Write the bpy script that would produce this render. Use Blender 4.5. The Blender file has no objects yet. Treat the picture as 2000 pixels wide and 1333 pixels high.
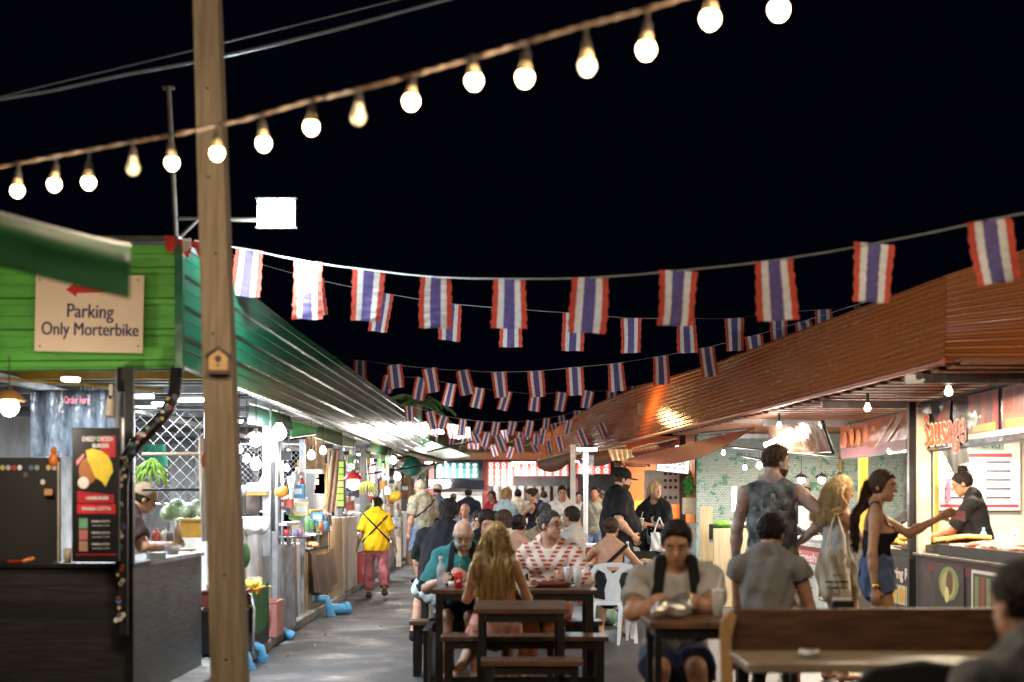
import bpy, math, random
import numpy as np
from mathutils import Vector, Matrix
R = math.radians
random.seed(7)
SC = bpy.context.scene
COL = SC.collection

# ------------------------------------------------------------------ camera, sky, exposure
CAMH, HORY, F = 1.45, 980.0, 2777.78
cam = bpy.data.cameras.new('camera'); camo = bpy.data.objects.new('camera', cam); COL.objects.link(camo)
camo.location = (0, 0, CAMH); camo.rotation_euler = (R(90), 0, 0)
cam.lens = 50; cam.sensor_width = 36; cam.sensor_fit = 'HORIZONTAL'
cam.shift_y = (HORY - 666.5) / 2000.0
cam.clip_start = .1; cam.clip_end = 2000
cam.dof.use_dof = True; cam.dof.focus_distance = 19.0; cam.dof.aperture_fstop = 1.55
SC.camera = camo
w = bpy.data.worlds.new('World'); SC.world = w; w.use_nodes = True
nt = w.node_tree; bg = nt.nodes['Background']
sky = nt.nodes.new('ShaderNodeTexSky'); sky.sky_type = 'NISHITA'; sky.sun_disc = False
sky.sun_elevation = R(-6); sky.sun_rotation = R(200)
nv_ = nt.nodes.new('ShaderNodeMix'); nv_.data_type = 'RGBA'; nv_.blend_type = 'ADD'; nv_.inputs[0].default_value = 1; nv_.inputs[7].default_value = (.006, .008, .022, 1)   # city glow left in the night air
nt.links.new(sky.outputs[0], nv_.inputs[6]); nt.links.new(nv_.outputs[2], bg.inputs[0]); bg.inputs[1].default_value = .10
SC.view_settings.view_transform = 'Standard'; SC.view_settings.look = 'None'
SC.view_settings.exposure = .22; SC.view_settings.gamma = 1
cy = SC.cycles
cy.use_denoising = True; cy.max_bounces = 5; cy.diffuse_bounces = 3; cy.glossy_bounces = 3
cy.transmission_bounces = 4; cy.transparent_max_bounces = 8
cy.sample_clamp_indirect = 3; cy.sample_clamp_direct = 30; cy.blur_glossy = .6
cy.caustics_reflective = False; cy.caustics_refractive = False
cy.use_light_tree = True

def P(x, y, D):           # a point seen at pixel x,y of the 2000 px photograph, D metres away
    return Vector(((x - 1000) * D / F, D, CAMH - (y - HORY) * D / F))
def G(x, D, z=0):
    return Vector(((x - 1000) * D / F, D, z))

# ------------------------------------------------------------------ materials
MC = {}
def M(key, col=(.5, .5, .5), rough=.6, metal=0, var=.18, scale=7, bump=.0, bscale=60, st=(1, 1, 1), spec=.5, col2=None, alpha=1, trans=0, emit=0):
    if key in MC: return MC[key]
    m = bpy.data.materials.new(key); m.use_nodes = True; MC[key] = m
    n = m.node_tree; b = n.nodes['Principled BSDF']; L = n.links.new
    b.inputs['Roughness'].default_value = rough; b.inputs['Metallic'].default_value = metal
    b.inputs['Specular IOR Level'].default_value = spec
    b.inputs['Alpha'].default_value = alpha; b.inputs['Transmission Weight'].default_value = trans
    tc = n.nodes.new('ShaderNodeTexCoord'); mp = n.nodes.new('ShaderNodeMapping'); mp.inputs[3].default_value = st
    L(tc.outputs['Object'], mp.inputs[0])
    nz = n.nodes.new('ShaderNodeTexNoise'); nz.inputs['Scale'].default_value = scale; nz.inputs['Detail'].default_value = 5
    nz.inputs['Roughness'].default_value = .62
    L(mp.outputs[0], nz.inputs[0])
    cr = n.nodes.new('ShaderNodeValToRGB')
    c2 = col2 if col2 else tuple(min(1, c * (1 + var)) for c in col)
    c1 = col if col2 else tuple(c * (1 - var) for c in col)
    cr.color_ramp.elements[0].position = .33; cr.color_ramp.elements[1].position = .67
    cr.color_ramp.elements[0].color = (*c1, 1); cr.color_ramp.elements[1].color = (*c2, 1)
    L(nz.outputs[0], cr.inputs[0]); L(cr.outputs[0], b.inputs['Base Color'])
    mr = n.nodes.new('ShaderNodeMapRange'); mr.inputs[3].default_value = max(.02, rough - .12); mr.inputs[4].default_value = min(1, rough + .12)
    L(nz.outputs[0], mr.inputs[0]); L(mr.outputs[0], b.inputs['Roughness'])
    if bump:
        n2 = n.nodes.new('ShaderNodeTexNoise'); n2.inputs['Scale'].default_value = bscale; n2.inputs['Detail'].default_value = 3
        L(mp.outputs[0], n2.inputs[0])
        bp = n.nodes.new('ShaderNodeBump'); bp.inputs['Strength'].default_value = bump; bp.inputs['Distance'].default_value = .02
        L(n2.outputs[0], bp.inputs['Height']); L(bp.outputs[0], b.inputs['Normal'])
    if emit:
        L(cr.outputs[0], b.inputs['Emission Color']); b.inputs['Emission Strength'].default_value = emit
    return m
def E(key, col=(1, 1, 1), s=5):
    if key in MC: return MC[key]
    m = bpy.data.materials.new(key); m.use_nodes = True; MC[key] = m
    b = m.node_tree.nodes['Principled BSDF']; b.inputs['Base Color'].default_value = (*(c * .7 for c in col), 1) if s < 2 else (.8, .8, .8, 1)
    b.inputs['Emission Color'].default_value = (*col, 1); b.inputs['Emission Strength'].default_value = s
    return m
def flat(r, g, b_, rough=.5):  # printed ink from sRGB-ish bytes
    f = lambda c: (c / 255.) ** 2.2
    return M('ink_%d_%d_%d' % (r, g, b_), (f(r), f(g), f(b_)), rough, var=.07, scale=14)
def brick_mat():
    m = bpy.data.materials.new('ivy_brick_paper'); m.use_nodes = True
    n = m.node_tree; b = n.nodes['Principled BSDF']; L = n.links.new
    tc = n.nodes.new('ShaderNodeTexCoord'); mp = n.nodes.new('ShaderNodeMapping'); mp.inputs['Rotation'].default_value = (R(90), 0, 0)
    L(tc.outputs['Object'], mp.inputs[0])
    br = n.nodes.new('ShaderNodeTexBrick'); br.inputs['Scale'].default_value = 9
    br.inputs['Color1'].default_value = (.50, .58, .56, 1); br.inputs['Color2'].default_value = (.38, .46, .45, 1); br.inputs['Mortar'].default_value = (.2, .26, .26, 1)
    br.inputs['Mortar Size'].default_value = .035
    L(mp.outputs[0], br.inputs[0])
    nz = n.nodes.new('ShaderNodeTexNoise'); nz.inputs['Scale'].default_value = 5; nz.inputs['Detail'].default_value = 9; nz.inputs['Roughness'].default_value = .75
    L(tc.outputs['Object'], nz.inputs[0])
    cr = n.nodes.new('ShaderNodeValToRGB'); cr.color_ramp.elements[0].position = .53; cr.color_ramp.elements[1].position = .57
    L(nz.outputs[0], cr.inputs[0])
    mx = n.nodes.new('ShaderNodeMix'); mx.data_type = 'RGBA'
    L(cr.outputs[0], mx.inputs[0]); L(br.outputs[0], mx.inputs[6]); mx.inputs[7].default_value = (.07, .24, .15, 1)
    L(mx.outputs[2], b.inputs['Base Color']); b.inputs['Roughness'].default_value = .7
    return m
def plank_mat(key, c1, c2, plank=.12, axis='Z', rough=.55):
    m = bpy.data.materials.new(key); m.use_nodes = True; MC[key] = m
    n = m.node_tree; b = n.nodes['Principled BSDF']; L = n.links.new
    tc = n.nodes.new('ShaderNodeTexCoord'); mp = n.nodes.new('ShaderNodeMapping')
    mp.inputs['Rotation'].default_value = (R(90), 0, 0) if axis == 'Z' else ((R(90), 0, R(90)) if axis == 'ZY' else (0, 0, 0))
    L(tc.outputs['Object'], mp.inputs[0])
    br = n.nodes.new('ShaderNodeTexBrick'); br.inputs['Scale'].default_value = 1
    br.inputs['Brick Width'].default_value = .9; br.inputs['Row Height'].default_value = plank
    br.inputs['Mortar Size'].default_value = .004; br.inputs['Color1'].default_value = (*c1, 1); br.inputs['Color2'].default_value = (*c2, 1)
    br.inputs['Mortar'].default_value = (.01, .01, .01, 1)
    L(mp.outputs[0], br.inputs[0])
    nz = n.nodes.new('ShaderNodeTexNoise'); nz.inputs['Scale'].default_value = 4; nz.inputs['Detail'].default_value = 8
    m2 = n.nodes.new('ShaderNodeMapping'); m2.inputs[3].default_value = (1, 1, 14) if axis != 'N' else (1, 12, 1)
    L(tc.outputs['Object'], m2.inputs[0]); L(m2.outputs[0], nz.inputs[0])
    mr = n.nodes.new('ShaderNodeMapRange'); mr.inputs[1].default_value = .3; mr.inputs[2].default_value = .7; mr.inputs[3].default_value = .35; mr.inputs[4].default_value = 1.7
    L(nz.outputs[0], mr.inputs[0])
    mx = n.nodes.new('ShaderNodeVectorMath'); mx.operation = 'SCALE'
    L(br.outputs[0], mx.inputs[0]); L(mr.outputs[0], mx.inputs[3]); L(mx.outputs[0], b.inputs['Base Color'])
    bp = n.nodes.new('ShaderNodeBump'); bp.inputs['Strength'].default_value = .4; bp.inputs['Distance'].default_value = .004
    L(nz.outputs[0], bp.inputs['Height']); L(bp.outputs[0], b.inputs['Normal'])
    b.inputs['Roughness'].default_value = rough
    return m
def asphalt_mat():
    m = bpy.data.materials.new('asphalt'); m.use_nodes = True
    n = m.node_tree; b = n.nodes['Principled BSDF']; L = n.links.new
    tc = n.nodes.new('ShaderNodeTexCoord')
    a = n.nodes.new('ShaderNodeTexNoise'); a.inputs['Scale'].default_value = 1.25; a.inputs['Detail'].default_value = 8; a.inputs['Roughness'].default_value = .65
    c = n.nodes.new('ShaderNodeTexNoise'); c.inputs['Scale'].default_value = 45; c.inputs['Detail'].default_value = 4
    L(tc.outputs['Object'], a.inputs[0]); L(tc.outputs['Object'], c.inputs[0])
    ad = n.nodes.new('ShaderNodeMix'); ad.data_type = 'FLOAT'; ad.inputs[0].default_value = .22
    L(a.outputs[0], ad.inputs[2]); L(c.outputs[0], ad.inputs[3])
    cr = n.nodes.new('ShaderNodeValToRGB'); cr.color_ramp.elements[0].position = .42; cr.color_ramp.elements[1].position = .58
    cr.color_ramp.elements[0].color = (.012, .013, .015, 1); cr.color_ramp.elements[1].color = (.066, .065, .064, 1)
    L(ad.outputs[0], cr.inputs[0]); L(cr.outputs[0], b.inputs['Base Color'])
    mr = n.nodes.new('ShaderNodeMapRange'); mr.inputs[1].default_value = .35; mr.inputs[2].default_value = .6; mr.inputs[3].default_value = .38; mr.inputs[4].default_value = .85
    L(a.outputs[0], mr.inputs[0]); L(mr.outputs[0], b.inputs['Roughness'])
    bp = n.nodes.new('ShaderNodeBump'); bp.inputs['Strength'].default_value = .5; bp.inputs['Distance'].default_value = .01
    L(c.outputs[0], bp.inputs['Height']); L(bp.outputs[0], b.inputs['Normal'])
    return m
def weave_mat(key, fg, scale=26, bgc=None):   # wire mesh screen (diamond lattice, see-through between wires)
    m = bpy.data.materials.new(key); m.use_nodes = True; MC[key] = m
    return m

BLACK = M('black_metal', (.012, .012, .013), .4, .3)
STEEL = M('dull_steel', (.42, .43, .45), .35, .9)
GALV = M('galvanised', (.35, .36, .38), .42, .8, var=.3)
WHITE = M('white_paint', (.72, .72, .70), .45)
CREAM = M('cream_paint', (.62, .52, .38), .55)
BEIGE = M('beige_board', (.42, .31, .19), .6, bump=.1)
WOODT = plank_mat('dark_wood_top', (.075, .038, .02), (.11, .055, .028), .11, 'N', .35)
PLANK_SHADE = plank_mat('charcoal_planks_shaded', (.010, .010, .011), (.024, .022, .021), .11, 'Z', .5)  # front planks: same boards, their shade put into a near-black colour
PLANK_LIT = plank_mat('charcoal_planks_lit', (.024, .024, .025), (.072, .07, .067), .11, 'ZY', .45)  # side planks: lamplight put into a lighter colour of the same boards
BLKP = M('black_plastic', (.014, .014, .015), .35)
WPL = M('white_plastic', (.76, .78, .80), .38, var=.1)
GREY = M('grey_paint', (.2, .21, .22), .5)
DGREEN = M('dark_green_canvas', (.012, .06, .03), .55, var=.25, bump=.15, bscale=9)
FILM = M('clear_film', (.75, .78, .8), .12, alpha=.32, var=.3, bump=.6, bscale=12)
GLASS = M('glass', (.8, .85, .88), .05, alpha=.25)
RED = M('red_paint', (.38, .012, .012), .4)
BLUEP = M('blue_pipe', (.10, .36, .62), .35)
ORANGE = M('orange_paint', (.75, .2, .02), .4)

# ------------------------------------------------------------------ mesh builder
class MB:
    def __init__(s): s.v = []; s.f = []; s.m = []; s.mats = []; s.sm = []; s.cur = 0; s.X = None; s.smooth = False
    def mat(s, m):
        if m not in s.mats: s.mats.append(m)
        s.cur = s.mats.index(m); return s
    def add(s, vs, fs, sm=None):
        k = len(s.v)
        for p in vs:
            p = Vector(p); s.v.append(s.X @ p if s.X else p)
        for f in fs: s.f.append(tuple(i + k for i in f)); s.m.append(s.cur); s.sm.append(s.smooth if sm is None else sm)
        return s
    def box(s, a, b, rz=0, rx=0, ry=0, ctr=None):
        x0, x1 = sorted((a[0], b[0])); y0, y1 = sorted((a[1], b[1])); z0, z1 = sorted((a[2], b[2]))
        vs = [Vector((x, y, z)) for z in (z0, z1) for y in (y0, y1) for x in (x0, x1)]
        if rz or rx or ry:
            c = Vector(ctr) if ctr else Vector(((x0 + x1) / 2, (y0 + y1) / 2, (z0 + z1) / 2))
            Q = Matrix.Rotation(R(rz), 3, 'Z') @ Matrix.Rotation(R(ry), 3, 'Y') @ Matrix.Rotation(R(rx), 3, 'X')
            vs = [c + Q @ (p - c) for p in vs]
        return s.add(vs, [(0, 2, 3, 1), (4, 5, 7, 6), (0, 1, 5, 4), (1, 3, 7, 5), (3, 2, 6, 7), (2, 0, 4, 6)], False)
    def cyl(s, a, b, ra, rb=None, n=10, caps=True):
        a, b = Vector(a), Vector(b); rb = ra if rb is None else rb
        d = (b - a).normalized(); u = d.orthogonal().normalized(); v = d.cross(u)
        vs = []
        for p, r in ((a, ra), (b, rb)):
            for i in range(n):
                t = 2 * math.pi * i / n; vs.append(p + u * math.cos(t) * r + v * math.sin(t) * r)
        s.add(vs, [(i, (i + 1) % n, n + (i + 1) % n, n + i) for i in range(n)], True)
        if caps: s.add(vs, [tuple(range(n))[::-1], tuple(range(n, 2 * n))], False)
        return s
    def tube(s, pts, r, n=7, r2=None):
        pts = [Vector(p) for p in pts]; N = len(pts); vs = []; u = None
        for k, p in enumerate(pts):
            d = (pts[min(k + 1, N - 1)] - pts[max(k - 1, 0)]).normalized()
            if u is None: u = d.orthogonal().normalized()
            else: u = (u - d * u.dot(d)).normalized()
            v = d.cross(u); rr = r if r2 is None else r + (r2 - r) * k / (N - 1)
            for i in range(n):
                t = 2 * math.pi * i / n; vs.append(p + (u * math.cos(t) + v * math.sin(t)) * rr)
        fs = [(k * n + i, k * n + (i + 1) % n, (k + 1) * n + (i + 1) % n, (k + 1) * n + i) for k in range(N - 1) for i in range(n)]
        s.add(vs, fs, True); s.add(vs, [tuple(range(n))[::-1], tuple(range((N - 1) * n, N * n))], False); return s
    def lathe(s, prof, c=(0, 0, 0), n=16, axis='Z'):
        c = Vector(c); vs = []
        for r, z in prof:
            for i in range(n):
                t = 2 * math.pi * i / n
                p = Vector((r * math.cos(t), r * math.sin(t), z)) if axis == 'Z' else Vector((r * math.cos(t), -z, r * math.sin(t)))
                vs.append(c + p)
        k = len(prof)
        s.add(vs, [(j * n + i, j * n + (i + 1) % n, (j + 1) * n + (i + 1) % n, (j + 1) * n + i) for j in range(k - 1) for i in range(n)], True); return s
    def ball(s, c, r, n=12, m=8, rot=None):
        r = r if hasattr(r, '__len__') else (r, r, r); c = Vector(c); vs = []
        for j in range(m + 1):
            a = math.pi * j / m
            for i in range(n):
                t = 2 * math.pi * i / n
                p = Vector((r[0] * math.sin(a) * math.cos(t), r[1] * math.sin(a) * math.sin(t), r[2] * math.cos(a)))
                vs.append(c + (rot @ p if rot else p))
        s.add(vs, [(j * n + i, (j + 1) * n + i, (j + 1) * n + (i + 1) % n, j * n + (i + 1) % n) for j in range(m) for i in range(n)], True); return s
    def prism(s, poly, y0, y1):   # polygon in x,z extruded along y
        n = len(poly); vs = [(x, y0, z) for x, z in poly] + [(x, y1, z) for x, z in poly]
        return s.add(vs, [tuple(range(n)), tuple(range(n, 2 * n))[::-1]] + [(i, n + i, n + (i + 1) % n, (i + 1) % n) for i in range(n)], False)
    def grid(s, fn, nu, nv, th=0, sm=True):    # fn(u,v)->point ; optional thickness along local normal
        vs = [Vector(fn(i / nu, j / nv)) for j in range(nv + 1) for i in range(nu + 1)]
        w_ = nu + 1
        fs = [(j * w_ + i, j * w_ + i + 1, (j + 1) * w_ + i + 1, (j + 1) * w_ + i) for j in range(nv) for i in range(nu)]
        if not th: return s.add(vs, fs, sm)
        nrm = (Vector(fn(1, 0)) - Vector(fn(0, 0))).cross(Vector(fn(0, 1)) - Vector(fn(0, 0))).normalized() * th
        k = len(vs); vs2 = vs + [p - nrm for p in vs]
        f2 = [tuple(i + k for i in f[::-1]) for f in fs]
        ring = [i for i in range(nu)] + [j * w_ + nu for j in range(nv)] + [nv * w_ + nu - i for i in range(nu)] + [(nv - j) * w_ for j in range(nv)]
        f3 = [(ring[i], ring[i] + k, ring[(i + 1) % len(ring)] + k, ring[(i + 1) % len(ring)]) for i in range(len(ring))]
        return s.add(vs2, fs + f2, sm).add(vs2, f3, False)
    def build(s, name, mats=None, parent=None, world=True, bevel=0):
        if mats is not None and not s.mats: s.mats = [mats]
        me = bpy.data.meshes.new(name)
        vs = s.v
        if parent and world: vs = [p - parent.location for p in vs]
        me.from_pydata(vs, [], s.f); 
        for m in s.mats: me.materials.append(m)
        me.polygons.foreach_set('material_index', s.m); me.polygons.foreach_set('use_smooth', s.sm); me.update()
        o = bpy.data.objects.new(name, me); COL.objects.link(o)
        if parent: o.parent = parent
        if bevel:
            bv = o.modifiers.new('bevel', 'BEVEL'); bv.width = bevel; bv.segments = 2; bv.limit_method = 'ANGLE'
        return o
def mb(m=None):
    b = MB()
    if m: b.mat(m)
    return b
def tag(o, label=None, cat=None, group=None, kind=None):
    if label: o['label'] = label
    if cat: o['category'] = cat
    if group: o['group'] = group
    if kind: o['kind'] = kind
    return o
def T(name, label, cat, loc, rz=0, group=None):
    o = bpy.data.objects.new(name, None); COL.objects.link(o); o.location = loc; o.rotation_euler = (0, 0, R(rz)); o.empty_display_size = .1
    return tag(o, label, cat, group)
def copy_tree(o, parent=None):
    c = o.copy(); COL.objects.link(c)
    if parent is not None: c.parent = parent
    for ch in list(o.children): copy_tree(ch, c)
    return c
def light(kind, loc, W, col=(1, 1, 1), size=.1, parent=None, rot=None, sy=None, spot=None):
    l = bpy.data.lights.new('lamp_light', kind); l.energy = W; l.color = col
    if kind == 'AREA':
        l.size = size
        if sy: l.shape = 'RECTANGLE'; l.size_y = sy
    else: l.shadow_soft_size = size
    if kind == 'SPOT': l.spot_size = R(spot or 120); l.spot_blend = .5
    o = bpy.data.objects.new('lamp_light', l); COL.objects.link(o)
    o.location = Vector(loc) - (parent.location if parent else Vector())
    if parent: o.parent = parent
    if rot: o.rotation_euler = [R(a) for a in rot]
    return o
def text(s, size, m, loc, rz=0, parent=None, width=None, tilt=0, off=0, name='lettering', ex=.0015):
    cu = bpy.data.curves.new('t', 'FONT'); cu.body = s; cu.size = size; cu.align_x = 'CENTER'; cu.align_y = 'CENTER'; cu.offset = off; cu.extrude = ex; cu.resolution_u = 6
    o = bpy.data.objects.new('t', cu); COL.objects.link(o)
    dg = bpy.context.evaluated_depsgraph_get(); me = bpy.data.meshes.new_from_object(o.evaluated_get(dg))
    bpy.data.objects.remove(o); me.name = name
    me.materials.clear(); me.materials.append(m)
    X = Matrix.Rotation(R(rz), 4, 'Z') @ Matrix.Rotation(R(tilt), 4, 'Y') @ Matrix.Rotation(R(90), 4, 'X')
    if width:
        xs = [v.co.x for v in me.vertices]; wd = max(xs) - min(xs)
        X = X @ Matrix.Diagonal((width / wd, 1, 1, 1))
    me.transform(X)
    o = bpy.data.objects.new(name, me); COL.objects.link(o); o.location = loc
    if parent: o.parent = parent
    return o
def oval(cx, cz, rx, rz_, n=14): return [(cx + rx * math.cos(2 * math.pi * i / n), cz + rz_ * math.sin(2 * math.pi * i / n)) for i in range(n)]
def art(root, items, y0, name='artwork', step=.002):  # items (poly, material); flat printed shapes in x,z on the plane y=y0, each a little prouder
    b = mb()
    for k, (poly, m) in enumerate(items): b.mat(m).prism(poly, y0 - step * (1 + k * .12), y0 + .0005)
    return b.build(name, parent=root, world=False)
def rect(x0, z0, x1, z1): return [(x0, z0), (x1, z0), (x1, z1), (x0, z1)]

# ------------------------------------------------------------------ smooth bodies (distance field + surface nets)
def cone(a, b, ra, rb=None, ce=False, fr=None, sy=1., tag_=''):
    return dict(a=np.array(a, float), b=np.array(b, float), ra=ra, rb=ra if rb is None else rb, ce=ce, fr=fr, sy=sy)
def ell(c, r, fr=None): return dict(c=np.array(c, float), r=np.array(r, float), fr=fr)
def ev(p, X, Y, Z, infl):
    if 'c' in p:
        if p['fr']: o, Q = p['fr']; 
        else: o, Q = np.zeros(3), np.eye(3)
        x, y, z = X - o[0], Y - o[1], Z - o[2]
        q = [x * Q[0, i] + y * Q[1, i] + z * Q[2, i] - p['c'][i] for i in range(3)]
        r = p['r'] + infl
        k0 = np.sqrt((q[0] / r[0]) ** 2 + (q[1] / r[1]) ** 2 + (q[2] / r[2]) ** 2) + 1e-6
        k1 = np.sqrt((q[0] / r[0] ** 2) ** 2 + (q[1] / r[1] ** 2) ** 2 + (q[2] / r[2] ** 2) ** 2) + 1e-6
        return k0 * (k0 - 1) / k1
    a, b = p['a'], p['b']; sy = p['sy']
    if p['fr']:
        o, Q = p['fr']; x, y, z = X - o[0], Y - o[1], Z - o[2]
        q = [x * Q[0, i] + y * Q[1, i] + z * Q[2, i] for i in range(3)]
    else: q = [X, Y, Z]
    a = a.copy(); b = b.copy(); a[1] /= sy; b[1] /= sy
    q = [q[0] - a[0], q[1] / sy - a[1], q[2] - a[2]]
    ba = b - a; L2 = ba @ ba + 1e-9
    h0 = (q[0] * ba[0] + q[1] * ba[1] + q[2] * ba[2]) / L2; h = np.clip(h0, 0, 1)
    ra, rb = p['ra'] + infl / (sy ** .5), p['rb'] + infl / (sy ** .5)
    d = np.sqrt((q[0] - h * ba[0]) ** 2 + (q[1] - h * ba[1]) ** 2 + (q[2] - h * ba[2]) ** 2) - (ra + (rb - ra) * h)
    d = d * (sy ** .7)
    if p['ce']: d = np.maximum(d, (h0 - 1) * math.sqrt(L2))
    return d
def pb(p, infl):
    if 'c' in p:
        c = p['c']; r = max(p['r']) + infl
        if p['fr']: c = p['fr'][0] + p['fr'][1] @ c
        return c - r, c + r
    a, b = p['a'], p['b']; r = max(p['ra'], p['rb']) + infl * 1.5
    if p['fr']: a = p['fr'][0] + p['fr'][1] @ a; b = p['fr'][0] + p['fr'][1] @ b
    return np.minimum(a, b) - r, np.maximum(a, b) + r
def field(prims, vox, k=.02, infl=0., clip=None, fold=0, seed=0, sub=(), ff=1.):
    bs = [pb(p, infl) for p in prims]
    lo = np.min([b[0] for b in bs], 0) - 3 * vox - .01; hi = np.max([b[1] for b in bs], 0) + 3 * vox + .01
    n = np.ceil((hi - lo) / vox).astype(int) + 1
    ax = [lo[i] + np.arange(n[i]) * vox for i in range(3)]
    d = np.full(n, 1.0)
    for p, (b0, b1) in zip(prims, bs):
        m = k + 2 * vox
        i0 = np.maximum(0, ((b0 - m - lo) / vox).astype(int)); i1 = np.minimum(n, ((b1 + m - lo) / vox).astype(int) + 2)
        sl = tuple(slice(i0[i], i1[i]) for i in range(3))
        X, Y, Z = ax[0][sl[0]][:, None, None], ax[1][sl[1]][None, :, None], ax[2][sl[2]][None, None, :]
        e = ev(p, X, Y, Z, infl); cur = d[sl]; kk = p.get('k', k)
        h = np.maximum(kk - np.abs(cur - e), 0) / kk
        d[sl] = np.minimum(cur, e) - h * h * kk * .25
    X, Y, Z = ax[0][:, None, None], ax[1][None, :, None], ax[2][None, None, :]
    if fold:
        ph = seed * 1.7
        X, Y, Z = X * ff, Y * ff, Z * ff
        d = d + fold * (np.sin(21 * X + 13 * Z + 3 * np.sin(9 * Y + ph) + ph) * np.sin(17 * Z - 11 * X + 8 * Y + 2 * ph) + .6 * np.sin(43 * X - 19 * Z + 31 * Y + ph))
        X, Y, Z = X / ff, Y / ff, Z / ff
    for p in sub: d = np.maximum(d, -ev(p, X, Y, Z, 0))
    if clip: d = np.maximum(d, clip(X + 0 * Y + 0 * Z, Y + 0 * X + 0 * Z, Z + 0 * X + 0 * Y))
    d[0], d[-1] = 1, 1; d[:, 0], d[:, -1] = 1, 1; d[:, :, 0], d[:, :, -1] = 1, 1
    s = d < 0; nx, ny, nz = d.shape
    cnt = sum(s[i:nx - 1 + i, j:ny - 1 + j, l:nz - 1 + l].astype(np.int8) for i in (0, 1) for j in (0, 1) for l in (0, 1))
    act = (cnt > 0) & (cnt < 8); ci = np.argwhere(act)
    if len(ci) == 0: return None
    idx = np.full(act.shape, -1, np.int32); idx[act] = np.arange(len(ci))
    acc = np.zeros((len(ci), 3)); num = np.zeros(len(ci))
    cs = [np.array((i, j, l)) for i in (0, 1) for j in (0, 1) for l in (0, 1)]
    for c0 in cs:
        for a in range(3):
            if c0[a]: continue
            c1 = c0.copy(); c1[a] = 1
            d0 = d[tuple((ci + c0).T)]; d1 = d[tuple((ci + c1).T)]
            mm = (d0 < 0) != (d1 < 0); t = np.where(mm, d0 / np.where(mm, d0 - d1, 1), 0)
            pos = c0[None, :] + t[:, None] * (c1 - c0)[None, :]
            acc += pos * mm[:, None]; num += mm
    vs = lo + (ci + acc / num[:, None]) * vox
    fs = []
    for a in range(3):
        b_, c_ = (a + 1) % 3, (a + 2) % 3
        s0 = np.take(s, range(s.shape[a] - 1), a); s1 = np.take(s, range(1, s.shape[a]), a)
        e = np.argwhere(s0 != s1); sg = s0[tuple(e.T)]
        eb = np.zeros(3, int); eb[b_] = 1; ec = np.zeros(3, int); ec[c_] = 1
        q = np.stack([idx[tuple((e - eb - ec).T)], idx[tuple((e - ec).T)], idx[tuple(e.T)], idx[tuple((e - eb).T)]], 1)
        q[~sg] = q[~sg][:, ::-1]; fs.append(q)
    return vs, np.concatenate(fs)
def npmesh(name, vf, m, parent=None):
    if vf is None: return None
    vs, fs = vf
    me = bpy.data.meshes.new(name); me.vertices.add(len(vs)); me.vertices.foreach_set('co', vs.astype(np.float32).ravel())
    me.loops.add(fs.size); me.loops.foreach_set('vertex_index', fs.astype(np.int32).ravel())
    me.polygons.add(len(fs)); me.polygons.foreach_set('loop_start', np.arange(0, fs.size, 4, dtype=np.int32))
    me.update(calc_edges=True); me.validate()
    me.polygons.foreach_set('use_smooth', np.ones(len(me.polygons), bool)); me.materials.append(m)
    o = bpy.data.objects.new(name, me); COL.objects.link(o)
    if parent: o.parent = parent
    return o
# ------------------------------------------------------------------ people
SKIN = {'fair': M('skin_fair', (.52, .29, .20), .5, var=.16, scale=18, bump=.25, bscale=120), 'tan': M('skin_tan', (.42, .215, .125), .46, var=.18, scale=18, bump=.25, bscale=120), 'brown': M('skin_brown', (.30, .15, .085), .45, var=.12, scale=12),
        'tattoo': M('skin_tattooed', (.46, .27, .19), .5, scale=13, col2=(.13, .12, .13))}
def hairm(key, c1, c2, alongz=3): return M('hair_' + key, c1, .62, col2=c2, scale=38, st=(1, 1, .10), bump=1.0, bscale=90, spec=.18)
HAIR = {'black': hairm('black', (.006, .005, .005), (.03, .022, .018)), 'brown': hairm('brown', (.02, .01, .006), (.09, .05, .028)),
        'blond': hairm('blond', (.10, .045, .012), (.62, .40, .15)), 'grey': hairm('grey', (.22, .2, .18), (.5, .47, .43)), 'dkgrey': hairm('dkgrey', (.012, .011, .010), (.09, .08, .075)), 'light': hairm('light', (.3, .17, .06), (.7, .5, .25))}
def cloth(key, col, col2=None, scale=5, rough=.85, **k): return M('cloth_' + key, col, rough, col2=col2, scale=scale, bump=.75, bscale=11, spec=.2, **k)
EYEW = M('eye_white', (.7, .68, .65), .2); EYED = M('eye_dark', (.02, .012, .01), .15); LIP = M('lips', (.38, .11, .09), .4)
def rot3(ax, deg): return np.array(Matrix.Rotation(R(deg), 3, ax))
def nrm(v): v = np.array(v, float); return v / (np.linalg.norm(v) + 1e-9)
def ik(A, B, l1, l2, pole):
    d = B - A; L = min(np.linalg.norm(d), (l1 + l2) * .995); L = max(L, abs(l1 - l2) + .02); u = nrm(d)
    a = (l1 * l1 - l2 * l2 + L * L) / (2 * L); h = math.sqrt(max(0, l1 * l1 - a * a))
    p = np.array(pole, float); p = nrm(p - (p @ u) * u)
    return A + u * a + p * h, A + u * L
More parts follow.
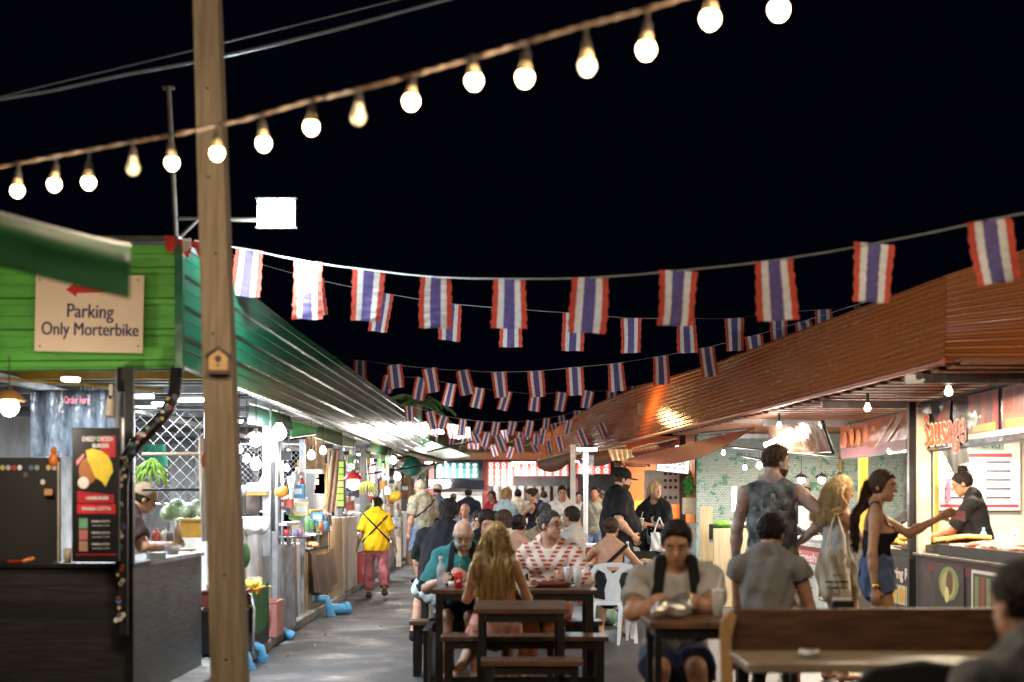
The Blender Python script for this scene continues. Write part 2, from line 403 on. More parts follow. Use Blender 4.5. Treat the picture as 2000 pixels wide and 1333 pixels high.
def strands(name, Pth, r0, r1, m, root, ns=3):
    N, K, _ = Pth.shape; tg = np.gradient(Pth, axis=1); tg /= np.linalg.norm(tg, axis=2, keepdims=True) + 1e-9
    ref = np.tile(np.array((.31, .83, .46)), (N, K, 1)); u = np.cross(tg, ref); u /= np.linalg.norm(u, axis=2, keepdims=True) + 1e-9; v = np.cross(tg, u)
    rr = np.linspace(r0, r1, K)[None, :, None]; vs = np.stack([Pth + (u * math.cos(2 * math.pi * i / ns) + v * math.sin(2 * math.pi * i / ns)) * rr for i in range(ns)], 2).reshape(-1, 3)
    n, k, i = np.meshgrid(np.arange(N), np.arange(K - 1), np.arange(ns), indexing='ij'); a = (n * K + k) * ns
    fs = np.stack([a + i, a + (i + 1) % ns, a + ns + (i + 1) % ns, a + ns + i], -1).reshape(-1, 4)
    return npmesh(name, (vs, fs), m, root)
def human(label, loc, rz, H=1.75, sex='m', fat=0., pel=None, lean=0, slean=0, twist=0, head=(0, 0, 0), hL=None, hR=None, eL=None, eR=None,
          fL=None, fR=None, kL=(0, 1, 0), kR=(0, 1, 0), skin='tan', wear=(), hair=('short', 'black'), vox=.011, face=True, curl=.5, group=None, legs=True, beard=None, glasses=False, headlen=0, cat='person'):
    s = H / 1.75; f = sex == 'f'; seed = len(label) % 13 + H * 7
    root = T('person', label, cat, loc, rz, group)
    pz = .93 * s if pel is None else pel
    o = np.array((0, 0, pz)); Rt = rot3('Z', twist) @ rot3('Y', slean) @ rot3('X', -lean)
    fr = (o, Rt); tw = lambda p: o + Rt @ (np.array(p) * s)
    wf = 1 + fat * .35
    hip, wai, che = (.165, .118, .135) if f else (.152, .135, .155)
    TOR = [cone((0, 0, -.01 * s), (0, 0, .17 * s), hip * s * wf, wai * s * wf * (1 + fat * .3), fr=fr, sy=.68 + fat * .12), cone((0, 0, .17 * s), (0, .0, .365 * s), wai * s * wf * (1 + fat * .3), che * s * wf, fr=fr, sy=.66 + fat * .1)]
    sw = (.158 if f else .19) * s * (1 + fat * .12)
    TOR += [cone((-sw * .72, -.01, .445 * s), (sw * .72, -.01, .445 * s), .062 * s, fr=fr, sy=.95)]
    if f: TOR += [ell((.068 * s, .085 * s, .325 * s), (.062 * s, .06 * s, .062 * s), fr), ell((-.068 * s, .085 * s, .325 * s), (.062 * s, .06 * s, .062 * s), fr)]
    else: TOR += [ell((.075 * s, .06 * s, .37 * s), (.09 * s, .05 * s, .07 * s), fr), ell((-.075 * s, .06 * s, .37 * s), (.09 * s, .05 * s, .07 * s), fr)]
    if fat > .3: TOR += [ell((0, .09 * s, .12 * s), (.15 * s * wf, .10 * s * (1 + fat * .6), .16 * s), fr)]
    TRAP = [cone((sg * .03 * s, -.015, .56 * s), (sg * .14 * s, -.01, .475 * s), .042 * s, .04 * s, fr=fr) for sg in (1, -1)]
    nr = .044 if f else .056
    headc = tw((0, .02, .585)) ; Rh = rot3('Z', head[0]) @ rot3('X', -head[1]) @ rot3('Y', head[2]); 
    hc = headc + Rh @ np.array((0, .025, .095 * s)); fh = (hc, Rh)
    NECK = [cone(tw((0, -.015, .47)), headc + Rh @ np.array((0, -.005, .04 * s)), nr * s * 1.12, nr * s)]
    q = s ** .5 * (.96 if f else 1)
    HD = [ell((0, -.012 * q, .028 * q), (.076 * q, .096 * q, .092 * q), fh), ell((0, .03 * q, -.04 * q), (.059 * q, .06 * q, .074 * q), fh), ell((0, .062 * q, -.092 * q), (.026 * q, .024 * q, .02 * q), fh),
          ell((0, .062 * q, .03 * q), (.055 * q, .03 * q, .03 * q), fh), cone((0, .088 * q, .012 * q), (0, .109 * q, -.026 * q), .009 * q, .014 * q, fr=fh), ell((0, .085 * q, -.058 * q), (.022 * q, .013 * q, .011 * q), fh),
          ell((.077 * q, -.008 * q, -.008 * q), (.011 * q, .02 * q, .031 * q), fh), ell((-.077 * q, -.008 * q, -.008 * q), (.011 * q, .02 * q, .031 * q), fh)]
    for p in HD[4:]: p['k'] = .008
    NECKH = NECK + HD
    UA, FA, HN, TH, SH, FT = {}, {}, [], {}, {}, {}
    J = {}
    for side, sg, hh, ee in (('R', 1, hR, eR), ('L', -1, hL, eL)):
        A = tw((sg * sw / s, -.01, .45))
        B = A + np.array((sg * .09, .07, -.52 * s)) if hh is None else np.array(hh, float)
        E_, W_ = ik(A, B, .285 * s, .255 * s, ee if ee is not None else (sg * .5, -.9, -.25))
        r = (.040 if f else .050) * s * (1 + fat * .25)
        UA[side] = [cone(A, E_, r * 1.12, r * .82)]
        FA[side] = [cone(E_, E_ + (W_ - E_) * .35, r * .84, r * .86), cone(E_ + (W_ - E_) * .3, W_, r * .86, r * .54)]
        d = nrm(W_ - E_); inw = nrm(np.array((-sg, .25, -.1))); n = nrm(inw - (inw @ d) * d); w_ = np.cross(d, n)
        hf = (W_, np.stack([w_, n, d], 1)); hs = (.92 if f else 1.05) * s
        ts = 1 if (w_[1] + w_[2] * .5) > 0 else -1
        hp = [cone((0, 0, .02 * hs), (0, 0, .068 * hs), .030 * hs, .040 * hs, fr=hf, sy=.5)]
        for k_, (ox, ln) in enumerate(((-.03, .058), (-.01, .073), (.011, .077), (.031, .068))):
            ox = ox * ts; a0 = np.array((ox, 0, .082)) * hs; c = curl * (1 + .12 * (k_ - 1.5))
            a1 = a0 + np.array((ox * .08, math.sin(c * .7), math.cos(c * .7))) * ln * .5 * hs; a2 = a1 + np.array((0, math.sin(c * 1.7), math.cos(c * 1.7))) * ln * .5 * hs
            hp += [cone(a0, a1, .0098 * hs, .0092 * hs, fr=hf), cone(a1, a2, .0092 * hs, .0078 * hs, fr=hf)]
        t0 = np.array((ts * .026, .006, .03)) * hs; t1 = t0 + np.array((ts * .03, .012, .028)) * hs; t2 = t1 + np.array((ts * .008, .014, .026)) * hs
        hp += [cone(t0, t1, .014 * hs, .0115 * hs, fr=hf), cone(t1, t2, .0115 * hs, .009 * hs, fr=hf)]
        for p in hp: p['k'] = .007
        HN += hp; J['wr' + side] = W_; J['el' + side] = E_; J['sh' + side] = A; J['hd' + side] = W_ + d * .08 * hs
    for side, sg, ff, kk in (('R', 1, fR, kR), ('L', -1, fL, kL)):
        A = o + rot3('Z', twist * .5) @ np.array((sg * .088 * s * wf, 0, -.02))
        B = np.array((sg * .1 * s, 0, .085)) if ff is None else np.array(ff, float)
        K_, N_ = ik(A, B, .43 * s, .425 * s, kk)
        r = (.088 if f else .084) * s * (1 + fat * .2)
        TH[side] = [cone(A, K_, r, r * .62)]; SH[side] = [cone(K_, K_ + (N_ - K_) * .35, r * .6, r * .62), cone(K_ + (N_ - K_) * .3, N_, r * .62, r * .38)]
        fd = nrm(np.array((K_[0] - A[0], K_[1] - A[1], 0)) * .6 + np.array((sg * .05, .25, 0)))
        if np.linalg.norm((N_ - K_)[:2]) > .3: pass
        FT[side] = [cone(N_ - fd * .03 + (0, 0, -.045), N_ + fd * .13 * s + (0, 0, -.052), .034 * s, .028 * s), cone(N_, N_ - fd * .02 + (0, 0, -.04), .034 * s, .036 * s)]
        J['kn' + side] = K_; J['an' + side] = N_
    arms = sum(UA.values(), []) + sum(FA.values(), []) + HN
    lg = (sum(TH.values(), []) + sum(SH.values(), []) + sum(FT.values(), [])) if legs else []
    body = npmesh('body', field(TOR + TRAP + NECKH + arms + lg, vox, .022, sub=()), SKIN[skin], root)
    def tf(X, Y, Z):
        x, y, z = X - o[0], Y - o[1], Z - o[2]
        return [(x * Rt[0, i] + y * Rt[1, i] + z * Rt[2, i]) / s for i in range(3)]
    def hfm(X, Y, Z):
        x, y, z = X - hc[0], Y - hc[1], Z - hc[2]
        return [(x * Rh[0, i] + y * Rh[1, i] + z * Rh[2, i]) / q for i in range(3)]
    def cut(p, t): 
        r = dict(p); r['b'] = p['a'] + (p['b'] - p['a']) * t; r['rb'] = p['ra'] + (p['rb'] - p['ra']) * t; r['ce'] = True; return r
    for it in wear:
        k_, m = it[0], it[1]; a = it[2] if len(it) > 2 else {}
        if k_ in ('tee', 'tank', 'cami'):
            hem = a.get('hem', -.10); pr = list(TOR); sub = []
            inf = a.get('infl', .022 if k_ == 'tee' else .010)
            if k_ == 'tee':
                pr += TRAP
                sl = a.get('sleeve', .62)
                for sd in 'RL':
                    if sl <= 1:
                        c = cut(UA[sd][0], sl); c['rb'] += .012; pr.append(c)
                    else:
                        pr += [dict(UA[sd][0]), dict(FA[sd][0]), cut(FA[sd][1], sl - 1)]
                nk = a.get('neck', (0, .05, .575, .075))
                sub = [ell((nk[0] * s, nk[1] * s, nk[2] * s), (nk[3] * s, nk[3] * s * 1.1, nk[3] * s), fr)]
                if a.get('vee'): sub += [cone((0, .16 * s, .5 * s), (0, .17 * s, .36 * s), .055 * s, .012 * s, fr=fr)]
            elif k_ == 'tank':
                pr += [cone((sg * .08 * s, -.01, .50 * s), (sg * .09 * s, -.01, .44 * s), .045 * s, fr=fr) for sg in (1, -1)]
                sub = [ell((sg * (sw + .035 * s), 0, .40 * s), (.075 * s, .2, .14 * s), fr) for sg in (1, -1)] + [ell((0, .09 * s, .54 * s), (.085 * s, .12 * s, .09 * s), fr)]
            top = a.get('top', .36)
            def cl(X, Y, Z, hem=hem, k_=k_, top=top):
                x, y, z = tf(X, Y, Z); d = hem - z
                if k_ == 'cami':
                    d = np.maximum(d, z - (top + .35 * np.abs(np.abs(x) - .06) * (-1) + .02))
                return d
            npmesh(a.get('name', 'shirt' if k_ == 'tee' else 'top'), field(pr, vox, .022, inf, cl, .006, seed, sub, ff=1.3), m, root)
        elif k_ in ('shorts', 'pants'):
            pr = [cone((0, 0, -.02 * s), (0, 0, .07 * s), hip * s * wf, hip * s * wf * .93, fr=fr, sy=.7 + fat * .1)]
            t = a.get('len', .7)
            for sd in 'RL':
                if k_ == 'shorts':
                    c = cut(TH[sd][0], t); c['ra'] += .01; c['rb'] += .018 + a.get('flare', 0); pr.append(c)
                else: 
                    pr += [dict(TH[sd][0])]; 
                    for c in (dict(SH[sd][0]), cut(SH[sd][1], a.get('len', .85))): c['ra'] += .012; c['rb'] += a.get('flare', .025); pr.append(c)
            npmesh('shorts' if k_ == 'shorts' else 'trousers', field(pr, vox, .03, .012, None, .006, seed + 2, ff=1.4), m, root)
        elif k_ == 'skirt':
            l = a.get('len', .35)
            pr = [cone((0, 0, .10 * s), (0, 0, -.02 * s), hip * s * .8, hip * s, fr=fr, sy=.72), cone((0, 0, -.02 * s), (0, 0, -l), hip * s, hip * s * 1.12, ce=True, fr=fr, sy=.74)]
            npmesh('skirt', field(pr, vox, .03, .016, None, .004, seed), m, root)
        elif k_ == 'shoes':
            for sd in 'RL': npmesh('shoe', field([dict(p) for p in FT[sd]], vox * .8, .012, .008, lambda X, Y, Z, zz=a.get('z', .3): Z - J['anR'][2] - zz + .25), m, root)
        elif k_ == 'strap':   # a band round the torso where it meets a plane: n.q = c
            n = np.array(a['n'], float); c = a['c']; wd = a.get('w', .017); n = n / np.linalg.norm(n); ys = a.get('ys', 0); xs = a.get('xs', 0)
            def cl(X, Y, Z):
                x, y, z = tf(X, Y, Z); d = np.abs(x * n[0] + y * n[1] + z * n[2] - c) - wd
                d = np.maximum(d, a.get('z0', -.12) - z); d = np.maximum(d, z - a.get('z1', .6))
                if ys: d = np.maximum(d, -ys * y)
                if xs: d = np.maximum(d, -xs * x)
                return d
            npmesh(a.get('name', 'strap'), field(TOR + TRAP, vox * .8, .022, a.get('infl', .024), cl), m, root)
        elif k_ == 'patch':   # printed picture on the front or back of the shirt
            pc, pr_, sd_ = a['c'], a['r'], a.get('side', 1)
            def cl(X, Y, Z):
                x, y, z = tf(X, Y, Z); u_, v_ = (x - pc[0]) / pr_[0], (z - pc[1]) / pr_[1]
                wob = .16 * np.sin(9 * u_ + 4 * v_) + .12 * np.sin(11 * v_ - 5 * u_)
                return np.maximum((np.sqrt(u_ * u_ + v_ * v_) - 1 + wob) * min(pr_), -sd_ * y)
            npmesh('shirt_print', field(TOR + TRAP, vox * .8, .022, a.get('infl', .03), cl, .0035, seed), m, root)
        elif k_ == 'bag':
            c = np.array(a['at'], float); r = a['r']
            npmesh('shoulder_bag', field([ell(c, r)], vox, .01, 0, None, .004, seed), m, root)
    # hair
    st, hcname = hair; hm = HAIR.get(hcname)
    SK = [ell((0, -.014 * q, .03 * q), (.078 * q, .098 * q, .094 * q), fh)]
    def hl(zf=.082, zb=-.075, side=.012):
        def c(X, Y, Z):
            x, y, z = hfm(X, Y, Z)
            line = np.where(y > .02, side + (zf - side) * np.clip((y - .02) / .055, 0, 1), zb + (side - zb) * np.clip((y + .06) / .08, 0, 1))
            return (line - z) * .8
        return c
    if st == 'short': npmesh('hair', field(SK, vox * .65, .01, .010, hl(), .0035, seed, ff=6), hm, root)
    elif st == 'quiff': npmesh('hair', field(SK + [ell((0, .01 * q, .095 * q), (.055 * q, .07 * q, .034 * q), fh)], vox * .7, .02, .010, hl(.092, -.06, .004), .0045, seed, ff=6), hm, root)
    elif st == 'messy': npmesh('hair', field(SK + [ell((0, -.02 * q, .06 * q), (.085 * q, .1 * q, .085 * q), fh), ell((0, -.07 * q, -.04 * q), (.065 * q, .045 * q, .07 * q), fh)], vox * .7, .02, .014, hl(.078, -.12, -.02), .006, seed, ff=4.5), hm, root)
    elif st in ('bun', 'topbun'):
        b_ = (0, -.125 * q, .05 * q) if st == 'bun' else (0, -.06 * q, .14 * q)
        npmesh('hair', field(SK + [ell(b_, (.045 * q, .042 * q, .042 * q), fh)], vox * .7, .014, .009, lambda X, Y, Z: np.where(hfm(X, Y, Z)[1] < -.105, -1., hl(.078, -.075, 0)(X, Y, Z)), .004, seed, ff=5), hm, root)
    elif st in ('long', 'pony'):
        pr = list(SK); rnd = random.Random(int(seed * 10)); ln = headlen or .42
        npmesh('hair', field(pr, vox * .7, .014, .013, hl(.08, -.09, -.04), .003, seed, ff=4), hm, root)
        pr = []
        nS = 19 if st == 'long' else 7
        for i in range(nS):
            t = (i / (nS - 1) - .5) * (2.5 if st == 'long' else .7)
            y0 = -.014 - .085 * math.cos(t); x0 = .085 * math.sin(t)
            a = hc + Rh @ (np.array((x0, y0, .03 if st == 'long' else .02)) * q); p0 = a
            L_ = ln * (1 - .25 * abs(t) / 1.3) * rnd.uniform(.9, 1.08); N = 6; ph = rnd.uniform(0, 6)
            for j in range(1, N + 1):
                u = j / N; base = a * 1.0
                out = Rh @ np.array((math.sin(t) * .07 * min(1, u * 2) * (1 if st == 'long' else .3), -.02 - .035 * min(1, u * 3) + .03 * u, 0))
                p1 = base + out + np.array((.012 * math.sin(5.2 * u * 2 + ph), .010 * math.cos(4 * u * 2 + ph), -L_ * u))
                qt = Rt.T @ (p1 - o) / s
                if qt[2] < .50 and abs(qt[0]) < .2:
                    lim = -.125 - .02 * math.cos(qt[0] * 9); qt[1] = min(qt[1], lim) if t * 0 == 0 and qt[1] < .06 else qt[1]; p1 = o + Rt @ (qt * s)
                pr.append(cone(p0, p1, .020 * (1.05 - .6 * (j - 1) / N), .020 * (1.05 - .6 * u))); p0 = p1
        npmesh('hair_length', field(pr, vox * .75, .009, 0, None, .0045, seed, ff=3), hm, root)
    if vox < .0125 and st in ('short', 'quiff', 'messy', 'bun', 'topbun', 'long', 'pony'):
        rg_ = np.random.RandomState(int(seed * 10) % 9999); n_ = 1500
        th = rg_.uniform(0, 2 * np.pi, n_); cz = rg_.uniform(-.75, 1, n_); sr = np.sqrt(1 - cz * cz); dn = np.stack([sr * np.cos(th), sr * np.sin(th), cz], 1)
        p = dn * np.array((.083, .103, .099)) + np.array((0, -.014, .03))
        zf_, zb_, sd_ = {'quiff': (.090, -.06, .002), 'messy': (.082, -.115, -.015)}.get(st, (.086, -.07, .016))
        y_ = p[:, 1]; line = np.where(y_ > .02, sd_ + (zf_ - sd_) * np.clip((y_ - .02) / .055, 0, 1), zb_ + (sd_ - zb_) * np.clip((y_ + .06) / .08, 0, 1)); p = p[p[:, 2] > line]; dn = (p - np.array((0, -.014, .03))); dn /= np.linalg.norm(dn, axis=1, keepdims=True)
        flow = {'quiff': (0, .5, .5), 'messy': (.1, -.1, -.5), 'short': (0, .1, -.6), 'long': (0, -.5, -.8)}.get(st, (0, -1, .1)); fl = np.array(flow) + rg_.normal(0, .28, p.shape)
        fl -= dn * (fl * dn).sum(1, keepdims=True); fl /= np.linalg.norm(fl, axis=1, keepdims=True); L_ = {'quiff': .022, 'messy': .034, 'short': .017}.get(st, .03) * rg_.uniform(.6, 1.3, (len(p), 1)); lift = {'quiff': .55, 'short': .3, 'messy': .35}.get(st, .1)
        pth = np.stack([p + fl * L_ * t_ + dn * L_ * (lift * t_ - .25 * t_ * t_) for t_ in (0, .35, .7, 1)], 1) * q
        pth = hc + pth @ Rh.T
        strands('hair_strands', pth, .0016, .0006, hm, root)
    if st in ('long', 'pony') and vox < .0125:
        rg_ = np.random.RandomState(int(seed * 7)); base = []
        cs_ = [[p_['a'] for p_ in pr[i * 6:(i + 1) * 6]] + [pr[i * 6 + 5]['b']] for i in range(nS)]; cs_ = np.array(cs_)
        for i in range(520):
            f_ = rg_.uniform(0, nS - 1.001); k_ = int(f_); c_ = cs_[k_] * (1 - f_ + k_) + cs_[k_ + 1] * (f_ - k_)
            tt = np.linspace(0, 6 * rg_.uniform(.8, 1.06), 19); ii = np.minimum(tt.astype(int), 5); c_ = c_[ii] + (c_[ii + 1] - c_[ii]) * (tt - ii)[:, None]
            ph_ = rg_.uniform(0, .9) + k_ * .8; am = .004 + .006 * tt / 6
            off = rg_.normal(0, 1, 3) * .013; off[1] = -abs(off[1]) * 1.2 - .008
            c_ = c_ + off + np.stack([np.sin(tt * 2.6 + ph_) * am, np.cos(tt * 2.3 + ph_) * am * .7, 0 * tt], 1); base.append(c_)
        strands('loose_hair', np.array(base), .0024, .0009, hm, root)
    if st == 'cap' or 'cap' in (a_[0] for a_ in wear):
        cm = [a_ for a_ in wear if a_[0] == 'cap'][0]; back = -1 if (len(cm) > 2 and cm[2].get('back')) else 1
        if st == 'cap' and hm: npmesh('hair', field(SK, vox * .7, .01, .006, lambda X, Y, Z: np.maximum(hl(.06, -.08, -.02)(X, Y, Z), hfm(X, Y, Z)[2] - .03), .002, seed), hm, root)
        capo = npmesh('cap', field([ell((0, -.014 * q, .045 * q), (.078 * q, .098 * q, .092 * q), fh)], vox * .7, .01, .017, lambda X, Y, Z: .022 - hfm(X, Y, Z)[2]), cm[1], root)
        npmesh('brim', field([ell((0, back * .12 * q, .03 * q), (.066 * q, .075 * q, .009 * q), fh)], vox * .6, .01, .0), cm[1], capo)
    if beard:
        npmesh('beard', field([ell((0, .036 * q, -.055 * q), (.062 * q, .062 * q, .07 * q), fh)], vox * .6, .01, .007, lambda X, Y, Z: (lambda x, y, z: np.maximum(np.maximum(z + .048, -(y - .0)), -(np.sqrt(x * x + (y - .1) ** 2 + (z + .058) ** 2) - .022)))(*hfm(X, Y, Z)), .002), HAIR[beard], root)
    if face:
        b1 = mb(EYEW); Rm = Matrix(Rh.tolist())
        for sg in (1, -1):
            b1.mat(EYEW).ball(hc + Rh @ (np.array((sg * .030, .0815, .008)) * q), (.0125 * q, .007 * q, (.0058 if head[1] < 15 else .0036) * q), 8, 6, Rm)
            b1.mat(EYED).ball(hc + Rh @ (np.array((sg * .030, .087, .008)) * q), (.006 * q, .003 * q, (.0056 if head[1] < 15 else .0034) * q), 8, 6, Rm)
        b1.build('eyes', parent=root, world=False)
        b2 = mb(HAIR.get(beard or hcname) or HAIR['dkgrey'])
        for sg in (1, -1): b2.tube([hc + Rh @ (np.array(p) * q) for p in ((sg * .014, .094, .026), (sg * .03, .094, .031), (sg * .047, .083, .026))], .0038)
        b2.build('eyebrows', parent=root, world=False)
        b3 = mb(LIP).ball(hc + Rh @ (np.array((0, .0925, -.058)) * q), (.021 * q, .008 * q, .0075 * q), 10, 6, Rm); b3.build('mouth', parent=root, world=False)
    if glasses:
        g = mb(BLKP)
        for sg in (1, -1):
            g.tube([hc + Rh @ (np.array((sg * .031 + .022 * math.cos(t), .103, .005 + .016 * math.sin(t))) * q) for t in [i * math.pi / 6 for i in range(13)]], .0022, 5)
            g.tube([hc + Rh @ (np.array(p) * q) for p in ((sg * .053, .102, .008), (sg * .08, .02, .006), (sg * .082, -.01, 0))], .0022, 5)
        g.cyl(hc + Rh @ (np.array((-.01, .105, .008)) * q), hc + Rh @ (np.array((.01, .105, .008)) * q), .002); g.build('glasses', parent=root, world=False)
    root['_j'] = 0; del root['_j']
    return root, J, fr, tw
# ------------------------------------------------------------------ ground, kerb
g = mb(asphalt_mat()); g.grid(lambda u, v: (-150 + 300 * u, -60 + 300 * v, 0), 1, 1); tag(g.build('ground'), kind='structure')
KX = lambda y: -2.41 - .0165 * (y - 16)
CONC = M('concrete', (.26, .25, .23), .75, scale=4, bump=.3, bscale=30, var=.35)
g = mb(CONC); pts = [y for y in np.linspace(9.2, 44, 30)]; rk = random.Random(3)
for a, b in zip(pts[:-1], pts[1:]):
    h = .10 + rk.uniform(-.006, .006); g.box((-8, a + .006, 0), (KX((a + b) / 2) + rk.uniform(-.012, .012), b - .006, h))
tag(g.build('kerb', bevel=.012), kind='structure')
g = mb(M('pavement_dark', (.10, .095, .09), .7, var=.4, scale=3)).box((4.05, 8, 0), (9, 24, .06)); tag(g.build('pavement'), kind='structure')
g = mb(M('dining_floor_shaded', (.016, .016, .018), .5, col2=(.045, .044, .044), scale=2.2, bump=.4, bscale=30)).box((-.70, 3, -.02), (4.03, 18.4, .004)); tag(g.build('dining_floor'), kind='structure')  # dark floor whose colour also carries the shade under the tables

def sheet(name, st, prof, m, parent, smooth=False):
    """st: list of (bottom, top, outward normal); prof: list of (t, offset)"""
    b = mb(m); nv = len(prof); vs = []
    for bo, to, n in st:
        bo, to, n = Vector(bo), Vector(to), Vector(n)
        for t, off in prof: vs.append(bo.lerp(to, t) + n * off)
    k = len(vs); fs = []
    for i in range(len(st) - 1):
        for j in range(nv - 1): fs.append((i * nv + j, (i + 1) * nv + j, (i + 1) * nv + j + 1, i * nv + j + 1))
    b.add(vs, fs, smooth)
    o = b.build(name, parent=parent); s_ = o.modifiers.new('thickness', 'SOLIDIFY'); s_.thickness = .004; s_.offset = -1
    return o
def ribs(n, w=.12, d=.02, jit=0):
    p = []
    for i in range(n):
        a = i / n; c = 1 / n
        p += [(a + c * .02, 0), (a + c * .10, d), (a + c * .24, d), (a + c * .32, 0), (a + c * .62, 0), (a + c * .65, d * .25), (a + c * .70, d * .25), (a + c * .73, 0)]
    return [(0, 0)] + p + [(1, 0)]
def paint_metal(key, c, rough=.3, dirt=(.03, .03, .025), amt=.5, bump=.25):
    m = bpy.data.materials.new(key); m.use_nodes = True; MC[key] = m
    n = m.node_tree; b = n.nodes['Principled BSDF']; L = n.links.new
    tc = n.nodes.new('ShaderNodeTexCoord'); mp = n.nodes.new('ShaderNodeMapping'); mp.inputs[3].default_value = (1.5, .5, 6)
    L(tc.outputs['Object'], mp.inputs[0])
    z = n.nodes.new('ShaderNodeTexNoise'); z.inputs['Scale'].default_value = 1.2; z.inputs['Detail'].default_value = 8; z.inputs['Roughness'].default_value = .7
    L(mp.outputs[0], z.inputs[0])
    cr = n.nodes.new('ShaderNodeValToRGB'); cr.color_ramp.elements[0].position = .42; cr.color_ramp.elements[1].position = .75
    cr.color_ramp.elements[0].color = (*c, 1); cr.color_ramp.elements[1].color = (*[x * (1 - amt) + y * amt for x, y in zip(c, dirt)], 1)
    L(z.outputs[0], cr.inputs[0]); L(cr.outputs[0], b.inputs['Base Color'])
    mr = n.nodes.new('ShaderNodeMapRange'); mr.inputs[3].default_value = rough - .1; mr.inputs[4].default_value = rough + .2
    L(z.outputs[0], mr.inputs[0]); L(mr.outputs[0], b.inputs['Roughness']); b.inputs['Metallic'].default_value = .08
    z2 = n.nodes.new('ShaderNodeTexNoise'); z2.inputs['Scale'].default_value = 5; z2.inputs['Detail'].default_value = 2; L(tc.outputs['Object'], z2.inputs[0])
    bp = n.nodes.new('ShaderNodeBump'); bp.inputs['Strength'].default_value = bump; bp.inputs['Distance'].default_value = .03
    L(z2.outputs[0], bp.inputs['Height']); L(bp.outputs[0], b.inputs['Normal'])
    return m
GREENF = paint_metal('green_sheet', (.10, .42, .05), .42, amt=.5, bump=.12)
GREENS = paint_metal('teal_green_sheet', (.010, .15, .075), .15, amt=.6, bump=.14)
BROWNS = paint_metal('brown_sheet', (.33, .09, .018), .2, dirt=(.16, .06, .025), bump=.05)
BROWNU = paint_metal('brown_underside', (.22, .075, .03), .5, dirt=(.08, .04, .02))
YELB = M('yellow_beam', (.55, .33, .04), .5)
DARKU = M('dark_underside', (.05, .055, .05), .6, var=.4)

# ------------------------------------------------------------------ left market building
LB = T('market_building', 'green corrugated market building along the left side of the lane', 'building', (-3.5, 9.85, 0))
fx = lambda y: -2.30 + .016 * (y - 9.85)
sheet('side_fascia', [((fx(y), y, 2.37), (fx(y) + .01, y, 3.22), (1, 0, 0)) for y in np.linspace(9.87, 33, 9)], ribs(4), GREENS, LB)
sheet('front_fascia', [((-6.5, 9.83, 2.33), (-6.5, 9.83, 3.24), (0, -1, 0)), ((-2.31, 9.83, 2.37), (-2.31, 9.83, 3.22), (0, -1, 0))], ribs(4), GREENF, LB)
b = mb(GREENS).box((-2.325, 9.80, 2.35), (-2.27, 9.86, 3.235)); b.build('corner_trim', parent=LB)
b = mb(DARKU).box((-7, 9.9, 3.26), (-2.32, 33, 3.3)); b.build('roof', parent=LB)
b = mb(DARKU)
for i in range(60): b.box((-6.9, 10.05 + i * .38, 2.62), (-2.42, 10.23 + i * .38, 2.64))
b.build('ceiling_slats', parent=LB)
for i, y in enumerate((10.6, 12.2, 13.8, 15.6, 17.6, 20, 23, 26, 29.5)):
    mb(YELB if i in (0, 1) else GALV).box((-6.9, y, 2.50), (-2.45, y + .06, 2.57)).build('beam', parent=LB)
for x in (-2.42, -4.2): mb(GALV).box((x - .03, 9.95, 2.44), (x + .03, 33, 2.5)).build('purlin', parent=LB)
for y in (9.95, 13.6, 16.4, 19.2, 22.5, 26, 30): 
    mb(M('post_paint', (.13, .14, .15), .4)).box((-2.78, y, 0), (-2.68, y + .1, 2.44)).build('post', parent=LB)
for y in (13.2, 17.5, 22, 27): mb(GALV).box((-4.9, y, 0), (-4.83, y + .07, 2.6)).build('post', parent=LB)
# rear wall of the left row: panels of mesh and bright board
for i, y in enumerate(np.arange(9.9, 33, 2.3)):
    bm = mb(M('rear_wall%d' % (i % 3), [(.10, .11, .12), (.28, .30, .32), (.20, .18, .16)][i % 3], .6, var=.4, scale=3)).box((-6.3, y, 0), (-6.25, y + 2.28, 2.6)); bm.build('rear_wall', parent=LB)

# ------------------------------------------------------------------ right market building
RB = T('market_building', 'brown corrugated market building along the right with a rusty orange roof sheet', 'building', (4.2, 11, 0))
def PZ(x, y, z): D = (CAMH - z) * F / (y - HORY); return P(x, y, D)
low = [PZ(1847, 710, 2.5), PZ(1496, 800, 2.5), PZ(1235, 863, 2.5), P(1052, 905, 34)]
top = [PZ(1850, 537, 3.5), PZ(1392, 711, 3.5), PZ(1190, 773, 3.5), P(1056, 855, 34)]
def poly(pl, t):
    L = [(pl[i + 1] - pl[i]).length for i in range(len(pl) - 1)]; s = t * sum(L)
    for i, l in enumerate(L):
        if s <= l or i == len(L) - 1: return pl[i].lerp(pl[i + 1], min(1, s / l))
        s -= l
n0 = Vector((-.8, -.1, .55)).normalized()
SI = [0, .08, .17, .26, .36, .47, .6, .75, .9, 1]
sheet('roof_sheet', [(poly(low, t), poly(top, t), n0) for t in SI], ribs(15, d=.02), BROWNS, RB)
E1b, E1t = P(2130, 712, 10.3), P(2130, 446, 10.9)
sheet('roof_sheet_end', [(E1b, E1t, n0), (low[0] + Vector((.002, -.01, 0)), top[0] + Vector((.002, -.01, 0)), n0)], ribs(15, d=.02), BROWNS, RB)
b = mb(M('roof_flashing', (.36, .1, .06), .4, .4))
for a, c in zip(SI[:-1], SI[1:]): b.cyl(poly(low, a) + n0 * .02, poly(low, c) + n0 * .02, .028, n=6)
b.build('eave_flashing', parent=RB)
b = mb(BROWNU)   # underside, ribbed
for i in range(34):
    y = 10.4 + i * .34; xl = poly(low, min(1, max(0, (y - 10.8) / 23.5))).x + .05
    b.box((xl, y, 2.47 - .0 * i), (7.5, y + .2, 2.485)); b.box((xl, y + .2, 2.50), (7.5, y + .34, 2.515))
b.build('roof_underside', parent=RB)
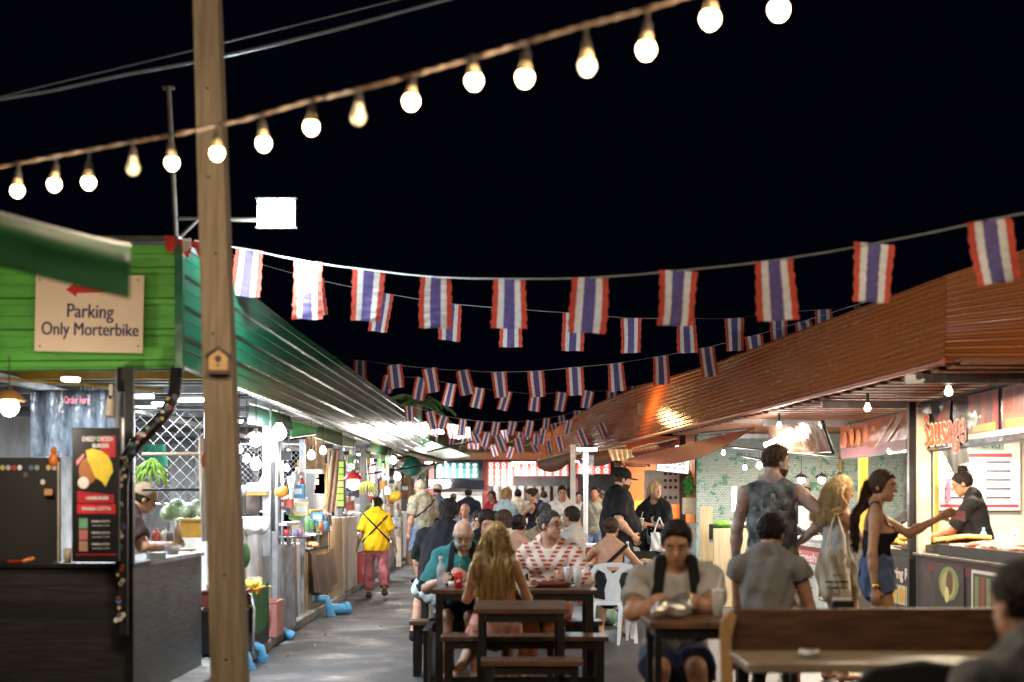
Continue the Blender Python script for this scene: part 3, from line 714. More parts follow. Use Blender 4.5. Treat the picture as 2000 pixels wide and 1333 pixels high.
for y in (11.2, 14.2, 17.5, 21): mb(GALV).box((3.1, y, 2.38), (7.4, y + .05, 2.45)).build('beam', parent=RB)
mb(CREAM).box((3.93, 13.75, .0), (4.05, 13.87, 2.3)).build('post', parent=RB)
mb(BLACK).box((3.86, 13.82, .0), (3.925, 13.9, 2.42)).build('post', parent=RB)
mb(YELB).box((4.28, 17.5, 0), (4.38, 17.6, 2.4)).build('post', parent=RB)
mb(GALV).box((5.9, 21.4, 0), (5.96, 21.46, 2.5)).build('post', parent=RB)
IVY = brick_mat()
mb(IVY).box((2.86, 22, 0), (8.2, 22.1, 2.9)).build('ivy_brick_wall', parent=RB)
mb(IVY).box((8.1, 12, 0), (8.2, 22, 2.9)).build('side_wall', parent=RB)
for x in (5.05, 6.15): mb(YELB).box((x, 21.93, .9), (x + .035, 21.995, 2.5)).build('batten', parent=RB)
WW = M('white_wall', (.55, .53, .48), .5, var=.08)
wl = mb(WW).box((4.55, 15.2, .7), (7.3, 15.26, 2.2)).build('white_partition', parent=RB)
mb(BLACK).box((4.5, 15.16, .5), (7.3, 15.28, .98)).build('partition_base', parent=RB)
mb(YELB).box((4.5, 15.14, .98), (4.54, 15.2, 2.3)).build('partition_trim', parent=RB)
for x in (5.05, 6.05): mb(BLACK).box((x, 15.185, 1), (x + .012, 15.199, 2.2)).build('panel_joint', parent=RB)

# ------------------------------------------------------------------ far building closing the lane
FB = T('food_court_building', 'tin roofed shed closing off the far end of the lane behind lit menus', 'building', (0, 38.6, 0))
TINR = paint_metal('tan_tin', (.42, .33, .2), .35, dirt=(.3, .2, .1))
sheet('tin_roof', [((-4, 37.8, 2.72), (-4, 40, 3.35), (0, -.9, .4)), ((4, 37.8, 2.72), (4, 40, 3.35), (0, -.9, .4))], ribs(9, d=.02), TINR, FB)
mb(M('orange_beam', (.42, .17, .05), .5)).box((-4, 37.7, 2.56), (4, 37.78, 2.75)).build('front_beam', parent=FB)
mb(RED).box((-4, 39.95, 3.33), (4, 40.05, 3.42)).build('ridge_cap', parent=FB)
mb(M('far_wall', (.16, .16, .17), .6, var=.4, scale=2)).box((-5, 41.5, 0), (5, 41.6, 3.2)).build('back_wall', parent=FB)
for x in (-.78, 1.6, -2.2): mb(M('maroon_post', (.14, .02, .02), .5)).box((x, 37.6, 0), (x + .14, 37.72, 2.56)).build('post', parent=FB)
mb(WHITE).box((-3.5, 38, 0), (-.9, 38.5, 1.05)).build('counter', parent=FB)
mb(M('grey_counter', (.3, .3, .3), .5)).box((-.6, 38, 0), (3.5, 38.5, 1.0)).build('counter', parent=FB)
b = mb(STEEL)
for i in range(9): b.box((-.55 + i * .25, 41.3, 1.0), (-.40 + i * .25, 41.45, 1.9))
b.build('steel_panels', parent=FB)

def menu_board(name, label, x0, x1, y0, y1, D, base, items, rows=(2, 5), inkc=(.9, .9, .9), e=1.4, grp=None):
    c = P((x0 + x1) / 2, (y0 + y1) / 2, D); wd = (x1 - x0) * D / F; hg = (y1 - y0) * D / F
    t = T(name, label, 'menu board', c, 0, grp)
    mb(E('lit_%s' % label[:12], base, e)).box((-wd / 2, 0, -hg / 2), (wd / 2, .05, hg / 2)).build('lit_panel', parent=t, world=False)
    art(t, items(wd, hg), 0); return t
def circ_items(cols, rows, m, m2, sq=False):
    def f(w_, h):
        it = []
        for r in range(rows):
            for c in range(cols):
                x = -w_ / 2 + w_ * (c + .5) / cols; z = -h / 2 + h * (r + .58) / rows; q = min(w_ / cols, h / rows) * .36
                it.append((oval(x, z, q * (1.25 if sq and (r + c) % 2 else 1), q * (.6 if sq and (r + c) % 2 else 1)), m))
                if not sq: it.append((oval(x, z, q * .6, q * .6), m2))
                it.append((rect(x - q, z - q * 1.36, x + q, z - q * 1.14), m))
        return it
    return f
LW = E('lit_white_print', (1, .95, .9), 1.1); LP = E('lit_pink_print', (1, .4, .3), .4)
menu_board('menu_board', 'teal lit menu board with white dishes at the far left end above the black awning', 852, 934, 904, 934, 37.5, (.05, .33, .38), circ_items(6, 3, LW, LP, True), e=.28)
menu_board('menu_board', 'small square red lit menu board beside the far maroon post', 953, 1002, 903, 949, 37.4, (.9, .07, .06), circ_items(4, 4, LW, LP), e=.75)
menu_board('menu_board', 'long red lit menu strip with round white plates over the far counter', 1003, 1110, 903, 930, 37.4, (.9, .07, .06), circ_items(7, 2, LW, LP), e=.75)
menu_board('menu_board', 'red lit menu strip with round plates behind the white poles near the cap man', 1126, 1192, 900, 926, 36.9, (.9, .08, .07), circ_items(4, 2, LW, LP), e=.75)
t = T('roller_awning', 'black crumpled plastic awning hanging under the teal menu board', 'awning', P(893, 945, 36.6))
mb(M('black_plastic_sheet', (.015, .016, .022), .22, bump=.9, bscale=5)).grid(lambda u, v: (-.72 + 1.42 * u, -.35 * v, .1 - .24 * v - .02 * math.sin(9 * u)), 14, 4, .01).build('canvas', parent=t, world=False)
t = T('display_grill', 'long steel food display with glass front on the far left counter', 'display case', G(893, 37.3))
mb(STEEL).box((-.62, 0, 1.05), (.66, .4, 1.2)).box((-.62, .3, 1.2), (.66, .36, 1.7)).box((-.6, -.05, 1.62), (.64, .36, 1.68)).build('frame', parent=t, world=False)
mb(GLASS).box((-.6, -.04, 1.2), (.64, -.03, 1.62)).build('glass', parent=t, world=False)
mb(M('meat', (.4, .12, .06), .5)).ball((0, .1, 1.24), (.5, .1, .05)).build('food', parent=t, world=False)

# green canopy wing over the lane, far left
t = T('canopy', 'flat dark green canopy wing jutting over the lane under the bright far floodlights', 'canopy', P(760, 880, 31))
A_, B_, C_, D_ = P(655, 843, 26), P(866, 902, 28.5), P(918, 895, 32.5), P(820, 858, 34)
mb(paint_metal('canopy_green', (.03, .14, .08), .45)).add([A_, B_, C_, D_] + [p + Vector((0, 0, .05)) for p in (A_, B_, C_, D_)], [(0, 1, 2, 3), (7, 6, 5, 4), (0, 4, 5, 1), (1, 5, 6, 2), (2, 6, 7, 3), (3, 7, 4, 0)]).build('panel', parent=t)
b = mb(CREAM); b.cyl(A_ + Vector((0, 0, -.03)), B_ + Vector((0, 0, -.03)), .035, n=6); b.build('edge_bar', parent=t)
b = mb(BLACK); b.tube([P(675, 922, 26), P(790, 893, 28), P(925, 862, 31)], .02, 5); b.tube([P(706, 928, 26), P(860, 905, 28)], .018, 5); b.build('support_rod', parent=t)

# ------------------------------------------------------------------ palm behind the far left roof
pt = T('palm_tree', 'palm tree showing dark fronds above the far left roof', 'tree', G(815, 36))
b = mb(M('palm_bark', (.12, .09, .06), .9, bump=.5)); b.tube([(0, 0, 0), (.1, 0, 1.5), (.05, 0, 3), (0, 0, 4.0)], .16, 9, .1); b.build('trunk', parent=pt, world=False)
b = mb(M('palm_leaf', (.06, .11, .03), .5, var=.5, scale=2)); rp = random.Random(5)
for k in range(19):
    a = rp.uniform(0, 6.28); el = rp.uniform(-.2, 1.0); ln = rp.uniform(.7, 1.15); d = Vector((math.cos(a), math.sin(a), 0)); q0 = Vector((0, 0, 4.0)); pr = []
    for i in range(9):
        u = i / 8; pr.append(q0 + d * ln * u * math.cos(el * (1 - u)) + Vector((0, 0, ln * (math.sin(el) * u - .75 * u * u))))
    b.tube(pr, .015, 4, .004); sd = d.cross(Vector((0, 0, 1)))
    for i in range(1, 9):
        for j in range(3):
            c = pr[i - 1].lerp(pr[i], j / 3)
            for sg in (1, -1):
                tp = c + sd * sg * .24 * (1.1 - i / 9) + d * .1 + Vector((0, 0, -.10 - rp.uniform(0, .1)))
                b.add([c, c + d * .03, tp], [(0, 1, 2)], False)
b.build('crown', parent=pt, world=False)

# ------------------------------------------------------------------ wooden pole with birdhouse
pl = T('wooden_pole', 'tall square timber pole leaning slightly at the corner of the green building', 'pole', P(455, 1480, 8.2) * 1)
pl.location.z = 0; bx = P(450, 1333, 8.2); tx = P(403, -60, 8.2); dz = tx - bx; bot = bx - dz * (bx.z / dz.z)
pl.location = bot
TIMB = M('pole_timber', (.34, .265, .18), .75, scale=5, st=(7, 7, .5), bump=.6, bscale=40, col2=(.20, .15, .10))
b = mb(TIMB); wv = []
for q_, hw in ((bot, .098), (tx, .070)):
    for sx, sy in ((-1, -1), (1, -1), (1, 1), (-1, 1)): wv.append(q_ + Vector((sx * hw, sy * hw, 0)))
b.add(wv, [(0, 1, 2, 3), (7, 6, 5, 4), (0, 4, 5, 1), (1, 5, 6, 2), (2, 6, 7, 3), (3, 7, 4, 0)], False)
b.build('shaft', parent=pl, bevel=.006)
b = mb(BLACK)
for (x, y) in ((412, 180), (419, 352), (422, 500), (433, 655), (445, 1122), (447, 1285), (432, 720)):
    b = mb(BLACK); p = P(x, y, 8.2); k = (p.z - bot.z) / (tx.z - bot.z); b.ball(bot.lerp(tx, k) + Vector((random.uniform(-.02, .03), -.098 + .028 * k, 0)), (.008, .006, .008), 8, 5).build('bolt', parent=pl)
c = P(428, 704, 8.08); t = T('birdhouse', 'tiny wooden birdhouse with a round hole fixed to the timber pole', 'birdhouse', c)
PINE = M('pine', (.55, .33, .14), .55, st=(3, 3, 12), scale=3)
b = mb(PINE); b.prism([(-.052, -.06), (.052, -.06), (.052, .02), (0, .058), (-.052, .02)], -.03, .04); b.build('box', parent=t, world=False)
b = mb(M('dark_brown', (.05, .022, .01), .5))
for sg in (1, -1): b.add([(0, -.05, .064), (sg * .068, -.05, .018), (sg * .068, .045, .018), (0, .045, .064), (0, -.05, .076), (sg * .068, -.05, .030), (sg * .068, .045, .030), (0, .045, .076)], [(0, 1, 2, 3), (7, 6, 5, 4), (0, 4, 5, 1), (1, 5, 6, 2), (2, 6, 7, 3)], False)
b.build('roof', parent=t, world=False)
mb(M('dark_brown')).box((-.062, -.055, -.082), (.062, .04, -.06)).build('base', parent=t, world=False)
b = mb(BLACK); b.cyl((0, -.034, .005), (0, -.0295, .005), .019, n=16); b.cyl((0, -.045, -.03), (0, -.03, -.03), .005, n=8); b.build('hole', parent=t, world=False)

# ------------------------------------------------------------------ parking sign
t = T('parking_sign', 'cream board reading Parking Only Morterbike with a red arrow, on the bright green fascia', 'sign', P(174, 612, 9.72))
W_, H_ = 212 * 9.72 / F, 152 * 9.72 / F
mb(M('sign_cream', (.74, .58, .42), .5, var=.03)).box((-W_ / 2, 0, -H_ / 2), (W_ / 2, .02, H_ / 2), ry=1.2).build('panel', parent=t, world=False, bevel=.004)
NAVY = M('navy_ink', (.028, .02, .085), .5)
text('Parking', .135, NAVY, (0.005, -.002, .008), 0, t, .315, 2, 0); text('Parking', .135, NAVY, (.0085, -.0035, .008), 0, t, .315, 2, 0); text('Only Morterbike', .125, NAVY, (.005, -.002, -.115), 0, t, .66, 1.2, 0); text('Only Morterbike', .125, NAVY, (.0085, -.0035, -.115), 0, t, .66, 1.2, 0)
zz = H_ / 2 - .105
art(t, [([(-.16, zz), (-.085, zz + .05), (-.085, zz + .025), (.12, zz + .02), (.12, zz - .02), (-.085, zz - .025), (-.085, zz - .05)], M('red_ink', (.5, .01, .01), .5))], 0, 'arrow')
b = mb(BLACK)
for sx in (-1, 1):
    for sz in (-1, 1): mb(BLACK).cyl((sx * (W_ / 2 - .035), -.004, sz * (H_ / 2 - .04)), (sx * (W_ / 2 - .035), .002, sz * (H_ / 2 - .04)), .006, n=8).build('screw', parent=t, world=False)

# dark green awning in the upper left foreground
t = T('awning', 'dark green canvas awning corner hanging in front of the parking sign', 'awning', P(120, 500, 6.2))
def aw(u, v):
    x = -420 + 673 * u; yt = 486 - (1 - u) ** 1.15 * 190; yb = 584 - (1 - u) ** 1.05 * 175
    y = yt + (yb - yt) * v; dd = 6.9 - 1.0 * (1 - u) + (1 - min(1, v * 3.2)) ** 2 * .8 + .03 * math.sin(u * 14 + v * 3) + .05 * math.sin(v * 3.1)
    return P(x, y, dd - 1.8)
mb(M('awning_canvas', (.006, .034, .012), .9, var=.3, scale=3, bump=.3, bscale=7, spec=.06)).grid(aw, 26, 12, .006).build('canvas', parent=t)
b = mb(GREY); b.tube([aw(u, 0) + Vector((0, 0, .01)) for u in np.linspace(0, 1, 12)], .012, 6); b.box(P(243, 492, 4.9), P(253, 512, 4.95)); b.build('frame_bar', parent=t)
# ------------------------------------------------------------------ furniture builders
FRAME = M('dark_frame', (.022, .018, .016), .38, .4)
def table(name, label, cat, x0, x1, y0, y1, z, top=None, group=None, leg=.03, th=.035, shelf=None, frame=None):
    fr_ = frame or FRAME; t = T(name, label, cat, ((x0 + x1) / 2, (y0 + y1) / 2, 0), 0, group)
    b = mb(top or WOODT); n = max(1, round((y1 - y0) / .13)); w_ = (y1 - y0) / n
    for i in range(n): b.box((x0, y0 + i * w_ + .003, z - th), (x1, y0 + (i + 1) * w_ - .003, z))
    b.build('seat' if cat == 'bench' else 'tabletop', parent=t, bevel=.004)
    for x in (x0 + .03, x1 - .03 - leg * 2):
        for y in (y0 + .02, y1 - .02 - leg * 2): mb(fr_).box((x, y, 0), (x + leg * 2, y + leg * 2, z - th - .001)).build('leg', parent=t)
    b = mb(fr_)
    for y in (y0 + .03, y1 - .06): b.box((x0 + .035 + leg * 2, y, z - th - .055), (x1 - .035 - leg * 2, y + .03, z - th - .003))
    for x in (x0 + .04, x1 - .07): b.box((x, y0 + .025 + leg * 2, z - th - .055), (x + .03, y1 - .025 - leg * 2, z - th - .003))
    b.build('apron', parent=t)
    if shelf: mb(fr_).box((x0 + .03 + leg, (y0 + y1) / 2 - .02, shelf), (x1 - .03 - leg, (y0 + y1) / 2 + .02, shelf + .04)).build('stretcher', parent=t)
    return t
def bottle(label, loc, h=.22, r=.032, m=None, cap=None, cat='bottle', name='bottle', group=None):
    t = T(name, label, cat, loc, 0, group)
    mb(m or GLASS).lathe([(0, 0), (r, .002), (r, h * .6), (r * .8, h * .7), (r * .4, h * .82), (r * .38, h * .93), (0, h * .93)], n=14).build('bottle_body', parent=t, world=False)
    mb(cap or WPL).cyl((0, 0, h * .92), (0, 0, h), r * .48, r * .44, n=10).build('cap', parent=t, world=False); return t
def bowl(label, loc, r=.08, h=.05, m=None, food=None, cat='bowl', name='bowl', group=None):
    t = T(name, label, cat, loc, 0, group)
    mb(m or WPL).lathe([(0, .004), (r * .55, .004), (r, h), (r * 1.04, h), (r * .6, 0), (0, 0)], n=18).build('dish', parent=t, world=False)
    if food:
        b = mb(food); rr = random.Random(len(label))
        for i in range(9): a = rr.uniform(0, 6.3); q = rr.uniform(0, r * .55); b.ball((q * math.cos(a), q * math.sin(a), h * .8 + rr.uniform(0, .015)), (r * .3, r * .22, r * .2), 7, 5)
        b.build('food', parent=t, world=False)
    return t
def cupo(label, loc, h=.12, r=.035, m=None, lid=None, group=None):
    t = T('cup', label, 'cup', loc, 0, group)
    mb(m or WPL).lathe([(0, 0), (r * .75, 0), (r, h), (r * .92, h), (r * .7, .006), (0, .006)], n=14).build('cup_body', parent=t, world=False)
    if lid: mb(lid).lathe([(r * 1.05, h), (r * 1.05, h + .006), (0, h + .012)], n=14).cyl((0, 0, h), (.02, 0, h + .09), .004, n=6).build('lid', parent=t, world=False)
    return t
def boxo(name, label, cat, c, w_, d, h, m, rz=0, open_=False, group=None, bevel=.006):
    t = T(name, label, cat, c, rz, group)
    if open_:
        b = mb(m); q = .012
        b.box((-w_ / 2, -d / 2, 0), (w_ / 2, d / 2, q)); b.box((-w_ / 2, -d / 2, q), (w_ / 2, -d / 2 + q, h)); b.box((-w_ / 2, d / 2 - q, q), (w_ / 2, d / 2, h))
        b.box((-w_ / 2, -d / 2 + q, q), (-w_ / 2 + q, d / 2 - q, h)); b.box((w_ / 2 - q, -d / 2 + q, q), (w_ / 2, d / 2 - q, h)); b.build('crate_body', parent=t, world=False)
        b = mb(m); b.box((-w_ / 2 - .012, -d / 2 - .012, h), (w_ / 2 + .012, -d / 2 + .015, h + .015)); b.box((-w_ / 2 - .012, d / 2 - .015, h), (w_ / 2 + .012, d / 2 + .012, h + .015)); b.box((w_ / 2 - .015, -d / 2 + .015, h), (w_ / 2 + .012, d / 2 - .015, h + .015)); b.box((-w_ / 2 - .012, -d / 2 + .015, h), (-w_ / 2 + .015, d / 2 - .015, h + .015)); b.build('rim', parent=t, world=False)
    else:
        mb(m).box((-w_ / 2, -d / 2, 0), (w_ / 2, d / 2, h)).build('box_body', parent=t, world=False, bevel=bevel)
        mb(m).box((-w_ / 2 - .004, -d / 2 - .004, h + .001), (w_ / 2 + .004, d / 2 + .004, h + .02)).build('lid', parent=t, world=False)
    return t
def DX(x, X): return X * F / (x - 1000)
def sbox(name, label, cat, x0, x1, yt, X, z0, m, dep=.5, yb=None, side=1, extra=None, top=None):
    """box whose lane-side face lies on the plane X, seen between pixel columns x0..x1, its top at pixel row yt in the middle"""
    Da, Dc = sorted((DX(x0, X), DX(x1, X))); Dm = (Da + Dc) / 2; zt = CAMH - (yt - HORY) * Dm / F
    if yb is not None: z0 = CAMH - (yb - HORY) * Dm / F
    t = T(name, label, cat, (X - side * dep / 2, Dm, z0)); X2 = X - side * dep
    mb(m).box((X, Da + .005, z0), (X2, Dc - .005, zt)).build('body', parent=t, bevel=.008)
    if top: mb(top).box((X + side * .02, Da, zt + .001), (X2, Dc, zt + .03)).build('worktop', parent=t, bevel=.004)
    return t, Dm, zt, (Da, Dc)
def blob(name, label, cat, prims, m, loc, vox=.012, fold=.004, infl=0, k=.03, part='body', group=None):
    t = T(name, label, cat, loc, 0, group); npmesh(part, field(prims, vox, k, infl, None, fold, len(label)), m, t); return t

# ------------------------------------------------------------------ tables and benches, middle
table('dining_table', 'long dark wooden dining table where the bald man and long-haired woman sit', 'table', -.62, .66, 10.95, 11.68, .77, leg=.028)
table('bench', 'wide dark wooden bench under the long-haired woman', 'bench', -.52, .70, 10.3, 10.62, .47, shelf=.12)
table('dining_table', 'small narrow dark table end-on in front of the long-haired woman', 'table', -.25, .37, 9.15, 9.95, .76, leg=.022, frame=BLACK)
table('bench', 'short dark bench just behind the small narrow table', 'bench', -.28, .32, 10.0, 10.24, .50, leg=.018)
table('bench', 'short dark bench nearest the camera before the small narrow table', 'bench', -.19, .44, 8.75, 9.0, .47, leg=.022)
table('bench', 'dark wooden bench under the bald man in the teal shirt', 'bench', -.85, .75, 11.75, 12.05, .46)
mb(FRAME).box((-.60, 10.9, 0), (-.56, 12.4, .9)); 
t = T('side_rail', 'low black board rail running back along the lane side of the dining tables', 'rail', (-.66, 11.5, 0)); mb(BLACK).box((-.68, 10.9, .02), (-.65, 12.6, .42)).build('board', parent=t); mb(BLACK).box((-.69, 10.9, .43), (-.64, 12.6, .46)).build('cap', parent=t)
table('dining_table', 'dark wooden table behind the bald man covered with cups and red menus', 'table', -.75, .55, 15.2, 16.0, .77)
table('bench', 'dark bench under the big man in black behind the bald man', 'bench', -.95, .35, 14.4, 14.7, .50)
table('dining_table', 'dark wooden table far back by the cap wearer with the grey shirt', 'table', -1.2, .3, 20.6, 21.3, .77)
table('bench', 'dark bench far back at the lane side under the distant diners', 'bench', -1.3, .2, 19.6, 19.9, .46)
table('dining_table', 'blue-edged metal table before the woman on the white chair', 'table', .85, 1.75, 15.8, 16.4, .75, top=M('blue_table', (.03, .05, .35), .35), frame=STEEL)
# front man's table and right foreground furniture
table('dining_table', 'small dark metal table under the forearms of the man with the backpack', 'table', .70, 1.30, 7.25, 7.75, .835, leg=.018, frame=BLACK)
BW = M('bench_back_wood', (.13, .06, .028), .4, st=(1.2, 1, 9), scale=3, col2=(.045, .02, .012), bump=.2, bscale=20)
t = T('bench', 'curved-end wooden bench with a broad plank backrest behind the right foreground table', 'bench', P(1680, 1300, 7.0)); t.location.z = 0
xl, xr = P(1405, 0, 7.0).x, P(2060, 0, 7.0).x; zt = P(0, 1190, 7.0).z
b = mb(BW); b.prism([(xl + .05, zt - .30), (xl + .0, zt - .14), (xl + .01, zt - .05), (xl + .05, zt - .008), (xl + .12, zt), (xr, zt + .006), (xr, zt - .30)], 6.98, 7.03); b.build('backrest', parent=t, bevel=.006)
mb(WOODT).box((xl + .06, 7.05, .40), (xr, 7.4, .45)).build('seat', parent=t)
b = mb(M('bench_edge_lit', (.42, .24, .10), .5)); b.prism([(xl + .02, 0), (xl - .004, zt - .14), (xl + .0, zt - .05), (xl + .045, zt - .002), (xl + .075, zt - .03), (xl + .05, zt - .14), (xl + .085, 0)], 6.93, 6.976); b.build('side_frame', parent=t, bevel=.005)  # lamplit bench side, its light put into a paler wood colour
TT = M('pale_table_top', (.30, .24, .17), .3, st=(1, 6, 1), scale=3, col2=(.16, .12, .08), bump=.12, bscale=12)
t = T('dining_table', 'pale wooden table with a metal ashtray in the right foreground', 'table', P(1710, 1300, 6.4)); t.location.z = 0
x0, x1 = P(1462, 0, 6.1).x, P(2010, 0, 6.4).x; b = mb(TT)
for i in range(4): b.box((x0 + .0, 6.12 + i * .135, .71), (x1, 6.12 + i * .135 + .13, .752))
b.build('tabletop', parent=t, bevel=.006)
for x in (x0 + .03, x1 - .09):
    for y in (6.15, 6.58): mb(FRAME).box((x, y, 0), (x + .05, y + .05, .70)).build('leg', parent=t)
c = P(1580, 1288, 6.35); c.z = .753
t = T('ashtray', 'small round steel ashtray on the pale foreground table', 'ashtray', c); mb(STEEL).lathe([(0, .004), (.040, .004), (.042, .035), (.046, .035), (.044, 0), (0, 0)], n=20).build('dish', parent=t, world=False)
t = T('chair', 'black rounded chair back at the bottom edge before the pale table', 'chair', (1.55, 5.25, 0))
b = mb(BLKP); cx, zz = P(1800, 1300, 5.2).x, P(0, 1290, 5.2).z
b.prism([(cx - .25, zz - .3), (cx - .24, zz - .08), (cx - .18, zz - .025), (cx, zz), (cx + .18, zz - .025), (cx + .24, zz - .08), (cx + .25, zz - .3)], 5.2, 5.24); b.build('backrest', parent=t, bevel=.012)
mb(BLKP).box((cx - .22, 4.82, .42), (cx + .22, 5.19, .46)).build('seat', parent=t)
for sx in (-.2, .17):
    for y in (4.85, 5.15): mb(BLKP).box((cx + sx, y, 0), (cx + sx + .03, y + .03, .415)).build('leg', parent=t)
b = mb(BLACK); c = P(1645, 1180, 7.9); t = T('napkin_holder', 'small black napkin holder peeking over the plank backrest', 'holder', c); mb(BLACK).box((-.06, -.03, -.08), (.06, .03, .02)).build('case', parent=t, world=False, bevel=.006); mb(WHITE).box((-.05, -.02, .021), (.05, .02, .032)).build('napkins', parent=t, world=False)

def plastic_chair(label, loc, rz, m=WPL):   # facing +Y before rotation, back at -Y
    t = T('plastic_chair', label, 'chair', loc, rz, 'white plastic chairs')
    b = mb(m); b.grid(lambda u, v: (-.22 + .44 * u, -.20 + .42 * v, .43 + .012 * math.cos(u * 6.28) - .02 * (v > .9)), 10, 6, .012); b.box((-.225, -.21, .39), (.225, -.195, .425)).box((-.225, .21, .385), (.225, .225, .415)); b.build('seat', parent=t, world=False)
    b = mb(m); lean = lambda z: -.2 - (z - .43) * .2
    def slab(pl): 
        k = len(b.v); n = len(pl); vs = [(x, lean(z), z) for x, z in pl] + [(x, lean(z) - .012, z) for x, z in pl]
        b.add(vs, [tuple(range(n)), tuple(range(n, 2 * n))[::-1]] + [(i, n + i, n + (i + 1) % n, (i + 1) % n) for i in range(n)], False)
    for s_ in (-1, 1):
        slab([(s_ * .235, .43), (s_ * .243, .60), (s_ * .235, .74), (s_ * .19, .805), (s_ * .10, .825), (s_ * .10, .79), (s_ * .165, .765), (s_ * .195, .70), (s_ * .20, .60), (s_ * .19, .43)])
        slab([(s_ * .075, .43), (s_ * .085, .55), (s_ * .06, .64), (s_ * .085, .72), (s_ * .165, .765), (s_ * .10, .79), (s_ * .07, .785), (s_ * .06, .76), (0, .715), (0, .43)])
    slab([(-.10, .825), (0, .83), (.10, .825), (.10, .79), (.06, .785), (-.06, .785), (-.10, .79)])
    b.build('backrest', parent=t, world=False)
    for sx in (-1, 1):
        for sy in (-1, 1):
            b = mb(m); a = Vector((sx * .20, sy * .19, .42)); c = Vector((sx * .235, sy * .235 - .02, 0)); vs = []
            for p, w_ in ((a, .035), (c, .018)):
                for dx, dy in ((-1, -1), (1, -1), (1, 1), (-1, 1)): vs.append(p + Vector((dx * w_, dy * w_ * .7, 0)))
            b.add(vs, [(0, 1, 2, 3), (7, 6, 5, 4), (0, 4, 5, 1), (1, 5, 6, 2), (2, 6, 7, 3), (3, 7, 4, 0)], False); b.build('leg', parent=t, world=False, bevel=.004)
    return t
plastic_chair('white plastic chair under the bare-backed woman', (1.03, 14.75, 0), 0)
plastic_chair('white plastic chair turned sideways, right of the occupied white chair', (1.34, 14.5, 0), 75)

# ------------------------------------------------------------------ things on the tables
bottle('clear water bottle with white cap by the hand of the bald man', (-.56, 11.2, .77), .25, .034, M('water_plastic', (.7, .75, .8), .08, alpha=.55), WPL)
t = T('soda_can', 'red soda can with a straw beside the clear water bottle', 'can', (-.42, 11.15, .77)); mb(M('can_red', (.6, .015, .02), .25, .4)).lathe([(0, 0), (.028, 0), (.033, .01), (.033, .115), (.027, .125), (0, .125)], n=16).build('can', parent=t, world=False); mb(WHITE).prism([(-.016, .045), (.016, .055), (.014, .075), (-.016, .065)], -.0345, -.03).build('print', parent=t, world=False); mb(WHITE).cyl((0, 0, .12), (.012, 0, .2), .003, n=6).build('straw', parent=t, world=False)
bowl('white plate of food left of the wooden tray', (.10, 11.25, .77), .11, .02, WPL, M('food_tan', (.5, .3, .12), .6), 'plate', 'plate')
t = T('serving_tray', 'dark red-brown oval serving tray before the man in the striped tunic', 'tray', (.30, 11.3, .77)); mb(M('tray_wood', (.14, .035, .02), .35)).lathe([(0, .004), (.12, .004), (.16, .04), (.165, .04), (.13, 0), (0, 0)], n=22).build('dish', parent=t, world=False); t.scale = (1.15, .7, 1)
cupo('clear plastic cup standing right of the oval serving tray', (.52, 11.25, .77), .16, .037, M('cup_clear', (.75, .75, .75), .1, alpha=.5))
cupo('small white paper cup between the water bottle and the can', (-.48, 11.3, .77), .045, .028)
bottle('green glass bottle on the table behind the long-haired woman', (-.28, 15.6, .77), .25, .03, M('green_glass', (.02, .35, .08), .1), WPL)
bottle('clear bottle beside the green bottle on the second table', (-.36, 15.7, .77), .24, .03, GLASS, RED)
bottle('red sauce bottle near the far edge of the second table', (.03, 15.4, .77), .18, .03, RED, RED)
for i, (x, y, m, nmn) in enumerate(((-.6, 15.5, RED, 'red'), (-.12, 15.75, WPL, 'white'), (.12, 15.7, M('red2', (.5, .03, .05), .5), 'crimson'), (.3, 15.5, WPL, 'wide white'), (-.48, 15.3, WPL, 'small white'))):
    bowl('%s bowl on the second dining table' % nmn, (x, y, .77), .05 + .01 * (i % 3), .04, m, M('food_red', (.5, .08, .03), .5))
bottle('clear water bottle in front of the cap-wearing man', (1.30, 16.0, .75), .25, .035, M('water_plastic'), WPL)
bowl('foil dish on the blue-edged table', (1.5, 15.95, .75), .12, .03, STEEL, M('food_tan'))
FOIL = M('foil', (.75, .73, .7), .22, .85, bump=1.0, bscale=16)
blob('foil_wrap', 'crumpled foil food bag held on the table by the man with the backpack', 'food wrap', [ell((0, 0, .055), (.085, .055, .06)), ell((.05, .02, .09), (.05, .045, .05)), ell((-.08, -.01, .035), (.05, .04, .035))], FOIL, (.85, 7.42, .838), .007, .008)
# ------------------------------------------------------------------ left burger stall
t = T('burger_counter', 'charcoal plank counter of the burger stall at the lower left', 'counter', (-3.6, 9.6, 0))
mb(PLANK_SHADE).box((-5.4, 9.60, 0), (-2.57, 9.66, 1.0)).build('front_panel', parent=t)
mb(PLANK_LIT).box((-2.625, 9.665, 0), (-2.565, 11.75, 1.0)).build('side_panel', parent=t)
mb(BLACK).box((-5.4, 9.57, 1.002), (-2.54, 10.0, 1.035)).build('worktop', parent=t, bevel=.004); mb(M('worktop_grey', (.3, .29, .28), .3)).box((-2.95, 10.002, 1.002), (-2.54, 11.75, 1.035)).build('worktop', parent=t, bevel=.004)
mb(BLACK).box((-2.60, 9.55, 0), (-2.545, 9.599, 2.35)).build('corner_trim', parent=t)
t = T('metal_post', 'grey metal post at the burger stall corner behind the stickered pipe', 'post', G(246, 9.75)); mb(M('grey_metal', (.25, .26, .27), .35, .5)).cyl((0, 0, 1.03), (0, 0, 2.36), .05, n=14).build('tube', parent=t, world=False); mb(BLACK).cyl((0, 0, 2.2), (0, 0, 2.365), .06, n=14).build('collar', parent=t, world=False)
t = T('stickered_pipe', 'black bent duct pipe plastered with small stickers at the stall corner', 'pipe', P(238, 1240, 9.42))
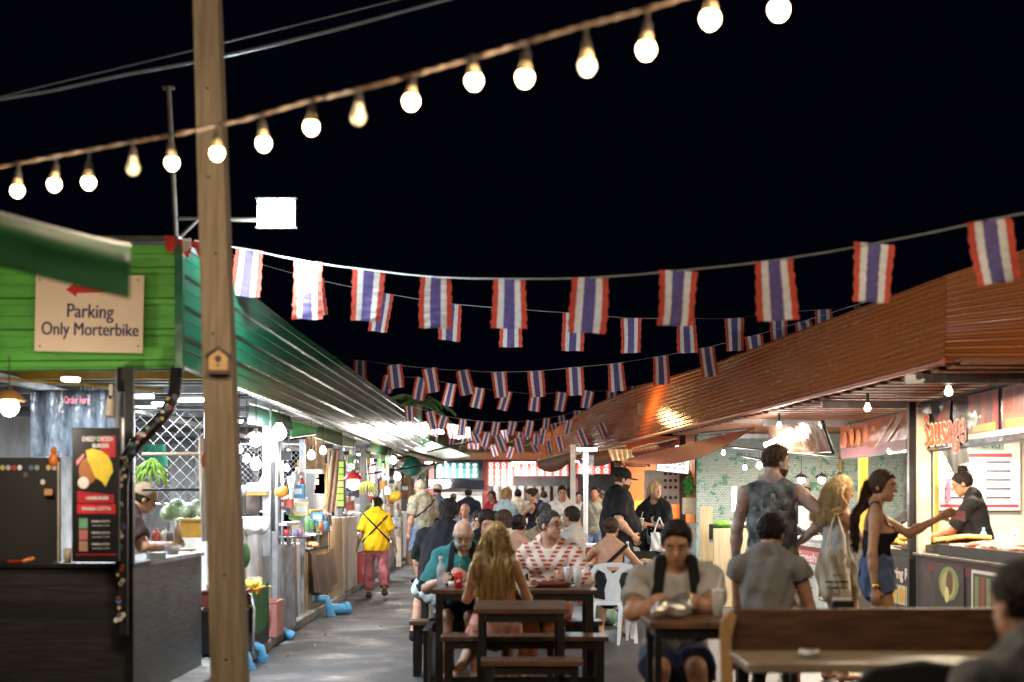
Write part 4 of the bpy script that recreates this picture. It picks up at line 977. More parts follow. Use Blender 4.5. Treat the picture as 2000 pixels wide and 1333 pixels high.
pp = [P(345, 722, 9.6), P(341, 770, 9.55), P(325, 805, 9.5), P(298, 835, 9.45), P(265, 868, 9.42), P(244, 900, 9.42), P(238, 950, 9.42), P(238, 1240, 9.42)]
b = mb(BLKP); b.tube(pp, .043, 12); b.build('duct', parent=t)
rs = random.Random(11); stc = [flat(*c) for c in ((225, 215, 200), (170, 70, 50), (90, 110, 150), (205, 190, 120), (235, 235, 230), (130, 160, 140), (190, 180, 170), (90, 90, 95))]
for i in range(64):
    k = rs.choice([1, 2, 3, 3, 4, 4, 5, 5, 6, 6, 6, 6, 6, 6, 6, 6]); f_ = rs.random(); p = pp[k].lerp(pp[k + 1], f_) + Vector((rs.uniform(-.026, .026), -.046, 0))
    r_ = rs.uniform(.009, .02); mb(stc[i % 8]).prism([(r_ * math.cos(a) * rs.uniform(.8, 1.2), r_ * math.sin(a) * rs.uniform(.8, 1.3)) for a in np.linspace(0, 6.28, 8)[:-1]], -.002, .012 + abs(0)).build('sticker', parent=t, world=False).location = p - t.location
c = P(186, 967, 9.3); t = T('menu_stand', 'tall black burger menu board with a yellow cheese burger picture', 'menu board', c)
W2, H2 = 92 * 9.3 / F, 262 * 9.3 / F
mb(BLACK).box((-W2 / 2, 0, -H2 / 2), (W2 / 2, .04, H2 / 2)).build('panel', parent=t, world=False, bevel=.006)
def U(u, v): return ((u - .5) * W2, (v - .5) * H2)
def UP(*p): return [U(*q) for q in p]
rd, ye, wh = M('print_red', (.42, .012, .018), .45), M('print_yellow', (.72, .55, .04), .45), M('print_white', (.72, .70, .68), .45)
art(t, [(UP((.62, .78), (.93, .78), (.93, .94), (.62, .94)), rd), (UP((.12, .44), (.9, .44), (.9, .50), (.12, .53)), rd), (UP((.12, .36), (.93, .36), (.93, .43), (.12, .43)), M('print_bright_red', (.62, .02, .03), .4)), (UP((.1, .05), (.95, .05), (.95, .06), (.1, .06)), rd),
        ([U(.35 + .2 * math.cos(a), .68 + .1 * math.sin(a)) for a in np.linspace(0, 6.2, 16)], M('print_bun', (.35, .13, .03), .5)),
        (UP((.30, .83), (.42, .845), (.62, .83), (.78, .79), (.86, .73), (.88, .67), (.82, .64), (.72, .56), (.64, .60), (.50, .63), (.42, .70), (.34, .76)), ye), (UP((.10, .75), (.26, .81), (.27, .79), (.12, .72)), M('print_pink', (.7, .2, .25), .5)),
        ([U(.25 + .12 * math.cos(a), .59 + .045 * math.sin(a)) for a in np.linspace(0, 6.2, 16)], wh)] +
       [(UP((.16, z), (.34, z), (.34, z + .075), (.16, z + .075)), m_) for z, m_ in ((.25, M('print_green', (.15, .35, .2), .5)), (.165, M('print_rose', (.5, .15, .15), .5)), (.08, M('print_tan', (.45, .28, .15), .5)))], 0)
for s_, sz, u, v, wd in (('CHEEZY CHICKEN', .04, .55, .915, .2), ('BURGER', .035, .62, .865, .11), ('HAMBURGER', .03, .55, .475, .15)): text(s_, sz, wh, (U(u, v)[0], -.004, U(u, v)[1]), 0, t, wd, 0, .001)
text('PANNA COTTA', .03, wh, (U(.53, .395)[0], -.005, U(.53, .395)[1]), 0, t, .19, 0, .001)
for z in (.29, .205, .12):
    text('PANNA COTTA', .018, wh, (U(.62, z + .012)[0], -.003, U(.62, z + .012)[1]), 0, t, .12, 0, .0006); text('served cold', .016, wh, (U(.62, z - .018)[0], -.003, U(.62, z - .018)[1]), 0, t, .11)
c = P(50, 998, 9.9); t = T('kitchen_screen', 'matt black kitchen screen with a row of round stickers at the left edge', 'screen', c)
mb(M('matt_black', (.02, .018, .016), .7)).box((-.75, 0, -.37), (.24, .02, .37)).build('panel', parent=t, world=False); mb(CREAM).cyl((.235, -.02, -.36), (.235, -.02, .34), .008, n=8).build('post', parent=t, world=False)
for i in range(11):
    x = -.2 + .04 * i; z = .30 - (.10 if i == 8 else 0) - (.05 if i == 5 else 0)
    mb(stc[(i * 3) % 8]).prism(oval(x, z - .0, .017, .019, 10), -.004, -.0005).build('sticker', parent=t, world=False)
t = T('kitchen_timer', 'small orange kitchen timer on the black screen', 'timer', P(95, 962, 9.85)); mb(ORANGE).box((-.03, -.015, -.025), (.03, .0, .025)).build('case', parent=t, world=False, bevel=.008); mb(M('lcd', (.35, .4, .3), .3)).box((-.02, -.017, -.012), (.02, -.0155, .014)).build('display', parent=t, world=False)
t = T('figurine', 'orange plastic duck-like figurine on top of the black screen', 'figurine', P(105, 890, 9.9)); b = mb(ORANGE); b.ball((0, 0, -.03), (.035, .03, .05)).ball((0, 0, .035), (.022, .022, .028)).cyl((0, -.01, .03), (.03, -.02, .02), .008, .003); b.build('body', parent=t, world=False)
cupo('pale paper cup beside the black menu board', P(132, 1103, 9.75), .11, .03, CREAM)
t = T('rolling_pin', 'orange handled utensil lying on the burger counter at the left', 'utensil', P(50, 1100, 9.7)); mb(ORANGE).cyl((-.02, 0, .012), (.05, .03, .03), .013, .016, n=10).build('handle', parent=t, world=False); mb(RED).cyl((-.12, 0, .01), (-.02, 0, .012), .01, n=8).build('blade', parent=t, world=False)
# counter things round the capped cook
bottle('sauce bottle with green cap by the capped cook', P(348, 1066, 11.0), .2, .03, M('sauce', (.35, .22, .12), .4), M('lime_cap', (.3, .7, .1), .4))
boxo('box', 'yellow-orange square tub at the end of the burger counter', 'tub', P(378, 1050, 11.4), .17, .2, .13, M('yellow_tub', (.65, .36, .06), .5))
bowl('white tub on the burger counter edge in front of the cook', P(338, 1084, 10.5), .06, .07, WPL, M('food_tan'), 'tub', 'tub')
boxo('napkin_box', 'pale blue napkin box lying on the near counter edge', 'box', P(305, 1093, 10.1), .12, .08, .03, M('pale_blue', (.45, .6, .7), .5), 30)
bowl('flat tan plate right of the white tub', P(366, 1077, 11.2), .08, .02, CREAM, None, 'plate', 'plate')
for i, (x, c_, nn) in enumerate(((305, (.5, .1, .08), 'red'), (322, (.55, .5, .4), 'cream'), (331, (.1, .1, .1), 'black'))): bottle('%s jar in the row before the cook' % nn, P(x, 1058, 11.5), .11, .035, M('jar_' + nn, c_, .3), STEEL, 'jar', 'jar')
blob('produce_bag', 'clear bag of green vegetables behind the cook', 'bag', [ell((-.16, 0, -.02), (.07, .08, .07)), ell((-.08, .03, .03), (.08, .08, .09)), ell((.03, 0, -.01), (.07, .1, .08)), ell((.10, .02, .05), (.07, .07, .06)), ell((.17, 0, -.02), (.06, .08, .06))], M('veg_bag', (.08, .22, .05), .3, col2=(.5, .55, .45), scale=11, bump=.8, bscale=20), P(362, 1000, 12.6))
t = T('banana_bunch', 'green banana bunch hanging in the stall left of the timber pole', 'fruit', P(299, 905, 12.4)); GB = M('green_banana', (.16, .32, .03), .45)
for i in range(12):
    a = -1.4 + (i % 6) * .56 + (i // 6) * .2; z_ = -.06 * (i // 6); b = mb(GB); b.tube([(0, 0, .03 + z_), (math.sin(a) * .05, -.05, .0 + z_), (math.sin(a) * .105, -.075, -.04 + z_), (math.sin(a) * .135, -.06, -.10 + z_), (math.sin(a) * .13, -.05, -.125 + z_)], .018, 7, .009); b.build('banana', parent=t, world=False)
t = T('teal_cloth', 'teal folded plastic hanging in the stall above the green bananas', 'cloth', P(300, 890, 12.9)); mb(M('teal_plastic', (.05, .42, .3), .4, bump=.5, bscale=12)).grid(lambda u, v: (-.1 + .2 * u + .03 * v, .01 * math.sin(u * 20), .1 - .2 * v), 14, 4, .004).build('sheet', parent=t, world=False)
t = T('wrapped_post', 'post wrapped in white and red packaging left of the timber pole', 'post', P(403, 940, 10.6)); mb(WPL).tube([(0, 0, .32), (.01, 0, .1), (-.01, 0, -.15), (0, 0, -.45)], .035, 8).build('wrap', parent=t, world=False); mb(M('salmon', (.7, .2, .12), .5)).ball((0, -.01, .16), (.036, .036, .08)).build('label', parent=t, world=False)
t = T('hanging_bar', 'cream wooden bar with frame across the stall opening behind the cook', 'frame', P(330, 890, 11.9)); b = mb(CREAM); b.cyl(P(278, 888, 11.9), P(392, 887, 11.9), .014, n=8); b.cyl(P(392, 852, 11.9), P(395, 1020, 11.9), .018, n=8); b.build('bar', parent=t)
mb(BLACK).cyl(P(278, 957, 11.9), P(398, 957, 11.9), .012, n=6).build('rail', parent=t)
t = T('plastic_screen', 'grey patterned plastic curtain at the back of the burger stall', 'curtain', P(160, 825, 12.3))
mb(M('frosted', (.20, .25, .30), .22, st=(1, 1, .4), scale=14, col2=(.05, .065, .08), bump=.7, bscale=20)).grid(lambda u, v: (P(60 + 178 * u, 0, 12.3).x, 12.3 + .03 * math.sin(u * 22), P(0, 762 + 130 * v, 12.3).z), 30, 4, .004).build('sheet', parent=t); b = mb(STEEL); b.cyl(P(239, 760, 12.25), P(239, 895, 12.25), .01, n=6); b.build('rail', parent=t)
text('Order here', .09, M('print_pink'), P(150, 782, 12.18), 0, None, .22, 0, .001, 'poster_lettering')
tag(bpy.data.objects['poster_lettering'], 'faint pink lettering on the grey plastic curtain', 'lettering')
t = T('ladder_frame', 'galvanised window frame with wire behind the black menu stand', 'frame', P(170, 830, 13.4)); b = mb(GALV)
for x in (155, 163, 178): b.box(P(x, 755, 13.4), P(x + 5, 880, 13.45))
b.build('upright', parent=t); b = mb(YELB); b.box(P(112, 812, 13.6), P(160, 822, 13.65)); b.box(P(112, 775, 13.6), P(118, 880, 13.65)); b.build('bar', parent=t)
t = T('conduit', 'long yellow conduit pipe slung under the green fascia', 'pipe', P(120, 748, 10.3)); mb(YELB).cyl(P(-30, 738, 10.2), P(320, 762, 10.6), .013, n=8).build('pipe', parent=t)
t = T('lamp_bracket', 'pale security camera hanging beside the grey metal post', 'camera', P(217, 780, 9.6)); b = mb(M('cam_beige', (.5, .42, .33), .45)); b.cyl((0, 0, -.02), (0, -.02, -.12), .03, .036, n=12); b.box((-.012, -.01, .02), (.012, .01, .10)); b.ball((0, 0, .0), .028); b.build('housing', parent=t, world=False); mb(BLACK).ball((0, -.025, .01), .012).build('lens', parent=t, world=False)

# ------------------------------------------------------------------ left row of stalls, lane side
def awning_flap(label, pts4, m, D0, D1, name='awning', bulge=.06):
    (a, b_, c_, d_) = pts4   # TL, TR, BR, BL pixels
    t = T(name, label, 'awning', P((a[0] + b_[0]) / 2, (a[1] + c_[1]) / 2, (D0 + D1) / 2))
    def f(u, v):
        x = (a[0] * (1 - u) + b_[0] * u) * (1 - v) + (d_[0] * (1 - u) + c_[0] * u) * v; y = (a[1] * (1 - u) + b_[1] * u) * (1 - v) + (d_[1] * (1 - u) + c_[1] * u) * v
        return P(x, y, D0 + (D1 - D0) * u - bulge * math.sin(v * 3.14) + .02 * math.sin(u * 17))
    mb(m).grid(f, 16, 8, .006).build('canvas', parent=t)
    mb(CREAM).tube([f(i / 6, 0) + Vector((0, 0, .012)) for i in range(7)], .013, 6).build('top_bar', parent=t); mb(STEEL).tube([f(i / 6, 1) + Vector((0, 0, -.01)) for i in range(7)], .011, 6).build('bottom_bar', parent=t); return t
DG2 = M('green_canvas_mid', (.025, .10, .035), .6, var=.2, bump=.2, bscale=6)
awning_flap('dark green roll-down awning right of the timber pole, nearest of its row', ((486, 790), (566, 813), (572, 838), (482, 824)), DGREEN, 13.6, 15.2)
awning_flap('bright translucent green awning piece lit from behind', ((566, 822), (620, 836), (616, 846), (568, 853)), M('lit_green', (.04, .55, .14), .5, emit=.0), 15.4, 16.6)  # opaque canvas in a brighter green than its neighbours
awning_flap('olive green curved awning over the warm-lit stall', ((612, 830), (668, 846), (667, 871), (614, 852)), DG2, 17, 19)
awning_flap('small dark green awning beyond the olive one', ((668, 850), (695, 860), (693, 873), (668, 870)), DG2, 19, 21)
awning_flap('green awning flap behind the yellow-shirted woman stall', ((724, 864), (766, 876), (760, 890), (724, 884)), DG2, 24, 27)
blob('parasol', 'folded dark green glass-like parasol hanging under the canopy', 'parasol', [cone((0, 0, .18), (0, 0, -.05), .06, .22), ell((0, 0, -.08), (.22, .22, .1))], M('teal_canvas', (.03, .16, .12), .35), P(803, 905, 29), .03, .01)
X0 = -2.56
sbox('freezer', 'white chest freezer panel just right of the timber pole', 'freezer', 466, 529, 1010, X0, .1, WHITE, .6)
t, Dm, zt, dd = sbox('rubbish_bin', 'black plastic drum on top of the white freezer', 'bin', 480, 508, 955, X0 - .15, 0, BLKP, .3, yb=1006)
blob('sack', 'white crumpled sack lying by the freezer', 'bag', [ell((0, 0, 0), (.14, .14, .08)), ell((.08, .04, .03), (.09, .1, .07))], WPL, P(493, 1030, 13.7), .014, .012)
t = T('scale', 'white weighing scale with orange tray in the second left stall', 'scale', P(500, 950, 14.3)); b = mb(WHITE); b.box((-.09, -.06, -.06), (.12, .08, .03)); b.prism([(.03, .03), (.13, .03), (.13, .16), (.09, .16)], -.03, .03); b.build('body', parent=t, world=False, bevel=.01); mb(ORANGE).box((-.1, -.07, -.09), (.12, .08, -.065)).build('tray', parent=t, world=False)
for i, (x, m) in enumerate(((460, RED), (470, GREY), (548, ORANGE))): blob('packet', '%s crumpled packet on the shelf of the second left stall' % ['red', 'grey', 'orange'][i], 'packet', [ell((0, 0, 0), (.06, .05, .05)), ell((.03, 0, .03), (.04, .03, .04))], m, P(x, 962, 14.1), .01, .006)
t = T('steel_post', 'bluish steel post standing beside the white freezer', 'post', P(522, 980, 14.4)); mb(GALV).box((-.04, -.04, -.55), (.04, .04, 1.0)).build('tube', parent=t, world=False); mb(BLACK).box((.045, -.03, -.3), (.075, .03, .4)).build('cable_tray', parent=t, world=False)
# fruit stand
t = T('fruit_trolley', 'black fruit trolley with a bent steel tube frame', 'trolley', (-2.38, 12.9, 0))
mb(BLACK).box((-2.75, 12.3, .12), (-2.32, 13.6, .52)).build('body', parent=t, bevel=.02); mb(STEEL).tube([(-2.28, 12.5, .1), (-2.27, 12.5, .5), (-2.3, 12.55, .62), (-2.42, 12.7, .67), (-2.55, 12.8, .67)], .016, 8).build('frame', parent=t); mb(M('green_cloth', (.02, .10, .02), .7, bump=.4, bscale=8)).grid(lambda u, v: (-2.30 + .012 * math.sin(u * 19), 12.6 + .8 * u, .66 - .36 * v - .05 * math.sin(u * 4)), 16, 6, .005).build('drape', parent=t)
for dx in (0, 1): 
    for dy in (0, 1): mb(BLKP).cyl((-2.7 + dx * .34, 12.4 + dy * 1.0, .05), (-2.67 + dx * .34, 12.4 + dy * 1.0, .05), .05, n=12).build('wheel', parent=t)
boxo('fruit_crate', 'maroon crate of pale fruit next to the timber pole', 'crate', (-2.52, 12.55, .53), .36, .4, .13, M('maroon', (.16, .03, .02), .5), 0, True)
boxo('fruit_crate', 'orange crate of yellow limes on the fruit trolley', 'crate', (-2.48, 13.1, .53), .34, .42, .12, M('crate_orange', (.75, .30, .02), .45), 0, True)
rf = random.Random(2)
for i in range(20):
    y = rf.uniform(12.92, 13.3); fo = mb(M('lime_fruit', (.52, .55, .07), .4)); fo.ball((0, 0, 0), (.034, .034, .032), 10, 7); o = fo.build('lime'); o.location = (rf.uniform(-2.61, -2.35), y, .66 + rf.uniform(0, .04)); tag(o, 'yellow green lime heaped in the orange crate', 'fruit', 'limes in the orange crate')
for i in range(16):
    o = (mb(M('potato', (.42, .33, .22), .7)).ball((0, 0, 0), (.045, .038, .036), 10, 7)).build('potato'); o.location = (rf.uniform(-2.66, -2.38), rf.uniform(13.35, 13.9), .64 + rf.uniform(0, .07)); tag(o, 'brown root vegetable piled behind the orange crate', 'vegetable', 'root vegetables behind the orange crate')
for i in range(12):
    o = (mb(M('pale_fruit', (.6, .6, .45), .5)).ball((0, 0, 0), (.05, .045, .042), 10, 7)).build('pale_fruit'); o.location = (rf.uniform(-2.64, -2.40), rf.uniform(12.4, 12.7), .67 + rf.uniform(0, .05)); tag(o, 'pale green fruit in the maroon crate', 'fruit', 'pale fruit in the maroon crate')
boxo('storage_crate', 'low shelf box carrying the root vegetables', 'box', (-2.52, 13.62, .52), .36, .5, .09, CREAM)
blob('watermelon', 'dark green melon standing behind the maroon crate', 'fruit', [ell((0, 0, 0), (.07, .07, .13))], M('melon', (.03, .1, .03), .4), P(474, 1085, 13.0), .012, 0)
boxo('storage_crate', 'pink slatted plastic crate standing on the lane edge', 'crate', (-2.46, 14.35, .10), .24, .42, .34, M('pink_crate', (.62, .26, .22), .5), 0, True)
b = mb(M('pink_crate'))
t = T('clear_sheet', 'translucent plastic sheet hanging in wrinkles beside the fruit crates', 'sheet', (-2.40, 15.5, .6)); mb(M('milky_sheet', (.42, .42, .46), .22, alpha=.75, col2=(.25, .22, .2), scale=6, bump=.8, bscale=9)).grid(lambda u, v: (-2.40 + .03 * math.sin(u * 12) + .02 * v, 14.6 + 1.3 * u, 1.0 - .88 * v + .04 * math.sin(u * 8)), 24, 10, .004).build('sheet', parent=t)
def pipe(label, pts, r=.045):
    t = T('water_pipe', label, 'pipe', pts[0]); mb(BLUEP).tube(pts, r, 10).build('pipe', parent=t)
    mb(BLUEP).cyl(Vector(pts[-1]) , Vector(pts[-1]) + (Vector(pts[-1]) - Vector(pts[-2])).normalized() * .06, r * 1.22, n=12).build('collar', parent=t)
pipe('blue water pipe elbow nearest the timber pole', [(-2.50, 12.25, .13), (-2.36, 12.25, .15), (-2.29, 12.25, .12), (-2.27, 12.25, .04)])
pipe('second blue water pipe elbow below the steel tube frame', [(-2.46, 12.85, .14), (-2.34, 12.85, .15), (-2.27, 12.85, .12), (-2.26, 12.86, .05)])
pipe('upright blue pipe stub beside the first elbow', [(-2.40, 12.0, .02), (-2.40, 12.0, .12), (-2.40, 12.0, .18)], .04)
pipe('short blue pipe end poking out beside the pink crate', [(-2.52, 15.0, .09), (-2.42, 15.0, .08), (-2.36, 15.0, .05)])
pipe('blue pipe bend below the brown tarpaulin', [(-2.52, 18.0, .22), (-2.34, 18.0, .22), (-2.32, 18.0, .12), (-2.3, 18.0, .04)], .05)
pipe('fat blue pipe lying on the ground below the brown tarpaulin', [(-2.34, 18.2, .08), (-2.22, 18.25, .07), (-2.16, 18.3, .07)], .07)
t, Dm, zt, dd = sbox('fridge', 'tall narrow white fridge side standing on the kerb', 'fridge', 576, 599, 1062, -2.55, .1, WHITE, .5)
t = T('round_tray', 'round steel tray holding cups beside the white fridge', 'tray', (-2.52, 16.3, 1.03)); mb(STEEL).lathe([(0, 0), (.2, 0), (.22, .03), (.205, .03), (.19, .01), (0, .01)], n=22).build('dish', parent=t, world=False)
for i, (dx, dy, c_) in enumerate(((-.06, 0, (.6, .05, .05)), (.05, -.05, (.3, .3, .6)), (.08, .06, (.7, .3, .4)))): cupo('%s cup on the round steel tray' % ['red', 'blue', 'pink'][i], (-2.52 + dx, 16.3 + dy, 1.042), .09, .035, M('cup%d' % i, c_, .4))
t, Dm, zt, (Da, Dc) = sbox('carton', 'brown cardboard carton under the brown tarpaulin', 'carton', 601, 648, 1072, -2.52, .1, M('cardboard', (.38, .24, .12), .7), .5, top=BLACK)
t = T('tarpaulin', 'dark brown tarpaulin draped over the carton front', 'tarpaulin', (-2.48, Dm, zt)); mb(M('tarp_brown', (.10, .065, .045), .4, bump=.6, bscale=5)).grid(lambda u, v: (-2.49 + .04 * v + .018 * math.sin(u * 14) * v, Da + .05 + (Dc - Da - .1) * u, zt + .0 - .50 * v - .08 * math.sin(u * 3)), 22, 8, .006).build('sheet', parent=t)
rf = random.Random(8)
for i in range(16):
    o = (mb(M('fried_food', (.62, .30, .12), .5)).ball((0, 0, 0), (.05, .045, .035), 9, 6)).build('fried_snack'); o.location = (rf.uniform(-2.75, -2.5), rf.uniform(Da + .1, Dc - .1), zt + .06); tag(o, 'golden fried snack heaped on the carton top', 'snack', 'fried snacks on the carton')
sbox('lit_panel', 'bright white glowing back panel of the warm-lit stall', 'panel', 600, 640, 965, -3.1, 1.0, M('panel_white', (.8, .76, .7), .5), .05)
t, Dm, zt, dd = sbox('cupboard', 'tan cupboard beside the brown tarpaulin', 'cupboard', 641, 669, 1012, -2.5, .1, BEIGE, .5)
mb(M('tan_dark', (.28, .19, .11), .6)).box((-2.499, dd[0] + .08, .2), (-2.488, dd[1] - .1, zt - .05)).build('door', parent=t)
sbox('cupboard', 'off-white cupboard right of the tan cupboard', 'cupboard', 670, 698, 1010, -2.5, .1, M('offwhite', (.5, .44, .38), .5), .5)
t = T('extractor_hood', 'crumpled shiny steel extractor hood glowing warm over the stall', 'hood', P(617, 885, 18.3)); mb(M('hood_steel', (.7, .55, .4), .2, .9, bump=.6, bscale=4)).grid(lambda u, v: P(598 + 36 * u, 850 + 68 * v, 18.3 + .3 * math.sin(u * 3) + .1 * v), 12, 10, .01).build('shell', parent=t)
mb(STEEL).box(P(596, 918, 18.2), P(636, 926, 18.6)).build('rim', parent=t)
t = T('yellow_pipe', 'curved orange gas pipe bending round the warm-lit stall', 'pipe', P(637, 960, 18.6)); mb(M('pipe_orange', (.7, .4, .12), .4)).tube([P(637, 905, 18.6), P(638, 950, 18.6), P(636, 985, 18.6), P(628, 997, 18.5), P(605, 999, 18.3)], .02, 8).build('pipe', parent=t)
t = T('packet_strip', 'vertical strip of green snack packets hung on a dark post', 'snacks', P(665, 945, 20.6)); mb(BLACK).box((-.055, .02, -.36), (.075, .06, .34)).build('hanger', parent=t, world=False)
for i in range(7): mb(M('lime_packet' if i % 5 != 3 else 'tan_packet', (.25, .42, .04) if i % 5 != 3 else (.5, .35, .12), .4, bump=.4)).box((-.05, -.0, -.33 + i * .095), (.045, .018, -.25 + i * .095)).build('packet', parent=t, world=False)
t = T('brown_drape', 'brown crumpled drape hanging beside the green snack packets', 'drape', P(645, 930, 20)); mb(M('drape_brown', (.22, .15, .1), .5, bump=.8, bscale=8)).grid(lambda u, v: P(636 + 20 * u + 8 * (1 - v), 880 + 120 * v, 20 + .04 * math.sin(u * 15 + v * 4)), 14, 8, .006).build('sheet', parent=t)
t = T('wall_screen', 'small black monitor on the wire fence of the second stall', 'monitor', P(556, 890, 17.5)); mb(BLKP).box((-.085, 0, -.06), (.085, .03, .06)).build('screen', parent=t, world=False, bevel=.006); mb(STEEL).cyl((0, .03, 0), (0, .2, 0), .012).build('bracket', parent=t, world=False)
def fence(label, x0, x1, y0, y1, D, step=9):
    t = T('wire_fence', label, 'fence', P((x0 + x1) / 2, (y0 + y1) / 2, D)); b = mb(M('wire_grey', (.12, .13, .14), .5))
    for c_ in range(int(x0 - (y1 - y0)), int(x1), step):
        for sg in (1, -1):
            xa, xb = (c_, c_ + (y1 - y0)) if sg == 1 else (c_ + (y1 - y0), c_)
            pa, pb_ = [], []
            t0, t1 = 0, 1
            lo_, hi_ = min(xa, xb), max(xa, xb)
            for v in (0, 1): pass
            f0 = max(0, min(1, (x0 - xa) / (xb - xa))); f1 = max(0, min(1, (x1 - xa) / (xb - xa)))
            if abs(f0 - f1) < .02: continue
            b.cyl(P(xa + (xb - xa) * f0, y0 + (y1 - y0) * f0, D), P(xa + (xb - xa) * f1, y0 + (y1 - y0) * f1, D), .0022, n=4, caps=False)
    b.build('wire_mesh', parent=t); b = mb(GALV)
    for a, c_ in (((x0, y0), (x1, y0)), ((x0, y1), (x1, y1)), ((x0, y0), (x0, y1)), ((x1, y0), (x1, y1))): b.cyl(P(*a, D), P(*c_, D), .014, n=6)
    b.build('frame', parent=t)
fence('chain link fence behind the white freezer', 452, 596, 868, 1000, 18, 11)
fence('chain link fence panel behind the burger cook', 262, 400, 800, 985, 14.8, 26)
# stalls further on
t, Dm, zt, dd = sbox('drinks_cooler', 'red painted cooler with white lettering left of the woman in yellow', 'cooler', 700, 727, 1078, -2.5, .1, RED, .5)
text('LOT', .16, WHITE, (-2.494, Dm - .3, zt - .3), 90, None, .5, 0, 0, 'cooler_lettering').parent = t; bpy.data.objects['cooler_lettering'].location = Vector((-2.494, Dm - .3, zt - .3)) - t.location
text('100', .13, WHITE, (0, 0, 0), 90, t, .4, 0, 0).location = Vector((-2.494, Dm + .2, zt - .62)) - t.location
sbox('glass_case', 'pale teal glass case on top of the red cooler', 'display case', 699, 724, 1042, -2.52, 0, M('teal_glass', (.35, .55, .55), .15), .4, yb=1076)
sbox('back_panel', 'white board with blue scribbles in the grey stall', 'board', 684, 722, 985, -3.3, .9, WW, .04)
sbox('back_panel', 'grey blue painted panel behind the red-shaded lamp', 'panel', 684, 735, 880, -3.9, 1.2, M('greyblue', (.22, .25, .30), .5), .04)
t = T('banana_bunch', 'yellow green banana bunch hanging on a string above the woman in yellow', 'fruit', P(719, 945, 23.6)); b = mb(WHITE); b.cyl((0, 0, .02), (-.03, 0, .42), .005, n=5); b.cyl((0, 0, .02), (.05, 0, .42), .005, n=5); b.build('string', parent=t, world=False)
for i in range(8):
    a = -1.4 + i * .4; b = mb(M('banana', (.50, .52, .06), .45)); b.tube([(0, 0, .03), (math.sin(a) * .08, -.05, .0), (math.sin(a) * .14, -.07, -.07), (math.sin(a) * .155, -.05, -.14), (math.sin(a) * .14, -.04, -.18)], .022, 7, .010); b.build('banana', parent=t, world=False)
blob('fruit_pile', 'pile of orange and yellow fruit beside the pale wood post', 'fruit', [ell((0, 0, 0), (.14, .12, .08)), ell((.06, 0, .05), (.09, .08, .06))], M('orange_fruit', (.8, .35, .02), .5, col2=(.85, .6, .05), scale=20), P(768, 972, 26), .02, .012)
sbox('counter', 'counter clad in posters right of the woman in yellow', 'counter', 742, 778, 1062, -2.62, .1, M('poster_clad', (.35, .3, .28), .5, scale=5, col2=(.08, .08, .1)), .5, top=WHITE)
sbox('carton', 'tan carton standing on the poster-clad counter', 'carton', 762, 782, 985, -2.75, 0, M('carton_tan', (.6, .42, .25), .6), .3, yb=1040)
sbox('poster_stand', 'tall stand covered with black and white posters at the lane edge', 'stand', 787, 803, 1000, -2.6, .1, M('bw_poster', (.5, .5, .52), .5, scale=12, col2=(.06, .06, .09)), .3)
sbox('counter', 'white counter beside the tall poster stand', 'counter', 804, 822, 1010, -2.65, .1, WHITE, .5)
t = T('wood_post', 'pale timber post rising beside the fruit pile', 'post', G(779, 29.5)); mb(CREAM).box((-.05, -.05, .1), (.05, .05, 2.3)).build('post', parent=t, world=False); mb(CREAM).box((-.2, -.04, 1.9), (-.06, .04, 1.98)).build('arm', parent=t, world=False)
t = T('wood_post', 'brown round tree-like post left of the tall poster stand', 'post', G(800, 33)); mb(M('brown_post', (.25, .15, .08), .6)).tube([(0, 0, 0), (.05, 0, 1.2), (-.04, 0, 2.4)], .1, 9).build('post', parent=t, world=False); mb(WHITE).cyl((.05, -.1, 2.0), (.6, -.1, 2.35), .04).build('arm', parent=t, world=False)
rc = random.Random(22); cc = [((.55, .1, .07), 'red'), ((.1, .3, .5), 'blue'), ((.7, .6, .3), 'cream'), ((.1, .1, .1), 'black'), ((.15, .4, .15), 'green'), ((.7, .3, .05), 'orange'), ((.55, .55, .55), 'grey')]
kk = ['on the left shelf near the white freezer', 'behind the warm-lit stall', 'on the shelf past the tan cupboard', 'behind the woman in yellow', 'on the far poster-clad counter', 'hanging left of the grey-haired man']
for i in range(126):
    z_ = i % 6; x = [rc.uniform(535, 592), rc.uniform(598, 640), rc.uniform(668, 700), rc.uniform(725, 760), rc.uniform(760, 800), rc.uniform(790, 830)][z_]; D = [16.5, 18.8, 22.5, 25.5, 29, 33][z_] + rc.uniform(0, .6)
    y = [rc.uniform(945, 1020), rc.uniform(1020, 1040), rc.uniform(900, 1000), rc.uniform(900, 1050), rc.uniform(950, 1040), rc.uniform(920, 980)][z_]; (c_, cn) = cc[i % 7]; m = M('pk_' + cn, c_, .45); s_ = rc.uniform(.035, .10); k = (i // 6) % 3
    p = P(x, y, D); lab = '%s %s %s' % (cn, ['plastic bottle', 'packet', 'storage tin'][k], kk[z_]); g_ = 'goods ' + kk[z_]
    if k == 0: bottle(lab, p, s_ * 2.6, s_ * .45, m, WPL, group=g_)
    elif k == 1: t = T('packet', lab, 'packet', p, rc.uniform(-30, 30), g_); mb(m).box((-s_, -.02, 0), (s_, .02, s_ * 2)).build('wrapper', parent=t, world=False, bevel=.012); mb(WPL).box((-s_ * .7, -.0225, s_ * .6), (s_ * .7, -.0205, s_ * 1.4)).build('label', parent=t, world=False)
    else: t = T('storage_tin', lab, 'tin', p, 0, g_); mb(m).cyl((0, 0, 0), (0, 0, s_ * 1.7), s_ * .8, n=14).build('tin', parent=t, world=False); mb(STEEL).cyl((0, 0, s_ * 1.7 + .001), (0, 0, s_ * 1.85), s_ * .84, n=14).build('lid', parent=t, world=False)
